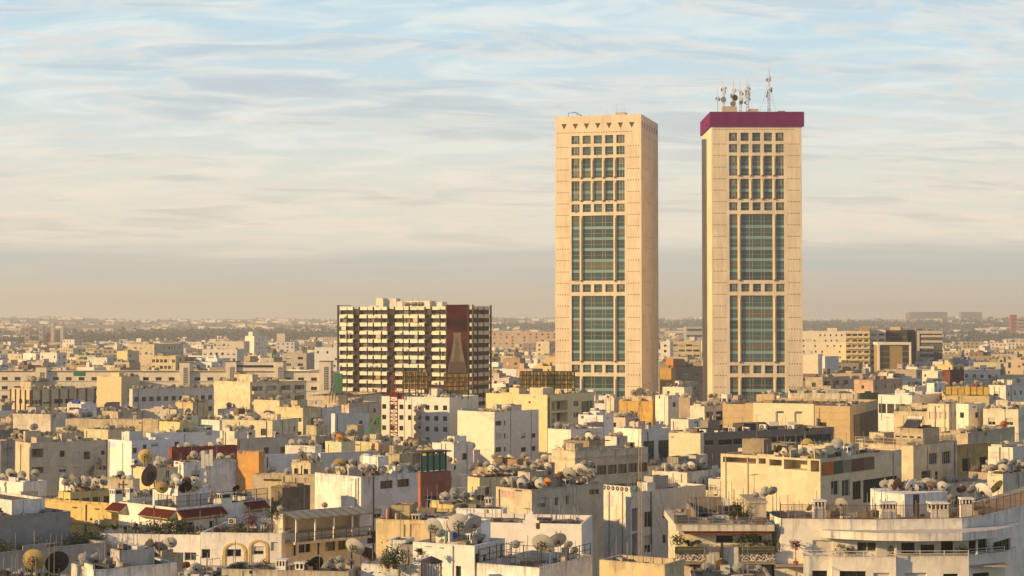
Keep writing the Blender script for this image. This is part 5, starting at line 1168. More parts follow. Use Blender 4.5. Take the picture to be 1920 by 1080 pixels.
# ------------------------------------------------------------------ curved balcony building, bottom right
def curved():
    C0 = (1448, 150)
    root = empty('apartment_building', (WX(1448, 150), 150, 0)); tag(root, 'large white balcony building with a curved visor and rain-streaked parapets', 'apartment building')
    ox, oy = root.location.x, root.location.y
    def loc(x, D): return (WX(x, D)-ox, D-oy)
    def z_(y, D): return WZ(y, D)
    zr = z_(968, 151); zf = z_(1040, 149); zlow = z_(1130, 150)
    main = [(1448, 152), (1462, 150), (1640, 149.2), (1800, 150.2), (1852, 153.5), (1900, 159), (1960, 168), (2020, 180)]
    P = [loc(*p) for p in main]
    col = (.70, .67, .60); r = random.Random(5)
    w = MB(); wins = []
    holes_by = {1: [(1521, 1558, 1011, 1033, 'shutter'), (1604, 1642-.5, 1013, 1031, 'sash')], 2: [(1686, 1711, 1015, 1036, 'dark'), (1722, 1748, 1019, 1036, 'dark'), (1760, 1783, 1012, 1037, 'dark')], 3: [(1812, 1846, 1010, 1036, 'dark')], 4: [(1858, 1890, 1010, 1036, 'dark')]}
    for i in range(len(P)-1):
        p, q = Vector(P[i]), Vector(P[i+1]); L = (q-p).length; xa, xb = main[i][0], main[i+1][0]; Dm = (main[i][1]+main[i+1][1])/2
        hs = []
        for (x0, x1, y0, y1, sty) in holes_by.get(i, []):
            u0, u1 = (x0-xa)/(xb-xa)*L, (x1-xa)/(xb-xa)*L; hs.append((u0, u1, z_(y1, Dm), z_(y0, Dm), .2, False)); wins.append((p, q, u0, u1, z_(y1, Dm), z_(y0, Dm), sty))
        wallseg(w, p, q, 0, zr, hs, M['stucco'])
    back = [(x_, y_+14) for x_, y_ in P]
    n = len(P)
    for i in range(n-1): w.quad(((*P[i], zr), (*P[i+1], zr), (P[i+1][0], P[i+1][1]+.25, zr), (P[i][0], P[i][1]+.25, zr)), M['dirty']); w.quad(((P[i+1][0], P[i+1][1]+.25, zr-.9), (P[i][0], P[i][1]+.25, zr-.9), (P[i][0], P[i][1]+.25, zr), (P[i+1][0], P[i+1][1]+.25, zr)), M['dirty'])
    wallseg(w, (P[0][0], P[0][1]+14), P[0], 0, zr, [], M['dirty'])
    w.build('wall', root, (.80,.75,.66))
    rf = MB()
    for i in range(n-1): rf.quad(((P[i][0], P[i][1]+.25, zr-.9), (P[i+1][0], P[i+1][1]+.25, zr-.9), (*back[i+1], zr-.9), (*back[i], zr-.9)), M['roof'])
    rf.build('roof', root, (.34, .30, .24))
    for p, q, u0, u1, z0, z1, sty in wins: add_window(root, p, q, u0, u1, z0, z1, .18, sty, False, (.03,.035,.03) if sty != 'sash' else (.05,.05,.035))
    # visor: a thin curved slab with a deep fascia
    vp = [(1538, 149.0, 990, 1007), (1580, 148.2, 993.5, 1010), (1640, 147.2, 997, 1012), (1720, 146.8, 998.5, 1012.5), (1800, 147.2, 998.5, 1012.5), (1860, 149.2, 996.5, 1010), (1905, 153.0, 993, 1006)]
    zt, zb = z_(997.5, 147), z_(1012, 147)
    v = MB(); Q = [loc(x, D) for x, D, *_ in vp]; Bk = [loc(x+1, max(D+2.2, 150.5 if x < 1810 else D+3)) for x, D, *_ in vp]
    for i in range(len(Q)-1):
        wallseg(v, Q[i], Q[i+1], zb, zt, [], M['stucco'])
        v.quad(((*Q[i], zt), (*Q[i+1], zt), (*Bk[i+1], zt), (*Bk[i], zt)), M['dirty'], [(0, .1)]*4); v.quad(((*Bk[i], zb), (*Bk[i+1], zb), (*Q[i+1], zb), (*Q[i], zb)), M['dirty'])
    v.quad(((*Bk[0], zb), (*Q[0], zb), (*Q[0], zt), (*Bk[0], zt)), M['dirty'])
    v.build('visor', root, (.82,.77,.68))
    # terrace breast walls in front, with storey below
    tp = [(1449, 150.0), (1503, 149.8), (1503.2, 147.9), (1557, 147.8), (1557.2, 147.3), (1676, 147.0), (1676.2, 147.6), (1812, 147.8), (1812.2, 148.6), (1879, 150.5), (1900, 154)]
    T_ = [loc(*p) for p in tp]; zt2 = z_(1041, 147.4); tw = MB(); wn = []
    low = {0: [(1521-52, 1549-52, 1068, 1085, 'dark')], 4: [(1571, 1620, 1068, 1088, 'dark'), (1634, 1665, 1071, 1088, 'shutter')], 6: [(1692, 1733, 1071, 1088, 'shutter'), (1764, 1792, 1073, 1088, 'dark')], 8: [(1819, 1850, 1070, 1088, 'dark')], 2: [(1520, 1548, 1067, 1088, 'dark')]}
    for i in range(len(T_)-1):
        p, q = Vector(T_[i]), Vector(T_[i+1]); L = (q-p).length; xa, xb = tp[i][0], tp[i+1][0]; Dm = (tp[i][1]+tp[i+1][1])/2
        hs = []
        for (x0, x1, y0, y1, sty) in low.get(i, []):
            if x0 < xa or x1 > xb: continue
            u0, u1 = (x0-xa)/(xb-xa)*L, (x1-xa)/(xb-xa)*L; hs.append((u0, u1, z_(y1, Dm), z_(y0, Dm), .2, False)); wn.append((p, q, u0, u1, z_(y1, Dm), z_(y0, Dm), sty))
        wallseg(tw, p, q, 0, zt2, hs, M['stucco'])
    for i in range(len(T_)-1):
        tw.quad(((*T_[i], zt2), (*T_[i+1], zt2), (T_[i+1][0], T_[i+1][1]+.2, zt2), (T_[i][0], T_[i][1]+.2, zt2)), M['dirty'], [(0, .05)]*4)
        j = min(i, n-1)
    tw.build('terrace_wall', root, (.80, .74, .64))
    fl = MB(); fl.box(T_[0][0], loc(1880, 150)[0], -1.6, 3.2, zt2-1.0, zt2-.9, M['roof'], False); fl.build('terrace_floor', root, (.35,.3,.25))
    for p, q, u0, u1, z0, z1, sty in wn: add_window(root, p, q, u0, u1, z0, z1, .18, sty, False, (.02,.022,.02))
    for a_, b2 in ((4, 5), (6, 7), (8, 9), (2, 3)):
        railing(root, (T_[a_][0], T_[a_][1]+.1), (T_[b2][0], T_[b2][1]+.1), zt2, .42, 0, 'whitepaint', posts=2.0)
    for x0, x1 in ((1674.5, 1678), (1826, 1829)):
        pz = MB(); A = loc(x0, 148.4); B2 = loc(x1, 148.4); pz.box(A[0], B2[0], A[1], A[1]+.3, zt2+.002, zb-.002, M['stucco']); pz.build('pier', root, col)
    # mesh fence on the parapet
    mf = MB()
    m_, nt, bs = new_mat('rusty_mesh'); bs.inputs['Base Color'].default_value = (.13, .08, .045, 1); bs.inputs['Roughness'].default_value = .9
    M['rustmesh'] = m_
    for i in range(1, n-1):
        p, q = Vector((*P[i], 0)), Vector((*P[i+1], 0)); L = (q-p).length; d = (q-p)/L
        for kz in range(10): mf.tube(p+d*0+Vector((0, .12, zr+.05+kz*.125)), q+Vector((0, .12, zr+.05+kz*.125)), .013 if 0 < kz < 9 else .03, m_, 3, caps=False)
        for ku in range(int(L/.13)): mf.tube(p+d*ku*.13+Vector((0, .12, zr)), p+d*ku*.13+Vector((0, .12, zr+1.17)), .012, m_, 3, caps=False)
        for ku in range(int(L/1.8)+1): mf.tube(p+d*ku*1.8+Vector((0, .12, zr)), p+d*ku*1.8+Vector((0, .12, zr+1.3)), .04, m_, 4)
    mf.build('mesh_fence', root)
    # thick chimneys that stand through the parapet
    poly = [Vector((WX(1448, 150), 147)), Vector((WX(2020, 180), 160)), Vector((WX(2020, 180), 190)), Vector((WX(1448, 150), 166))]
    rec = dict(nick='curved white building', C=(WX(1448, 150), 150), th=0.0, a=0, b=14, H=zr, y=966, yb=1090, xl=1448, xr=1960, D=149, root=root, z0=0, levels=[(0, 29, 1.5, 15, zr-.9)], poly=poly, dish=[])
    rec['levels'] = [(0.3, WX(1800, 150)-ox, .4, 13.5, zr-.9), (WX(1800, 150)-ox, WX(1900, 159)-ox, 8, 22, zr-.9)]
    BL.append(rec)
    for x, yt, yy, w_ in ((1533, 934, 1.0, 1.0), (1662, 938, 1.0, 1.25), (1755, 938, 2.2, 1.5), (1808, 930, 6.5, 1.0)):
        chimney(rec, x, yt, yy, w_, free=True)
    # roof house on the curved building
    rh = [(1642, 1694, 163), (1694, 1775, 163)]
    q0, q1, q2 = loc(1644, 160.5), loc(1693, 158.5), loc(1773, 161.0); zt3 = z_(924, 159)
    hb = MB(); wallseg(hb, q0, q1, zr-.9, zt3, [(.3, .9, zr-.85, zr+1.1, .1, True)], M['stucco']); L = (Vector(q2)-Vector(q1)).length; wallseg(hb, q1, q2, zr-.9, zt3, [(1.0, 1.75, zr-.88, zr+1.15, .25, False)], M['stucco'])
    wallseg(hb, q2, (q2[0], q2[1]+3), zr-.9, zt3, [], M['stucco']); wallseg(hb, (q0[0], q0[1]+3.5), q0, zr-.9, zt3, [], M['stucco']); hb.quad(((*q0, zt3), (*q1, zt3), (*q2, zt3), (q2[0], q2[1]+3, zt3), (q0[0], q0[1]+3.5, zt3)), M['stucco'])
    hb.build('roof_house', root, WHITE)
    rec['levels'].append((q0[0]+.1, q2[0]-.1, q2[1]+.1, q0[1]+3, zt3)); rec['levels'].append((q1[0]-.9, q1[0]+1.9, q1[1]+.8, q0[1]+3, zt3))
    dr = MB(); A = Vector(q1)+(Vector(q2)-Vector(q1)).normalized()*1.38; dr.box(-.36, .36, 0, .05, 0, 1.98, M['paint']); o = dr.build('door', root, (.09,.07,.06)); o.location = (A.x, A.y+.2, zr-.88)
    return rec
CURV = curved()

# ------------------------------------------------------------------ terrace house with mosaic breast walls
def mosaic():
    x0, x1, D = 1264, 1447, 150.5; Cx = WX(x1, D); a = Cx-WX(x0, D); root = empty('apartment_building', (Cx, D, 0)); tag(root, 'cream house with a railed roof terrace above planted black-speckled mosaic balconies', 'apartment building')
    zt = WZ(980, D); z991 = WZ(991.5, D); zfloor = WZ(1031, D); mt = M['stucco']; U = lambda x: -a+(x-x0)*a/(x1-x0)
    f = MB(); f.box(-a, 0, -.9, 11, z991, zt, M['dirty']); f.build('roof_slab', root, (.72,.66,.52))
    w = MB(); hs = [(U(1342)+a, U(1374)+a, WZ(1017, D), WZ(1003, D), .2, False), (U(1403)+a, U(1428)+a, WZ(1017, D), WZ(1004, D), .2, False)]
    wallseg(w, (-a+.4, .5), (0, .5), zfloor-1, z991-.002, [(h[0]-.4, h[1]-.4, *h[2:]) for h in hs], mt); w.build('wall', root, (.76,.68,.52))
    for h in hs: add_window(root, (-a+.4, .5), (0, .5), h[0]-.4, h[1]-.4, h[2], h[3], .18, 'dark', False, (.015,.013,.01))
    aw = MB(); aw.box(U(1281), -.2, -.7, .6, z991-.28, z991-.003, M['terracotta']); aw.build('awning_box', root)
    # mosaic material: flat print of dark chips on white
    mm, nt, bs = new_mat('chip_mosaic'); N, L = nt.nodes.new, nt.links.new
    uv = N('ShaderNodeUVMap'); uv.uv_map = 'UVMap'; vo = N('ShaderNodeTexVoronoi'); vo.inputs['Scale'].default_value = 13; L(uv.outputs[0], vo.inputs['Vector'])
    sp = N('ShaderNodeSeparateColor'); L(vo.outputs['Color'], sp.inputs[0]); gt = N('ShaderNodeMath'); gt.operation = 'GREATER_THAN'; L(sp.outputs[0], gt.inputs[0]); gt.inputs[1].default_value = .52
    mx = N('ShaderNodeMix'); mx.data_type = 'RGBA'; L(gt.outputs[0], mx.inputs[0]); mx.inputs[6].default_value = (.65,.58,.45,1); mx.inputs[7].default_value = (.03,.03,.04,1); L(mx.outputs[2], bs.inputs['Base Color'])
    for xa, xb in ((1262, 1319), (1380, 1447)):
        q = MB(); wallseg(q, (U(xa), -1.1), (U(xb), -1.1), WZ(1047, D), WZ(1031, D), [], mm); q.box(U(xa), U(xb), -1.09, -.9, WZ(1047, D), WZ(1031, D), mt); q.build('mosaic_breast', root, (.5,.46,.4))
        q = MB(); wallseg(q, (U(xa), -1.14), (U(xb), -1.14), WZ(1052, D), WZ(1048, D), [], mt); q.box(U(xa), U(xb), -1.13, 1.4, WZ(1052, D), WZ(1048, D), mt); q.build('balcony_slab', root, (.30,.26,.2))
        pl = MB(); pl.box(U(xa), U(xb), -1.25, -1.12, WZ(1028, D), WZ(1019, D), M['paint']); pl.box(U(xa), U(xb), -1.2, -.5, WZ(1031, D)+.01, WZ(1029, D), M['paint']); pl.build('planter_trough', root, (.20,.20,.09))
        railing(root, (U(xa), -1.27), (U(xb), -1.27), WZ(1032.5, D), .55, .12, 'dark')
    for xa, xb, yt in ((1320, 1344, 1030), (1350, 1379, 1020)):
        q = MB(); q.box(U(xa), U(xb), -1.2, 1.4, 8, WZ(yt, D), M['dirty']); q.build('rounded_pier', root, (.70,.64,.52))
    q = MB(); q.box(U(1346), U(1350), -1.6, -1.2, 10, WZ(1012, D), M['dark']); q.build('flue', root)
    low = MB(); wallseg(low, (-a+.4, .5), (0, .5), 0, WZ(1052.5, D), [], mt); wallseg(low, (0, .5), (0, 11), 0, zt-.1, [], mt); wallseg(low, (-a+.4, 11), (-a+.4, .5), 0, zt-.1, [], mt); low.build('wall', root, (.62,.55,.42))
    for xa, xb in ((1285, 1317), (1384, 1420)):
        fm, g_ = win_mesh(1.4, 1.6, 'shutter', False); o = link('window', fm, root, None, ((U(xa)+U(xb))/2, .45, WZ(1084, D))); link('pane', g_, o, (.03,.03,.03)) if g_ else None
    # roof terrace
    zr = zt+.004
    rl = MB()
    for kz in range(5): rl.bar((-a+.05, -.8, zr+.1+kz*.13), (-.05, -.8, zr+.1+kz*.13), .03, M['steel'])
    for i in range(9): rl.bar((-a+.05+i*(a-.1)/8, -.8, zr), (-a+.05+i*(a-.1)/8, -.8, zr+.72), .05, M['steel'])
    for kz in (1, 3, 5): rl.bar((-a+.05, -.8, zr+.1+kz*.12), (-a+.05, 8, zr+.1+kz*.12), .03, M['steel'])
    rl.build('railing', root)
    q = MB(); q.box(U(1309), U(1375), 9.0, 9.2, zr, zr+1.35, M['dirty']); q.box(U(1305), U(1309)-.01, 1, 9.2, zr, zr+.9, M['dirty']); q.build('terrace_wall', root, (.22,.19,.16))
    q = MB(); q.box(U(1375)+.01, U(1391), 8.6, 9.2, zr, zr+1.2, M['stucco']); q.build('white_screen', root, WHITE)
    q = MB(); q.box(U(1412), -.05, 3.5, 9.5, zr, WZ(942, 154), M['dirty']); q.box(U(1411), .05, 3.4, 9.6, WZ(942, 154)+.002, WZ(938, 154), M['dirty']); q.build('roof_house', root, (.55,.47,.35))
    BL.append(dict(nick='mosaic balcony house', C=(Cx, D), th=0.0, a=a, b=11, H=zt, y=962, yb=1090, xl=1262, xr=1447, D=149, root=root, z0=0, levels=[(-a, 0, -.8, 11, zr), (U(1412), -.05, 3.5, 9.5, WZ(938, 154))], poly=[Vector((Cx-a, D-1.6)), Vector((Cx, D-1.6)), Vector((Cx, D+11)), Vector((Cx-a, D+11))], dish=[]))
mosaic()

# ------------------------------------------------------------------ crane, hoardings, masts, pump boom
def crane():
    D = 405; X = WX(739, D); root = empty('tower_crane', (X, D, 0)); tag(root, 'red lattice tower crane standing among the rooftops before the striped block', 'crane')
    zt = WZ(722, D); zj = WZ(735, D); mb = MB(); zb = 10; lattice(mb, Vector((0, 0, zb)), zj-1.2-zb, 1.7, [M['redpaint']], 17); mb.build('tower', root)
    cb = MB(); cb.box(-.9, .9, -.9, .9, zj-1.1, zj-.3, M['redpaint']); cb.box(.95, 2.0, -.6, .6, zj-1.6, zj-.2, M['redpaint']); cb.build('slewing_cab', root)
    ap = MB(); lattice(ap, Vector((0, 0, zj-.25)), WZ(697, D)-zj, 1.1, [M['redpaint']], 5, .25); ap.build('apex', root)
    d = Vector((25, 69, 0)).normalized()
    def boom(L, name, ang):
        mb = MB(); n = int(L/2.4); dd = d*(1 if L > 0 else -1); L = abs(L); n = int(L/2.4); s = Vector((-dd.y, dd.x, 0))*.55; up = Vector((0, 0, 1.1)); o = Vector((0, 0, zj))
        for i in range(n):
            p, q = o+dd*(1+L*i/n), o+dd*(1+L*(i+1)/n)
            for a_, b_ in ((p+s, q+s), (p-s, q-s), (p+up, q+up), (p+s, p+up), (p-s, p+up), (p+up, q+s), (p+up, q-s), (p+s, q-s)): mb.tube(a_, b_, .028, M['redpaint'], 3, caps=False)
        return mb.build(name, root)
    boom(74, 'jib', 0); boom(-28, 'counter_jib', 0)
    cw = MB(); p = Vector((0, 0, zj))-d*27; cw.box(p.x-.9, p.x+.9, p.y-1.2, p.y+1.2, zj-1.6, zj+.4, M['precast']); cw.build('counterweight', root, (.2,.18,.15))
    ti = MB(); top = Vector((0, 0, WZ(698, D)))
    for q in (Vector((0, 0, zj+1.1))+d*45, Vector((0, 0, zj+1.1))+d*22, Vector((0, 0, zj+.4))-d*26): ti.tube(top, q, .045, M['redpaint'], 3)
    ti.build('tie_rods', root)
crane()
def hoarding_back(x0, x1, y0, y1, D, n, label, col=None, ang=0.0):
    root = empty('billboard', (WX((x0+x1)/2, D), D, 0), ang); tag(root, label, 'billboard', 'billboards seen from behind')
    W = (x1-x0)/F*D; zt, zb = WZ(y0, D), WZ(y1, D); z0 = roof_at(WX((x0+x1)/2, D), D) or 20.0
    fr = MB()
    for i in range(n+1):
        x = -W/2+W*i/n; fr.box(x-.14, x+.14, -.5, -.2, z0, zt, M['dark'])
        if i < n: 
            fr.bar((x, -.3, zb+.5), (x+W/n*.5, -.3, zt-.8), .08, M['dark']); fr.bar((x+W/n*.5, -.35, zb+.5), (x+W/n*.5, -.35, zt), .07, M['dark'])
    for kz in range(5): z = zb+(zt-zb)*kz/4; fr.box(-W/2, W/2, -.19, -.05, z-.07, z+.07, M['dark'])
    fr.build('frame', root)
    for i in range(n):
        for j in range(3):
            s = MB(); x = -W/2+W*i/n; h = (zt-zb)/3; s.box(x+.03, x+W/n-.03, 0, .06, zb+j*h+.02, zb+(j+1)*h-.02, M['amber']); s.build('sheet', root)
    return root
hoarding_back(757, 802, 698, 729, 511, 4, 'amber-backed billboard on dark posts left of the bottle hoarding')
hoarding_back(833, 878, 700, 732, 512.5, 4, 'amber-backed billboard on dark posts directly under the bottle hoarding')
hoarding_back(975, 1026, 696, 728, 493, 4, 'amber-backed billboard, left half of the pair at the foot of the left tower')
hoarding_back(1026.4, 1077, 696, 728, 494, 4, 'amber-backed billboard, right half of the pair touching the left tower')
root = empty('billboard', (WX(635, 470), 470, 0), -.25); tag(root, 'green billboard seen edge-on beside the dark striped block', 'billboard')
gm = simple('green_poster', (.03, .12, .06), .6, var=.15, scale=.3); z0, z1 = WZ(736, 470), WZ(700, 470)
q = MB(); q.box(-1.15, 1.2, -.15, .1, z0, z1, gm); q.build('panel', root); q = MB()
for x in (-1.4, -2.2, -3): q.bar((x, 1.0, z0-3), (x+1.2, .5, z1-.5), .14, M['dark'])
q.bar((-3, 1, z0+1), (-.9, .6, z0+1), .1, M['dark']); q.bar((-2.6, 1, z0+3), (-.9, .6, z0+3), .1, M['dark']); q.build('struts', root)
q = MB(); D = 392; root = empty('concrete_pump', (WX(700, D), D, 0)); tag(root, 'bright green folded pump boom rising beside the red crane', 'concrete pump')
greenm = simple('pump_green', (.06, .26, .03), .5)
q.bar((WX(689, D)-WX(700, D), 0, WZ(812, D)), (WX(706, D)-WX(700, D), 0, WZ(781, D)), .38, greenm); q.build('lower_boom', root)
q = MB(); q.bar((WX(706, D)-WX(700, D), 0, WZ(780.5, D)), (WX(714, D)-WX(700, D), 0, WZ(781.5, D)), .3, greenm); q.bar((WX(713, D)-WX(700, D), 0, WZ(781, D)), (WX(713, D)-WX(700, D), 0, WZ(825, D)), .26, greenm); q.bar((WX(709.5, D)-WX(700, D), 0.5, WZ(783, D)), (WX(710.5, D)-WX(700, D), .5, WZ(812, D)), .2, greenm); q.build('upper_boom', root)
M['tanpaint'] = simple('weathered_mast_paint', (.30,.22,.15), .7, var=.3)
# slender guyed lattice mast in front of the clean flats
D = 141.5; X = WX(1199.5, D); zb = roof_at(X, D) or WZ(1050, D); root = empty('lattice_mast', (X, D, zb)); tag(root, 'slender pale guyed lattice mast in front of the cream flats', 'lattice mast')
q = MB(); h = WZ(727, D)-zb; lattice(q, Vector((0, 0, 0)), h, .22, [M['tanpaint']], 20); q.build('mast', root)
q = MB(); q.tube((0, 0, h), (0, 0, h+1.2), .02, M['steel'], 4); q.tube((0, .1, h-.3), (0, .22, h-.25), .3, M['bowl'], 12); q.build('top_dish', root, (.2,.2,.2))
for a_ in (.5, 2.6, 4.6):
    q = MB(); q.tube((0, 0, h*.93), (cos(a_)*3.4, abs(sin(a_))*3.0, 0.1), .012, M['dark'], 3, caps=False); q.tube((0, 0, h*.5), (cos(a_)*3.4, abs(sin(a_))*3.0, 0.1), .012, M['dark'], 3, caps=False); q.build('guy_wire', root)
# phone mast on the left roofs
D = 216; zb = roof_at(WX(393, D), D) or 19; root = empty('antenna_mast', (WX(393, D), D, zb)); tag(root, 'phone mast with tall white panel antennas among the left rooftops', 'antenna mast')
q = MB(); h = WZ(843, D)-zb; lattice(q, Vector((0, 0, 0)), h, .35, [M['steel']], 14); q.build('mast', root)
for x, ya, yb2 in ((383.5, 844, 876), (398.5, 842, 872), (391, 850, 872)):
    q = MB(); q.box(-.22, .22, -.12, .12, 0, (yb2-ya)*D/F, M['whitepaint']); q.bar((0, .1, 1), (WX(393, D)-WX(x, D), .3, 1), .05, M['dark']); o = q.build('panel_antenna', root); o.location = (WX(x, D)-WX(393, D), -.3, WZ(yb2, D)-zb)
for i in range(5): drum(root, h*(.35+.1*i), R.uniform(-2.8, -.4), .28, .4, (.3,.3,.3))
# thin lattice in front of the triangular-vented tower's foot is part of the scene too
# far radio mast on the left
D = 1150; q = MB(); lattice(q, Vector((0, 0, 0)), WZ(624, D)-15, 1.2, [M['redpaint']], 16); o = q.build('radio_mast'); o.location = (WX(91, D), D, 15); tag(o, 'thin red radio mast in the haze above the left roofs', 'radio mast')

# air conditioners
ACM = {}
def ac_meshes():
    b = MB(); b.box(-.42, .42, -.15, .15, 0, .62, M['whitepaint']); b.box(-.36, -.30, -.1, .1, -.12, 0, M['dark']); b.box(.3, .36, -.1, .1, -.12, 0, M['dark']); ACM['b'] = b.mesh('air_conditioner')
    f = MB(); f.tube((-.1, -.15, .31), (-.1, -.165, .31), .25, M['dark'], 16); f.tube((-.1, -.165, .31), (-.1, -.18, .31), .07, M['whitepaint'], 8)
    for k in range(8): an = k*pi/4; f.bar((-.1+.08*cos(an), -.172, .31+.08*sin(an)), (-.1+.24*cos(an), -.172, .31+.24*sin(an)), .012, M['steel'])
    ACM['f'] = f.mesh('fan')
ac_meshes()
def ac(parent_rec, x, y, z, rz, label, s=1.0):
    W = to_world(parent_rec, x, y, z); o = link('air_conditioner', ACM['b'], None, None, W, (0, 0, rz-parent_rec['th'])); o.scale = (s, s, s)
    link('fan', ACM['f'], o); tag(o, label, 'air conditioner', 'air conditioners on the roofs'); return o
b_ = REC['cooling unit block']; B = b_['b']; H = b_['H']; i = 0
grid = [(.06, 1.7), (.06, 2.9), (.32, 1.5), (.32, 2.6), (.58, 1.2), (.58, 2.4), (.72, 3.4), (.86, .9), (.86, 2.3), (.86, 3.4), (.45, 3.5)]
for (v, dz) in grid:
    i += 1; ac(b_, .22, 1.0+v*(B-2), H-dz-.3, pi/2, 'white cooling unit, %s on the plant room wall counted from the lit corner' % ordinal(i), 1.25)
b_ = REC['clean cream flats']; H = b_['H']; a = b_['a']
for i in range(6): ac(b_, -a+.55+i*(a-.9)/5.3, .12, H, 0, 'white cooling unit, %s from the left in the row beside the lattice mast' % ordinal(i+1), 1.15)
b_ = REC['charcoal strip-window office']; a, B = b_['a'], b_['b']
for i in range(9): ac(b_, -R.uniform(1, a-1.5), 1.5+i*2.6, b_['H']-.5, .3, 'boxy cooling unit, %s from the front on the charcoal office roof' % ordinal(i+1), 1.6)
ac(REC['long bright yellow wall'], -1.8, -.25, REC['long bright yellow wall']['H']-2.3, 0, 'white cooling unit hung on the glowing yellow wall')
ac(REC['bay of the arcaded house'], -7.5, 8, REC['bay of the arcaded house']['H'], 0, 'small cooling unit above the planted terrace')
q = MB()
b_ = REC['charcoal strip-window office']
for i in range(9):
    x0 = -1-i*.9
root = empty('tarpaulin_mound', (WX(1414, 318), 318, b_['H']-.5), -b_['th']+.9); tag(root, 'dark brown tarpaulin mound on the charcoal office roof', 'tarpaulin')
q = MB(); prof = [(-2.9, .0), (-2.5, .9), (-1.6, 1.25), (1.8, 1.35), (2.5, .8), (2.8, 0)]
for (xa, za), (xb, zb2) in zip(prof, prof[1:]): q.quad(((xa, -.9, za*.5), (xb, -.9, zb2*.5), (xb, 0, zb2), (xa, 0, za)), M['paint']); q.quad(((xb, .9, zb2*.5), (xa, .9, za*.5), (xa, 0, za), (xb, 0, zb2)), M['paint']); q.quad(((xa, -1.0, 0), (xb, -1.0, 0), (xb, -.9, zb2*.5), (xa, -.9, za*.5)), M['paint'])
q.build('tarpaulin', root, (.09,.055,.035))
def pipework(x, y, D, label):
    root = empty('ventilation_duct', (WX(x, D), D, roof_at(WX(x, D), D) or WZ(y, D))); tag(root, label, 'ventilation duct')
    q = MB(); q.box(-.9, .9, -.5, .5, 0, 1.0, M['whitepaint']); q.build('plant_box', root); q = MB(); q.tube((.6, 0, 1.0), (.6, 0, 2.8), .22, M['steel'], 8); q.tube((.6, 0, 2.8), (1.9, 0, 2.8), .22, M['steel'], 8); q.build('pipe', root)
pipework(1449, 800, 330, 'bent silver duct beside the beige panelled office'); pipework(1330, 798, 312, 'pale plant box left of the tarpaulin mound'); pipework(1484, 800, 340, 'second bent duct nearer the beige office corner')
# blue tanks
b_ = REC['white box with blue tanks']
for i in range(4):
    W = to_world(b_, -b_['a']+.5+i*.85, 1.0, b_['H']-.8); q = MB(); bl = M.setdefault('blueplastic', simple('blue_plastic', (.02,.08,.42), .4)); q.tube((0, 0, 0), (0, 0, 1.45), .42, bl, 14); q.tube((0, 0, 1.45), (0, 0, 1.6), .3, bl, 12); o = q.build('water_tank'); o.location = W; tag(o, 'blue water tank, %s from the left on the small white box' % ordinal(i+1), 'water tank', 'blue rooftop water tanks')
q = MB(); gmm = simple('green_sheet', (.03,.18,.10), .5); q.box(0, 3.6, 0, 2, 0, 1.3, gmm); q.box(-.05, 3.65, -.05, 2.05, 1.3, 1.36, gmm); o = q.build('covered_crate'); W = PT(139, 705, 585); o.location = (W.x, W.y, W.z); tag(o, 'green sheeted box on the yellow modern block', 'crate')
# solar heater on the corner house roof room
b_ = REC['mesh-railed corner house']; L = b_['levels'][1] if len(b_['levels']) > 1 else b_['levels'][0]; root = empty('solar_water_heater', to_world(b_, (L[0]+L[1])/2, L[2]+1.2, L[4]), -b_['th']); tag(root, 'tilted solar water heater on the corner house roof room', 'solar heater')
q = MB(); q.quad(((-1.1, -1.2, .25), (1.6, -1.2, .25), (1.6, .6, 1.5), (-1.1, .6, 1.5)), M['glass']); q.quad(((-1.1, .6, 1.42), (1.6, .6, 1.42), (1.6, -1.2, .17), (-1.1, -1.2, .17)), M['dark']); q.build('collector', root, (.05,.04,.03)); q = MB(); q.tube((-1.0, .8, 1.75), (1.5, .8, 1.75), .3, M['whitepaint'], 12); q.build('tank', root); q = MB()
for x in (-.9, 1.4): q.bar((x, .8, 0), (x, .8, 1.5), .06, M['dark']); q.bar((x, -1.1, 0), (x, -1.1, .25), .06, M['dark'])
q.build('stand', root)
b_ = REC['mesh-railed corner house']; a, B, H = b_['a'], b_['b'], b_['H']
M['palemesh'] = simple('pale_mesh', (.45,.38,.28), .8)
railing(b_['root'], (-a+.1, .1), (-.1, .1), H, 1.0, .1, 'palemesh'); railing(b_['root'], (-.1, .1), (-.1, B-.2), H, 1.0, .1, 'palemesh')
# green netting frames behind the cream flats
def net_frame(x0, x1, y, D, n, label, h=2.2, step=.3):
    z = roof_at(WX((x0+x1)/2, D), D) or WZ(y, D)
    root = empty('roof_fence', (WX(x0, D), D, z)); tag(root, label, 'roof fence'); W = WX(x1, D)-WX(x0, D); gm_ = M.setdefault('fencegreen', simple('green_fence_paint', (.05,.06,.03), .7)); q = MB()
    for i in range(n+1): q.bar((W*i/n, 0, 0), (W*i/n, 0, h*R.uniform(.8, 1)), .06, gm_); q.bar((W*i/n, 0, h*.7), (W*i/n+.4, 1.6, h*.7), .04, gm_); q.bar((W*i/n+.4, 1.6, 0), (W*i/n+.4, 1.6, h*.85), .05, gm_)
    for kz in (.1, .8, 1.5, 2.1): q.bar((0, 0, kz*h/2.2), (W, 0, kz*h/2.2), .045, gm_)
    i = 0
    while i*step < W: q.tube((i*step, 0, .1), (i*step, 0, h*.75), .012, gm_, 3, caps=False); i += 1
    q.build('posts_and_rails', root)
net_frame(1184, 1222, 920, 240, 7, 'green wire fence on the roof of the cream flats'); net_frame(1362, 1420, 921, 250, 12, 'tangled green roof fence right of the cooling unit block', step=.16); net_frame(1420, 1500, 921, 252, 14, 'pale green roof fence before the open-framed top floor', step=.6); net_frame(1290, 1340, 921, 246, 6, 'low green fence rail left of the tangled fence', 1.4, .5)
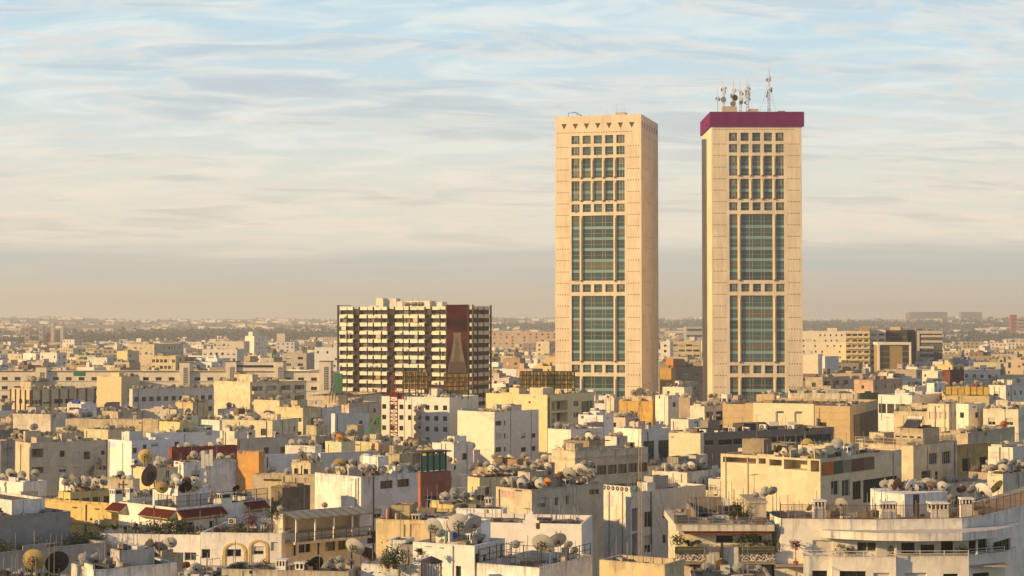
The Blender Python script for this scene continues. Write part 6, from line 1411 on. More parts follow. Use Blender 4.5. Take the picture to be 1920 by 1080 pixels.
# amber glass rail house top
b_ = REC['amber-railed yellow house']; a = b_['a']
for i in range(7): q = MB(); q.box(-a+.1+i*a/7, -a+(i+1)*a/7-.05, .1, .16, b_['H']+.3, b_['H']+2.3, M['amber']); q.build('screen_panel', b_['root'])
for i in range(8): q = MB(); q.box(-a+i*a/7, -a+i*a/7+.08, 0, .2, b_['H'], b_['H']+2.5, M['dark']); q.build('screen_post', b_['root'])
# spiral outside stair on the small-window flats and curling stair on the cream flats
def spiral(rec, u, v, z0, z1, r, col, turns, name='spiral_stair'):
    mb = MB(); n = int(turns*14); h = z1-z0
    for i in range(n):
        p, q = 2*pi*turns*i/n, 2*pi*turns*(i+1)/n; za, zb = z0+h*i/n, z0+h*(i+1)/n
        A, B_ = (u+r*cos(p), v-r*sin(p)), (u+r*cos(q), v-r*sin(q))
        mb.quad(((*A, za), (*B_, zb), (*B_, zb+1.0), (*A, za+1.0)), M['stucco']); mb.quad(((*B_, zb), (*A, za), (*A, za+1.0), (*B_, zb+1.0)), M['stucco'])
        mb.quad(((u, v, za), (*A, za), (*B_, zb), (u, v, zb)), M['stucco'])
    mb.tube((u, v, z0-1), (u, v, z1+1), .15, M['stucco'], 8)
    mb.build(name, rec['root'], col)
b_ = REC['stair-tower flats']; a = b_['a']; spiral(b_, -a+(788-713)*a/(843-713), -1.3, 8, b_['H']-2.5, 1.1, (.72,.68,.6), 4)
b_ = REC['cream balcony flats']; spiral(b_, 1.4, b_['b']*.78, 8, b_['H']-4, 1.2, (.5,.44,.34), 2)

# ------------------------------------------------------------------ plants
def leafy(mb, c, r, n, size, rr, mat='leaf'):
    size *= 2.1; n = int(n*1.5)
    for _ in range(n):
        v = Vector((rr.gauss(0, .5), rr.gauss(0, .5), rr.gauss(0, .52)))*r; p = Vector(c)+Vector((v.x, v.y, v.z*.9))
        a_ = Vector((rr.uniform(-1, 1), rr.uniform(-1, 1), rr.uniform(-.6, 1))).normalized(); b_ = a_.orthogonal().normalized(); s = size*rr.uniform(.6, 1.3)
        mb.quad((p, p+a_*s+b_*s*.35, p+a_*s*2, p+a_*s-b_*s*.35), M[mat])
def plant(x, yc, D, r, label, kind='bush', cat='plant', zb=None, col=None):
    if zb is None and x > 1450 and D > 147: zb = WZ(1041, 147.4)-.9; D = max(D, 148.9) if x < 1860 else D+.6
    if zb is None and 1262 < x < 1447 and yc > 1000: zb = WZ(1034, 150.5); D = 149.95
    z = zb if zb is not None else (roof_at(WX(x, D), D))
    zc = WZ(yc, D)
    if zb is None and (z is None or zc-z > 2.5 or zc-z < -.2): z = zc-r
    root = empty('potted_%s' % kind, (WX(x, D), D, z)); tag(root, label, cat, 'rooftop plants'); rr = random.Random(int(x*3+yc)); h = zc-z
    pb_ = MB(); pb_.tube((0, 0, 0), (0, 0, .3), .18, M['soil'], 8, .24); pb_.build('pot', root)
    q = MB()
    if kind == 'palm':
        for i in range(13):
            an = rr.uniform(0, 2*pi); dx, dy = cos(an), sin(an); L = r*rr.uniform(.8, 1.2); prev = Vector((0, 0, h*.6))
            for k in range(1, 6):
                t = k/5; p = Vector((dx*L*t, dy*L*t, h*.6+L*(1.3*t-1.15*t*t))); s = Vector((-dy, dx, 0))*(.11*(1-t)+.015)
                q.quad((prev-s, p-s*.8, p+s*.8, prev+s), M['leaf'])
                for sg in (-1, 1): q.quad((prev, prev+s*sg*3.4+Vector((0, 0, -.18)), p, prev), M['leaf'])
                prev = p
        q.tube((0, 0, .25), (0, 0, h*.62), .07, M['soil'], 6)
    elif kind == 'tree':
        q.tube((0, 0, .25), (.05, 0, h+.2), .035, M['soil'], 5, .015)
        for k in range(7): an = k*2.4; z2 = h*(.3+.1*k); q.tube((0, 0, z2), (cos(an)*r*.9*(1-k*.08), sin(an)*r*.9*(1-k*.08), z2+.12), .012, M['soil'], 3); leafy(q, (cos(an)*r*.7*(1-k*.08), sin(an)*r*.7*(1-k*.08), z2+.12), r*.35, 14, .05, rr)
    else: leafy(q, (0, 0, h), r, int(260*r*r+90), .055 if r < .9 else .07, rr, 'flower' if kind == 'bougainvillea' else 'leaf'); q.tube((0, 0, .25), (0, 0, h), .03, M['soil'], 5)
    q.build('foliage', root)
M['flower'] = simple('bougainvillea_red', (.12, .015, .03), .8, var=.5)
L_ = REC['arcaded white house']; zt1 = L_['H']-.8; zt2 = REC['bay of the arcaded house']['H']-.8
for x, yc, r, kind, nm in ((197, 973, .55, 'palm', 'pale small palm at the corner of the planted terrace'), (219, 974, .9, 'palm', 'broad palm by the grey screen of the planted terrace'), (237, 975, .8, 'palm', 'second palm beside the tall one on the planted terrace'), (262, 977, .7, 'palm', 'loose palm before the terrace door below the red eaves'), (291, 989, 1.0, 'bush', 'dark rounded bush under the red eaves'), (325, 984, .9, 'bush', 'dark upright cypress-like bush under the eaves corner'), (343, 989, .9, 'bush', 'wide greyish shrub right of the upright bush'), (366, 992, .6, 'bush', 'low straggly shrub before the wide shrub'), (380, 985, .6, 'tree', 'thin dry sapling on the planted terrace'), (303, 995, .5, 'bush', 'low shrub between the rounded and upright bushes')):
    plant(x, yc, 192.5, r, nm, kind, zb=zt1)
for x, yc, r, kind, nm in ((414, 982, 1.0, 'tree', 'tiered thin conifer on the planted terrace'), (439, 980, 1.0, 'tree', 'tall bare-branched sapling on the planted terrace'), (455, 988, .6, 'bush', 'dark shrub beside the bougainvillea'), (473, 974, .75, 'bougainvillea', 'dark red bougainvillea on the planted terrace'), (498, 984, .7, 'tree', 'small tiered conifer at the veranda side'), (512, 961, .8, 'bush', 'green bush behind the veranda corner'), (410, 993, .4, 'bougainvillea', 'small red shrub at the conifer foot')):
    plant(x, yc, 190.5, r, nm, kind, zb=zt2)
for x, yc, D, r, kind, nm in ((10, 1028, 184, .9, 'bush', 'dark bush on the grey recessed terrace by the frame edge'), (42, 1028, 186, .7, 'bush', 'spreading bush on the grey recessed terrace'), (105, 1018, 187, .5, 'tree', 'little sapling before the grey terrace doors'), (73, 1022, 186, .6, 'bush', 'low leafy bush in the middle of the grey terrace'), (127, 1018, 188, .5, 'bush', 'small shrub near the white terrace posts'), (152, 1012, 190, 1.2, 'bush', 'dark tall bush at the white pergola'), (182, 1010, 191, 1.0, 'bush', 'spiky bush right of the white pergola'),
    (497, 1050, 152, .75, 'tree', 'yellowish young tree before the arched windows'), (454, 1060, 152, .35, 'bush', 'small agave beside the arched bay wall'), (442, 1062, 152, .3, 'bush', 'tiny dark shrub on the parapet below the arches'),
    (741, 1042, 151, 1.0, 'bush', 'flowering green bush on the low white terrace'), (727, 1050, 150.5, .6, 'bush', 'darker bush low on the white terrace'), (788, 1030, 150, .35, 'tree', 'narrow cactus beside the cage porch'),
    (1293, 1009, 149.6, .95, 'palm', 'spiky agave palm over the mosaic balcony'), (1269, 1010, 149.7, .5, 'bush', 'dark shrub left of the agave palm'), (1405, 1010, 149.6, .8, 'bush', 'trailing bush before the right mosaic balcony window'), (1388, 1014, 149.6, .6, 'bush', 'low shrub left of the trailing bush'), (1437, 1016, 149.6, .45, 'bush', 'little shrub at the mosaic balcony end'),
    (1381, 950, 154, .55, 'bush', 'flowering pot bush on the railed roof terrace'), (1397, 965, 152, .45, 'bush', 'dry low bush beside the terrace roof house'), (1373, 966, 151.5, .4, 'bush', 'reddish low bush behind the terrace railing'),
    (1489, 1020, 149, .4, 'bougainvillea', 'small red-leafed bush on the balcony edge'), (1571, 1020, 148.6, .65, 'tree', 'spreading young tree on the curved balcony'), (1593, 1034, 148.4, .4, 'bush', 'dark round bush below the brown window'), (1716, 1026, 148.6, .45, 'palm', 'small palm between the balcony doors'), (1801, 1031, 148.8, .45, 'bush', 'bright bush at the balcony pier'), (1817, 1027, 149.4, .4, 'tree', 'climbing plant in the sunny balcony corner'), (1868, 1025, 151.8, .55, 'bush', 'dark rounded bush on the shaded balcony end'), (1842, 1030, 150.5, .35, 'bush', 'narrow dark bush in the balcony recess'), (1667, 1024, 148.6, .4, 'tree', 'bare twiggy climber on the balcony wall')):
    plant(x, yc, D, r, nm, kind)

# pale bands, white frame and other features of the far office group
b_ = REC['grey banded office']; a = b_['a']; H = b_['H']
for (x0, x1, y0) in ((1726, 1772, 630), (1726, 1772, 640), (1719, 1750, 651), (1719, 1750, 661), (1719, 1750, 672)):
    extra_box(b_, -a+(x0-1719)*a/47, -a+min(47.5, x1-1719)*a/47, -.5, -.003, H-(y0+2.4-620)*945/F, H-(y0-1.8-620)*945/F, 'pale_band', (.46,.42,.36), 'clean')
extra_box(b_, -a, -a+1.2, -.6, -.003, 8, H, 'pale_pier', (.46,.42,.36), 'clean'); extra_box(b_, -a+1.3, 0, -.6, -.003, H-1.6, H, 'pale_band', (.46,.42,.36), 'clean')
D = 930; root = empty('office_annex', (WX(1706, D), D, 0)); tag(root, 'white-framed annex with dark glass and a tan wall before the dark glass office', 'office building')
a = WX(1706, D)-WX(1645, D); zt, zb = WZ(641.5, D), 2; q = MB(); q.box(-a, 0, 0, 10, zb, zt-1.4, M['clean']); q.build('wall', root, (.34,.24,.11)); q = MB(); q.box(-a-.3, .3, -.8, 10.2, zt-1.39, zt, M['clean']); q.box(-a-.3, -a+.9, -.8, -.003, zb, zt-1.4, M['clean']); q.box(-.6, .3, -.8, -.003, zb, zt-1.4, M['clean']); q.build('white_frame', root, (.78,.70,.55))
for i in range(4):
    q = MB(); q.box(-a+1.1, -a+6.2, -.06, -.003, zt-4.6-i*3.1, zt-1.8-i*3.1, M['glass']); q.build('window', root, (.05,.045,.03)); q = MB(); q.box(-4.2, -.9, -.06, -.003, zt-4.6-i*3.1, zt-1.8-i*3.1, M['glass']); q.build('window', root, (.03,.035,.03))
BL.append(dict(nick='white-framed annex', C=(WX(1706, D), D), th=0.0, a=a, b=10, H=zt, y=641, yb=685, xl=1645, xr=1706, D=D, root=root, z0=0, levels=[(-a, 0, 0, 10, zt)], poly=corners((WX(1706, D), D), 0, -a, 0, 0, 10), dish=[]))
b_ = REC['open-framed top floor block']; H = b_['H']-.15
for i, (v0, v1, c) in enumerate(((.4, 3.2, (.42,.12,.03)), (3.3, 5.2, (.04,.09,.04)), (5.3, 7.6, (.22,.19,.13)), (7.7, 10.5, (.12,.05,.03)), (10.6, 13.5, (.14,.10,.07)))):
    extra_box(b_, .05, .12, v0, v1, H-1.9, H-.3, 'cladding_sheet', c, 'paint')
b_ = REC['grey shaded apartment house']

# ------------------------------------------------------------------ satellite dishes placed one by one
for a_ in [
 (808, 989, 19, 150.8, 'grey', -.5, 22), (860, 985, 22, 151.5, 'pale', 0, 14), (889, 983, 18, 152, 'grey', .6, 32), (829, 999, 9, 151.5, 'grey', .4, 30), (852, 1004, 7, 152, 'blue', .2, 30), (905, 1007, 9, 151, 'grey', .7, 40),
 (1014, 1021, 21, 150, 'grey', -.35, 30), (1046, 1013, 17, 152, 'grey', .3, 38), (1031, 1030, 9, 150.5, 'pale', 0, 38), (1066, 1020, 8.5, 153.5, 'pale', .3, 38), (1077, 1031, 8, 152, 'grey', .3, 30), (967, 1019, 8, 153, 'grey', 0, 20),
 (65, 1050, 21, 152.5, 'yellow', 0, 18), (116, 1055, 22, 153.5, 'black', .55, 18), (162, 1046, 12, 155, 'grey', 0, 40), (184, 1048, 13, 155.5, 'grey', .2, 40), (162, 1054, 9, 154, 'grey', .1, 40), (22, 1070, 7, 153, 'grey', 0, 40), (45, 1070, 7, 153, 'grey', 0, 40),
 (214, 1052, 11, 156, 'grey', .3, 40), (233, 1051, 6.5, 157, 'blue', .8, 40), (246, 1036, 8, 167.5, 'orange', .3, 40), (253, 1037, 8, 164.7, 'orange', 0, 40), (270, 1029, 9.5, 165.5, 'orange', .2, 35), (292, 1029, 20, 166, 'yellow', 1.25, 15), (303, 1026, 14, 167, 'grey', -.3, 40), (323, 1016, 11, 166, 'grey', 0, 25),
 (371, 1064, 12, 152, 'pale', .1, 35), (357, 1074, 9, 151, 'pale', 0, 35), (342, 1076, 8, 151, 'black', 0, 35), (352, 1058, 8, 153, 'rusty', .3, 35),
 (596, 1055, 14, 151.5, 'black', .5, 25), (578, 1053, 7, 152, 'orange', .3, 40), (661, 1026, 19, 152.5, 'pale', -.45, 32), (690, 1039, 16, 152, 'brown', -.5, 32), (617, 1060, 9.5, 151, 'grey', .2, 38), (638, 1049, 9.5, 152.5, 'pale', .1, 38), (640, 1061, 8.5, 151, 'pale', 0, 38), (624, 1052, 8, 153, 'grey', .5, 38), (659, 1053, 8, 152.5, 'grey', .2, 38),
 (21, 889, 12, 243, 'grey', -.3, 35), (44, 891, 8, 242, 'grey', 0, 40), (69, 889, 8.5, 243, 'grey', 0, 40),
 (835, 931, 10.5, 189, 'white', 0, 38), (853, 922, 9, 191, 'grey', .2, 15), (852, 930, 9, 190, 'pale', 0, 38), (873, 930, 9.5, 189.5, 'grey', .3, 38), (886, 927, 7.5, 189, 'pale', 0, 38), (901, 933, 7.5, 184, 'black', 0, 38), (916, 931, 6.5, 185, 'black', 0, 38),
 (273, 856, 14, 253, 'yellow', 0, 12), (305, 895, 12, 201, 'yellow', 0, 25), (351, 897, 12, 201, 'black', .5, 30), (371, 896, 11, 202, 'grey', .6, 30), (309, 906, 6, 200.5, 'orange', 0, 40), (323, 907, 6, 200.5, 'orange', 0, 40), (336, 906, 7, 200.5, 'white', 0, 40), (446, 915, 7, 205, 'black', .7, 30), (433, 912, 6, 206, 'grey', .5, 30),
 (292, 930, 20, 204, 'brown', 1.0, 10), (610, 953, 6, 191.5, 'grey', 0, 40), (527, 953, 7, 192, 'grey', -.2, 38),
 (637, 872, 13, 222, 'yellow', 0, 22), (686, 868, 19, 224, 'pale', -.5, 35), (699, 868, 12, 223, 'grey', .2, 35), (661, 878, 8.5, 214, 'white', 0, 38), (661, 866, 7, 217, 'grey', 0, 38), (636, 881, 7.5, 216, 'grey', 0, 38), (616, 876, 6, 216, 'brown', 0, 38), (692, 877, 6, 217, 'black', .3, 38), (726, 874, 5.5, 217, 'orange', 0, 38), (752, 876, 6, 216, 'rusty', .2, 38), (769, 876, 6, 216, 'grey', 0, 38), (780, 877, 5, 216, 'grey', 0, 38),
 (804, 850, 12, 244, 'yellow', 0, 18), (826, 855, 9.5, 246, 'brown', .3, 25), (837, 861, 6.5, 245, 'brown', 0, 38), (799, 863, 6, 244, 'grey', 0, 38),
 (1066, 888, 13, 215.5, 'grey', -.5, 35), (1085, 881, 13.5, 216, 'pale', -.5, 32), (1104, 886, 13, 216, 'grey', -.45, 38), (1049, 893, 8, 215, 'rusty', 0, 38), (1092, 902, 8, 214.5, 'grey', 0, 38), (1107, 872, 8, 219, 'grey', .2, 38), (1095, 870, 8, 219.5, 'grey', 0, 38), (1071, 880, 6, 218, 'grey', 0, 38), (1059, 880, 6, 218, 'grey', 0, 38), (1030, 906, 7, 214, 'grey', .3, 38), (1004, 901, 8, 215, 'grey', 0, 38), (992, 904, 6.5, 215, 'pale', 0, 38),
 (944, 903, 7, 214.5, 'pale', 0, 38), (962, 899, 8, 216.5, 'grey', 0, 38), (970, 901, 8.5, 215, 'grey', .3, 38),
 (1324, 1073, 12, 146, 'grey', 0, 35), (1351, 1070, 12, 148, 'brown', 0, 35), (1384, 1074, 12, 146, 'grey', 0, 35), (1420, 1079, 8, 147, 'grey', 0, 35),
 (1246, 876, 8, 250, 'grey', -.2, 30), (1263, 873, 8.5, 250, 'grey', 0, 30), (1282, 873, 10, 251, 'grey', .5, 25), (1294, 874, 7.5, 250, 'white', -.4, 40), (1319, 866, 9, 252, 'grey', .4, 38), (1233, 880, 6, 250, 'pale', 0, 35),
 (1415, 928, 7, 155.5, 'pale', 0, 38), (1431, 925, 8, 155.2, 'pale', 0, 38), (1447, 920, 10, 156.3, 'grey', .3, 38), (1463, 921, 6, 157, 'grey', 0, 38), (1433, 917, 7, 157.2, 'pale', 0, 38),
 (1483, 838, 6.5, 226, 'grey', 0, 38), (1512, 834, 12, 228, 'yellow', 0, 14), (1529, 838, 7, 226, 'grey', 0, 38), (1539, 840, 8, 225, 'pale', 0, 38), (1555, 837, 6, 226, 'pale', 0, 38), (1568, 832, 11, 226, 'pale', -.1, 25), (1467, 840, 5, 228, 'grey', 0, 38),
 (1838, 921, 17, 163, 'white', -.8, 30), (1868, 913, 14, 165, 'yellow', .7, 35), (1820, 918, 9, 163, 'grey', .2, 38), (1800, 917, 9, 163, 'brown', 0, 38), (1806, 909, 6, 165, 'grey', 0, 38), (1845, 907, 6, 167, 'grey', 0, 38), (1780, 932, 7, 160, 'grey', 0, 38), (1825, 912, 8, 166, 'grey', 0, 38),
 (1574, 944, 12, 158, 'grey', -.6, 30), (1518, 951, 8, 156, 'grey', .6, 38), (1547, 952, 7, 155, 'grey', .6, 38),
 ]:
    x, yc, rp, D, c = a_[:5]; dish_px(x, yc, rp, D, c, a_[5], a_[6])
# the crowd of dishes on the curved building's roof house
rr = random.Random(12)
for i, x in enumerate((1657, 1669, 1681, 1687, 1697, 1706, 1716, 1722, 1731, 1739, 1746, 1752, 1763, 1772, 1690, 1709, 1735)):
    dish_px(x, 914+rr.uniform(-4, 5), rr.uniform(7.5, 12), 161+rr.uniform(0, 1.2), rr.choice(['grey', 'grey', 'brown', 'pale', 'grey', 'white']), rr.uniform(-.8, .9), rr.uniform(20, 42), big=False)
for (x, yc, r) in ((1856, 877, 8.5), (1872, 874, 9.5), (1880, 866, 8), (1888, 876, 8.5), (1897, 868, 8), (1907, 876, 6), (1915, 873, 6)): dish_px(x, yc, r, 216.5, rr.choice(['grey', 'pale', 'grey']), rr.uniform(-.3, .3), 36)
for b_ in list(BL):
    for d in b_['dish']:
        x0, x1, n, lv = d; dishes_on(b_, x0, x1, n, lv)

# ------------------------------------------------------------------ fill the rest of the town
rr = random.Random(21)
FCOL = [(.76,.73,.68), (.60,.53,.40), (.46,.40,.29), (.60,.48,.25), (.36,.33,.28), (.24,.21,.17), (.40,.32,.21), (.74,.68,.56), (.18,.13,.09), (.20,.05,.04), (.62,.60,.57), (.40,.28,.15)]
FNAME = ['white', 'cream', 'beige', 'yellow', 'greyish', 'dull grey', 'tan', 'off-white', 'brown', 'dark red', 'pale grey', 'ochre']
FW = [24, 14, 9, 7, 8, 9, 8, 15, 8, 1, 11, 2]
def sat(P, Q, gap=.4):
    for A, B in ((P, Q), (Q, P)):
        for i in range(len(A)):
            e = A[(i+1) % len(A)]-A[i]; n = Vector((e.y, -e.x)).normalized()
            a0, a1 = min(n.dot(p) for p in A), max(n.dot(p) for p in A); b0, b1 = min(n.dot(p) for p in B), max(n.dot(p) for p in B)
            if a1+gap < b0 or b1+gap < a0: return False
    return True
SIL = [2000.0]*1921
KEY = {'left office tower', 'magenta-topped tower', 'striped block', 'deco block', 'orange sunlit wall', 'big peeling white block', 'long bright yellow wall', 'open-framed top floor block', 'mesh-railed corner house', 'cooling unit block', 'beige panelled office', 'charcoal strip-window office', 'broad white apartment block', 'stair-tower flats', 'tall yellow apartment block', 'cream balcony flats', 'bright white corner flats', 'white glazed showroom', 'oxblood house with green sunroom', 'two-tone blank-walled block', 'white house with tall window', 'cream balcony house', 'brown-ribbed office block', 'clean cream flats', 'weathered arcade house'}
def ext(b):      # picture extent of a record
    return int(max(0, b['xl'])), int(min(1920, b['xr']))
fills = []
BIGLAND = [(1034, 1240, 745), (1312, 1510, 752), (630, 922, 745)]
def try_fill(x, D, h, w, dp, th, need=.3):
    """a filler block whose near corner is at column x; returns its spec if it stands free, hides nothing and shows"""
    C = (WX(x, D), D); poly = corners(C, th, -w, 0, 0, dp)
    y = HY+(CH-h)*F/D
    xs = [CX+F*p.x/p.y for p in poly]; x0, x1 = min(xs), max(xs)
    if x1 < -20 or x0 > 1940: return None
    for b in BL:
        if b['xr'] < x0-60 and b['xl'] < x0-60: 
            pass
        if abs(b['C'][1]-D) < 60 and sat(poly, b['poly']): return None
        if b['D'] > D and b['xl'] < x1 and b['xr'] > x0 and y < (b['yb']-1 if b['nick'] in KEY or b['D'] < 215 else b['y']+max(11 if b['D'] > 320 else 22, .50*(b['yb']-b['y']))): return None
    for b in fills:
        if abs(b['D']-D) < 60 and sat(poly, b['poly'], .8): return None
    for a0, a1, yy in BIGLAND:
        if D < 600 and x0 < a1 and x1 > a0 and y < yy: return None
    return dict(x=x, D=D, h=h, w=w, dp=dp, th=th, y=y, x0=x0, x1=x1, poly=poly)
# bands: (D0, D1, tries, h0, h1)
for D0, D1, n, h0, h1, w0, w1 in ((215, 260, 900, 15, 20, 3.5, 7), (260, 350, 3500, 14, 20.5, 3.5, 8.5), (350, 480, 4500, 14, 21, 4, 9), (480, 640, 4000, 14, 22, 4.5, 10), (640, 850, 2600, 13, 23, 7, 15), (850, 1150, 2400, 12, 24, 10, 20)):
    for _ in range(n):
        D = rr.uniform(D0, D1); x = rr.uniform(-20, 1960); h = rr.triangular(h0, h1, (h0+h1)/2)
        th = radians(rr.choice([38, 42, 48, 35, 30, 22, 52])+rr.uniform(-3, 3))
        s = try_fill(x, D, h, rr.uniform(w0, w1), rr.uniform(4, 10), th)
        if s: fills.append(s)
# keep those that show: sweep from near to far with a running silhouette
events = [('b', b['D'], b) for b in BL]+[('f', f['D'], f) for f in fills]; events.sort(key=lambda e: e[1])
kept = []
for kind, D, o in events:
    if kind == 'b': x0, x1 = ext(o); y = o['y']+2
    else:
        x0, x1 = int(max(0, o['x0'])), int(min(1920, o['x1'])); y = o['y']
        if x1 <= x0+2: continue
        vis = sum(1 for x in range(x0, x1) if SIL[x] > y+1.6)
        area = sum(max(0, min(SIL[x], y+30)-y) for x in range(x0, x1))
        if vis < .3*(x1-x0) or area < 22: continue
        o['area'] = area; kept.append(o)
    for x in range(max(0, x0), min(1920, x1)+1): SIL[x] = min(SIL[x], y)
print('fill kept', len(kept), 'of', len(fills), 'hand', len(BL))
kept.sort(key=lambda o: -o['area'])
NMAX = 295-len(BL)
single, rest = kept[:NMAX], kept[NMAX:]
single.sort(key=lambda o: (int(o['D']/70), o['x0']))
land = [(0, 'in the left corner roofs'), (190, 'behind the left roofs'), (420, 'in the middle of the left roofs'), (630, 'before the dark striped block'), (900, 'between the striped block and the left tower'), (1040, 'at the foot of the left tower'), (1240, 'between the twin towers'), (1330, 'at the foot of the magenta-topped tower'), (1500, 'right of the magenta-topped tower'), (1700, 'among the right-hand roofs')]
cnt = {}
for o in single:
    o['ci'] = rr.choices(range(len(FCOL)), FW)[0]; xm = (o['x0']+o['x1'])/2; o['land'] = [l for l in land if xm >= l[0]-60][-1][1]; o['dist'] = 'near' if o['D'] < 350 else ('mid-distance' if o['D'] < 640 else 'far')
    o['feat'] = rr.choice(['box roof house', 'bare roof', 'dish cluster', 'low parapet'] if o['D'] < 640 else ['box roof house', 'bare roof', 'low parapet'])
    cnt.setdefault((o['ci'], o['land'], o['dist']), []).append(o)
for key, L in cnt.items():
    L.sort(key=lambda o: o['x0'])
    for i, o in enumerate(L): o['label'] = ('%s %s house %s' % (o['dist'], FNAME[key[0]], key[1])) + (', %s such from the left' % ordinal(i+1) if len(L) > 1 else '')
for o in single:
    r = random.Random(int(o['x']*11+o['D'])); col = tuple(c*r.uniform(.92, 1.06) for c in FCOL[o['ci']])
    front = r.choice(['b', 'n', 'n', 'w', '1']); side = r.choice(['w', 'w', 'n', 'm', 's', 'c'])
    pent = []
    d = o['D']; f_ = F/d
    if o['feat'] in ('box roof house', 'dish cluster'):
        w = r.uniform(2.5, 5)*f_; xx = o['x']-r.uniform(-.2, .6)*o['w']*f_*.7; pent = [(xx-w*.5, xx, xx+w*.45, o['y']-r.uniform(1.6, 2.5)*f_, r.uniform(.5, 3), tuple(min(.75, c*r.uniform(.85, 1.1)) for c in col), '1', '1')]
    xl = CX+F*corners((WX(o['x'], d), d), o['th'], -o['w'], 0, 0, o['dp'])[0].x/corners((WX(o['x'], d), d), o['th'], -o['w'], 0, 0, o['dp'])[0].y
    pr = corners((WX(o['x'], d), d), o['th'], -o['w'], 0, 0, o['dp'])[2]; xr = CX+F*pr.x/pr.y
    yb = min(1080, o['y']+(7 if d > 600 else 9)*f_)
    rec = building('', o['label'], 'house', xl, o['x'], xr, o['y'], yb, d, math.degrees(o['th']), col, front, side, pent, depth=o['dp'], mat=r.choice(['stucco', 'stucco', 'dirty', 'clean']), group='houses packed across the town', parapet=r.uniform(.3, .9))
    rec['nick'] = o['label'].split(',')[0].replace('at the foot of the', 'by the').replace('between the striped block and the left tower', 'left of the towers').replace('in the middle of the left roofs', 'in the left middle'); o['rec'] = rec
    if d < 640: 
        nd = int(r.choice([3, 5, 8, 11, 14])*(1 if d < 480 else .6)); lv = r.choice([0, len(rec['levels'])-1])
        if nd: dishes_on(rec, o['x0'], o['x1'], nd, lv, ymax=2.2)

# ------------------------------------------------------------------ dishes: the 300 that show largest stay single, the others join one mesh
DISH.sort(key=lambda d: -d['rad']*F/d['y'])
keepd, extra = DISH[:300], DISH[300:]
print('dishes', len(DISH))
mbx = MB()
for d in extra:
    o = d['o']; c = o.color
    if o.type == 'MESH':
        me, s, rz = o.data, o.scale.x, o.rotation_euler.z; base = Vector(o.location)
    else:
        me, s, rz = joined_dish_mesh(.8), d['rad']/.5, o.rotation_euler.z; base = Vector(o.location)
    src_v = [v.co for v in me.vertices]; ca, sa = cos(rz), sin(rz); off = len(mbx.v)
    mbx.v += [(base.x+(v.x*ca-v.y*sa)*s, base.y+(v.x*sa+v.y*ca)*s, base.z+v.z*s) for v in src_v]
    mi = [mbx.mi(m) for m in me.materials]
    for p in me.polygons: mbx.f.append(tuple(off+i for i in p.vertices)); mbx.m.append(mi[p.material_index]); mbx.uv += [(0, 50)]*len(p.vertices)
    for ch in list(o.children): bpy.data.objects.remove(ch)
    bpy.data.objects.remove(o)
# far rooftops get small dishes too
for o in kept:
    if o['D'] >= 560 and rr.random() < .55:
        for _ in range(rr.randint(2, 7)):
            x_, y_ = rr.uniform(.1, .9), rr.uniform(.03, .4); rec = dict(C=(WX(o['x'], o['D']), o['D']), th=o['th']); W = to_world(rec, -o['w']*x_, o['dp']*y_, o['h']-.4)
            me = joined_dish_mesh(.8); s = rr.uniform(.9, 1.5); rz = rr.uniform(-.6, .6); ca, sa = cos(rz), sin(rz); off = len(mbx.v)
            mbx.v += [(W.x+(v.co.x*ca-v.co.y*sa)*s, W.y+(v.co.x*sa+v.co.y*ca)*s, W.z+v.co.z*s) for v in me.vertices]; mi = [mbx.mi(m) for m in me.materials]
            for p in me.polygons: mbx.f.append(tuple(off+i for i in p.vertices)); mbx.m.append(mi[p.material_index]); mbx.uv += [(0, 50)]*len(p.vertices)
if mbx.f: tag(mbx.build('distant_satellite_dishes', None, (.38, .34, .27)), 'crowd of tiny distant satellite dishes across the rooftops', 'satellite dishes', kind='stuff')
byb = {}
for d in keepd:
    b = owner(d['x'], d['y']); d['b'] = b; byb.setdefault(b['nick'] if b else 'rooftops', []).append(d)
for nick, L in byb.items():
    by = {}
    for d in L: by.setdefault((d['col'], d['big']), []).append(d)
    for (c, big), LL in by.items():
        LL.sort(key=lambda d: d['px'])
        for i, d in enumerate(LL):
            cn = {'pale': 'pale grey', 'white': 'off-white', 'yellow': 'mustard'}.get(c, c)
            nick = nick.replace('not far ', ''); pos = ' on the %s' % nick if len(LL) == 1 else ', %s, on the %s' % (ordinal(i+1), nick)
            tag(d['o'], '%s %ssatellite dish%s' % (cn, 'mesh ' if big else '', pos), 'satellite dish', 'satellite dishes on the rooftops')

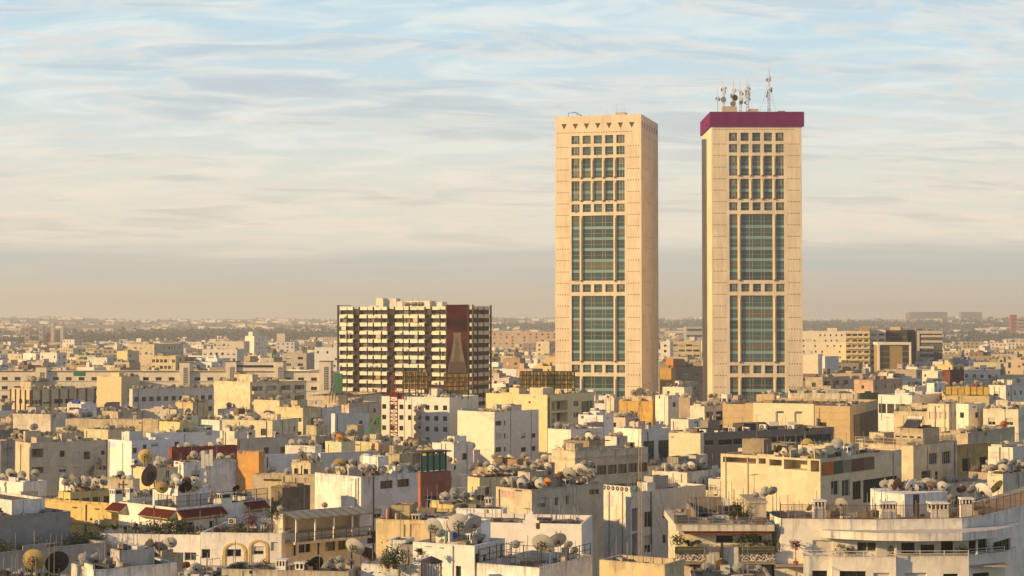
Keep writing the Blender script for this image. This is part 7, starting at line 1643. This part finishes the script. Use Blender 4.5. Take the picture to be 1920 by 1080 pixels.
# aerials and roof junk
ac_i = {}
cand = [b for b in BL if b['D'] < 420 and b['nick'] and b['nick'] not in ('striped block', 'deco block')]
for b in sorted(cand, key=lambda b: b['D'])[:75]:
    for k in range(rr.choice([0, 1, 1, 2])):
        L = rr.choice(b['levels'])
        if L[1]-L[0] < 1.2 or L[3]-L[2] < 1.2: continue
        x_, y_ = rr.uniform(L[0]+.4, L[1]-.4), rr.uniform(L[2]+.4, min(L[3]-.4, L[2]+4)); W = to_world(b, x_, y_, L[4]); px = CX+F*W.x/W.y
        if not 0 < px < 1920: continue
        ac_i[b['nick']] = ac_i.get(b['nick'], 0)+1
        mb = MB(); h = rr.uniform(1.6, 3.4); mb.tube((0, 0, 0), (0, 0, h), .03, M['steel'], 4); an = rr.uniform(-1.2, 1.2); dx, dy = cos(an), sin(an); Lg = rr.uniform(.9, 1.5); z = h-.12
        mb.tube((-dx*Lg/2, -dy*Lg/2, z), (dx*Lg/2, dy*Lg/2, z), .02, M['steel'], 4)
        for q in range(6): t = -Lg/2+Lg*q/5; mb.tube((dx*t-dy*.3, dy*t+dx*.3, z), (dx*t+dy*.3, dy*t-dx*.3, z), .012, M['steel'], 3)
        o = mb.build('television_aerial'); o.location = W; tag(o, '%s television aerial on the %s' % (['thin', 'second thin', 'third thin', 'fourth thin'][min(3, ac_i[b['nick']]-1)], b['nick']), 'aerial', 'aerials on the rooftops')
# low rooftop clutter (pipes, crates, planks, tanks): nobody could count it
cl = MB(); cm = [M['steel'], M['dark'], M['shutter'], M['roof'], M['roof'], M['rustmesh'], M['dark'], M['stucco']]
for b in BL:
    if b['D'] > 520 or b['D'] == 620: continue
    for L in b['levels'][:2]:
        if L[1]-L[0] < 2 or L[3]-L[2] < 2: continue
        for _ in range(int((L[1]-L[0])*(min(L[3]-L[2], 9))*.55)+3):
            x_, y_ = rr.uniform(L[0]+.5, L[1]-.9), rr.uniform(L[2]+.4, L[3]-.9); W = to_world(b, x_, y_, L[4]); s = rr.uniform(.12, .55); h = rr.choice([.15, .2, .3, .5])*rr.uniform(.7, 1.3); an = -b['th']+rr.choice([0, .4]); ca, sa = cos(an), sin(an); l = s*rr.choice([1, 1, 2.5])
            P4 = [(W.x+ux*ca-uy*sa, W.y+ux*sa+uy*ca) for ux, uy in ((-l, -s), (l, -s), (l, s), (-l, s))]; m = rr.choice(cm)
            for i in range(4): j = (i+1) % 4; cl.quad(((*P4[i], W.z), (*P4[j], W.z), (*P4[j], W.z+h), (*P4[i], W.z+h)), m)
            cl.quad([(*p, W.z+h) for p in P4], m)
            if rr.random() < .5: cl.tube((W.x, W.y, W.z), (W.x, W.y, W.z+h+rr.uniform(.8, 2.4)), .035, M['steel'], 4)
tag(cl.build('rooftop_clutter', None, (.24,.2,.15)), 'crates, pipes and planks scattered over the rooftops', 'clutter', kind='stuff')
# washing
for x0, x1, y, D, nm in ((545, 603, 757, 425, 'line of pale washing behind the low cream hut'),):
    root = empty('washing_line', (WX(x0, D), D, WZ(y+4, D))); tag(root, nm, 'washing line'); W = WX(x1, D)-WX(x0, D); q = MB(); q.tube((0, 0, 1.3), (W, 0, 1.3), .02, M['dark'], 3); [q.tube((u, 0, -2), (u, 0, 1.35), .04, M['dark'], 4) for u in (0, W*.5, W)]; q.build('line', root)
    for i in range(9):
        q = MB(); u = W*(i+.2)/9; q.box(u, u+W/9*.6, -.02, .02, .35+R.uniform(0, .3), 1.29, M['paint']); q.build('cloth', root, R.choice([(.6,.6,.62), (.55,.2,.2), (.2,.3,.5), (.65,.6,.6), (.5,.35,.4)]))

# ------------------------------------------------------------------ terrain, far town, far trees
def terr(X, Y):
    t = min(1, max(0, (Y-2600)/5400)); t = t*t*(3-2*t)
    a_ = X/Y
    return t*(45.0+4*sin(a_*19+1.0)+3*sin(a_*47+2)+2.2*sin(a_*103+Y/900)+ (7 if a_ > .19 else 0)*min(1, (a_-.19)*12) )
def lerpY(i, n): return -200+ (12500+200)*(i/n)**2.2
tv, tf = [], []; NI, NJ = 90, 90
for i in range(NI+1):
    Y = lerpY(i, NI)
    for j in range(NJ+1): X = (j/NJ-.5)*2*(500+max(0, Y)*.55); tv.append((X, Y, terr(X, max(Y, 1))))
for i in range(NI):
    for j in range(NJ): k = i*(NJ+1)+j; tf.append((k, k+1, k+NJ+2, k+NJ+1))
me = bpy.data.meshes.new('ground'); me.from_pydata(tv, [], tf); me.polygons.foreach_set('use_smooth', [True]*len(tf))
gm_, nt, bs = new_mat('town_ground'); N, L = nt.nodes.new, nt.links.new
ge = N('ShaderNodeNewGeometry'); n1 = N('ShaderNodeTexNoise'); n1.inputs['Scale'].default_value = .004; n1.inputs['Detail'].default_value = 8; L(ge.outputs['Position'], n1.inputs['Vector'])
cr = N('ShaderNodeValToRGB'); cr.color_ramp.elements[0].position = .4; cr.color_ramp.elements[0].color = (.045,.045,.028,1); cr.color_ramp.elements[1].position = .62; cr.color_ramp.elements[1].color = (.14,.11,.07,1); L(n1.outputs[0], cr.inputs[0]); L(cr.outputs[0], bs.inputs['Base Color']); bs.inputs['Roughness'].default_value = 1
me.materials.append(gm_); struct(link('ground', me))
def stuff_block(mb, X, Y, z0, h, w, d, th, mat, winmat, rr):
    P4 = corners((X, Y), th, -w, 0, 0, d)
    for i in range(4):
        j = (i+1) % 4; a_, b_ = P4[i], P4[j]
        mb.quad(((a_.x, a_.y, z0), (b_.x, b_.y, z0), (b_.x, b_.y, z0+h), (a_.x, a_.y, z0+h)), mat, [(0, h), (w, h), (w, 0), (0, 0)])
        if i < 2 and Y < 3600 and rr.random() < .8:
            e = (b_-a_); L_ = e.length; e = e/L_; n = Vector((e.y, -e.x)); ws = max(1, int(L_/3.6)); st = 3.1
            for s in range(min(3, int(h/st))):
                for k in range(ws):
                    if rr.random() < .25: continue
                    u = L_*(k+.5)/ws; zc = z0+h-1.9-s*st; p = a_+e*(u-.75)+n*.04; q = a_+e*(u+.75)+n*.04
                    mb.quad(((p.x, p.y, zc-.7), (q.x, q.y, zc-.7), (q.x, q.y, zc+.7), (p.x, p.y, zc+.7)), winmat)
    mb.quad([(p.x, p.y, z0+h) for p in P4], M['farroof'])
M['farroof'] = simple('far_roof', (.30,.25,.19), .95, var=.4, scale=.05)
FM = []
for i, c in enumerate(FCOL): c = tuple(q*.72 for q in c); m, nt, bs = new_mat('far_wall_%s' % FNAME[i].replace(' ', '_')); bs.inputs['Base Color'].default_value = (*c, 1); bs.inputs['Roughness'].default_value = .9; FM.append(m)
far = MB()
for o in rest: 
    stuff_block(far, WX(o['x'], o['D']), o['D'], 0, o['h'], o['w'], o['dp'], o['th'], FM[rr.choices(range(len(FCOL)), FW)[0]], M['dot'], rr)
allp = [b for b in BL if b['D'] > 900]
TREES = []
rt = random.Random(5)
patches = [(150, 640, 3000, 1.0), (300, 630, 3600, 1.3), (255, 635, 3300, 0.8), (520, 628, 3750, 1.3), (590, 630, 3600, 0.8), (30, 640, 3000, 0.6), (940, 612, 5000, 1.2), (1000, 615, 4750, 1.3), (970, 645, 2700, 0.4), (1560, 606, 5650, 1.6), (1530, 612, 5000, 1.2), (1870, 632, 3500, 1.2), (1280, 612, 5000, 1.0), (1750, 640, 3000, 0.6), (1640, 618, 4500, 0.8), (420, 620, 4300, 0.8), (80, 625, 3950, 0.8), (700, 615, 4750, 0.8), (1820, 615, 4750, 0.8), (1740, 625, 3950, 0.8), (430, 632, 3800, 1.4), (360, 628, 4000, 1.2), (200, 640, 3300, 0.9), (1590, 603, 5600, 2.0), (1540, 606, 5300, 1.6)]
for x, y, D, s in patches:
    X = WX(x, D)
    for _ in range(int(150*s)): TREES.append((X+rt.gauss(0, 70*s*D/2500), D+rt.gauss(0, 150*s), rt.uniform(8, 15)*(1.0 if s < 1.4 else 1.25)))
for _ in range(2400):
    D = 1300*(5.8 ** rt.random()); x = rt.uniform(-40, 1960); TREES.append((WX(x, D), D, rt.uniform(5, 10)*(1 if D < 3000 else 1.25)))
n = 0
grid = {}
for (X, Y, h) in TREES: grid.setdefault((int(X/25), int(Y/25)), []).append((X, Y))
for D0, D1, cnt_ in ((1000, 1400, 620), (1400, 2000, 900), (2000, 3000, 900), (3000, 4600, 800), (4600, 8200, 750)):
    for _ in range(cnt_):
        D = rt.uniform(D0, D1); x = rt.uniform(-60, 1980); X = WX(x, D)
        if D > 1900 and rt.random() < (.35 if D < 4600 else .5) and (sin(X*.011+D*.004)+sin(X*.005-D*.007+2)) > .1: continue
        if any(abs(WX(px_, pD)-X) < 75*ps*pD/2500 and abs(pD-D) < 190*ps for px_, py_, pD, ps in patches) and rt.random() < .85: continue
        if any(abs(b['C'][0]-X) < 30 and abs(b['C'][1]-D) < 40 for b in allp): continue
        w, dp = rt.uniform(10, 24), rt.uniform(9, 16)
        h = rt.triangular(7, 21, 13)*(1.0 if D < 2000 else .55)
        if rt.random() < .03: h *= 1.5
        if D > 2600: w *= rt.uniform(1, 2.6)
        if D > 4600: w *= 1.5; h *= .85
        stuff_block(far, X, D, terr(X, D)-1, h, w, dp, radians(rt.choice([38, 42, 30, 20, 8])), FM[rt.choices(range(len(FCOL)), FW)[0]], M['dot'], rt); n += 1
        if rt.random() < .5 and D < 3200: stuff_block(far, X+rt.uniform(-6, 2), D+3, terr(X, D)+h-1, rt.uniform(2, 3), rt.uniform(3, 6), 4, radians(38), FM[rt.choices(range(len(FCOL)), FW)[0]], M['dot'], rt)
tag(far.build('distant_town'), 'hazy carpet of distant flat-roofed houses reaching the hills', 'distant town', kind='stuff')
print('far blocks', n)
tr = MB(); M['farleaf'] = simple('far_foliage', (.055,.065,.036), .9, var=.5, scale=.2)
for (X, Y, h) in TREES:
    z = terr(X, Y); r = h*rt.uniform(.35, .55); m = 22 if Y < 2600 else 9; s = r*(.30 if Y < 2600 else .48)
    for _ in range(m):
        v = Vector((rt.gauss(0, .5), rt.gauss(0, .5), rt.gauss(0, .42))); p = Vector((X+v.x*r, Y+v.y*r, z+h*.62+v.z*h*.42)); a_ = Vector((rt.uniform(-1, 1), rt.uniform(-1, 1), rt.uniform(-1, 1))).normalized(); b_ = a_.orthogonal().normalized()
        tr.quad((p-a_*s, p-b_*s*.8, p+a_*s, p+b_*s*.8), M['farleaf'])
    tr.tube((X, Y, z-1), (X, Y, z+h*.6), .3, M['soil'], 3)
tag(tr.build('distant_trees'), 'dark belts of distant trees between the hazy houses', 'distant trees', kind='stuff')
# ridge landmarks in the haze
def ridge(x0, x1, y0, D, col, label, cat='office building', d=30, win=True):
    C = (WX(x1, D), D); a_ = WX(x1, D)-WX(x0, D); z0 = terr(C[0], D)-2; H = WZ(y0, D)
    root = empty('far_block', (C[0], D, z0)); tag(root, label, cat); q = MB(); wallseg(q, (-a_, 0), (0, 0), 0, H-z0, [], M['clean']); wallseg(q, (0, 0), (0, d), 0, H-z0, [], M['clean']); wallseg(q, (-a_, d), (-a_, 0), 0, H-z0, [], M['clean']); wallseg(q, (0, d), (-a_, d), 0, H-z0, [], M['clean']); q.build('wall', root, col)
    q = MB(); q.quad(((-a_, 0, H-z0), (0, 0, H-z0), (0, d, H-z0), (-a_, d, H-z0)), M['farroof']); q.build('roof', root)
    for k in range(int((H-z0)/8)): q = MB(); q.box(-a_+2, -2, -.3, -.05, H-z0-6-k*8, H-z0-3-k*8, M['dot']); q.build('window_band', root)
ridge(1706, 1776, 585, 6600, (.16,.18,.17), 'long grey-green block on the hazy ridge right of the magenta-topped tower'); ridge(1802, 1841, 585, 6600, (.15,.17,.17), 'shorter grey-green block on the hazy ridge'); ridge(1697, 1705, 586, 6500, (.5,.4,.3), 'pale end block beside the long ridge block', d=15); ridge(1895, 1906, 590, 4200, (.30,.05,.06), 'dull red tower block in the haze near the frame edge', 'tower block', 14); ridge(1906, 1935, 597, 4200, (.4,.26,.15), 'brown low hall beside the dull red haze tower', d=20)
ridge(96, 101, 607, 2900, (.62,.5,.34), 'slim pale tower block in the haze at the left', 'tower block', 12); ridge(47, 56, 613, 2800, (.4,.3,.22), 'squat brownish tower block in the left haze', 'tower block', 12); ridge(74, 81, 613, 2850, (.42,.33,.25), 'second squat block in the left haze', 'tower block', 12); ridge(114, 119, 612, 2900, (.6,.52,.4), 'small pale block right of the slim haze tower', 'tower block', 12); ridge(1285, 1318, 612, 2300, (.42,.42,.38), 'grey slab with a dark panel in the haze between the twin towers', 'tower block', 14)

# the air: one even haze round the whole scene
hz = MB(); hz.box(-9000, 9000, -400, 14500, -3, 141, M['stucco']); ho = hz.build('haze'); ho.data.materials.clear()
hm = bpy.data.materials.new('haze_air'); hm.use_nodes = True; nt = hm.node_tree; nt.nodes.clear(); vp = nt.nodes.new('ShaderNodeVolumePrincipled'); vp.inputs['Color'].default_value = (.90, .90, .86, 1); vp.inputs['Density'].default_value = HAZE = 1.4e-4; vp.inputs['Anisotropy'].default_value = 0.2
om = nt.nodes.new('ShaderNodeOutputMaterial'); nt.links.new(vp.outputs[0], om.inputs['Volume']); ho.data.materials.append(hm); ho['kind'] = 'stuff'; ho['label'] = 'thin tan haze lying over the whole town'; ho['category'] = 'haze'
print('objects', len(bpy.data.objects))
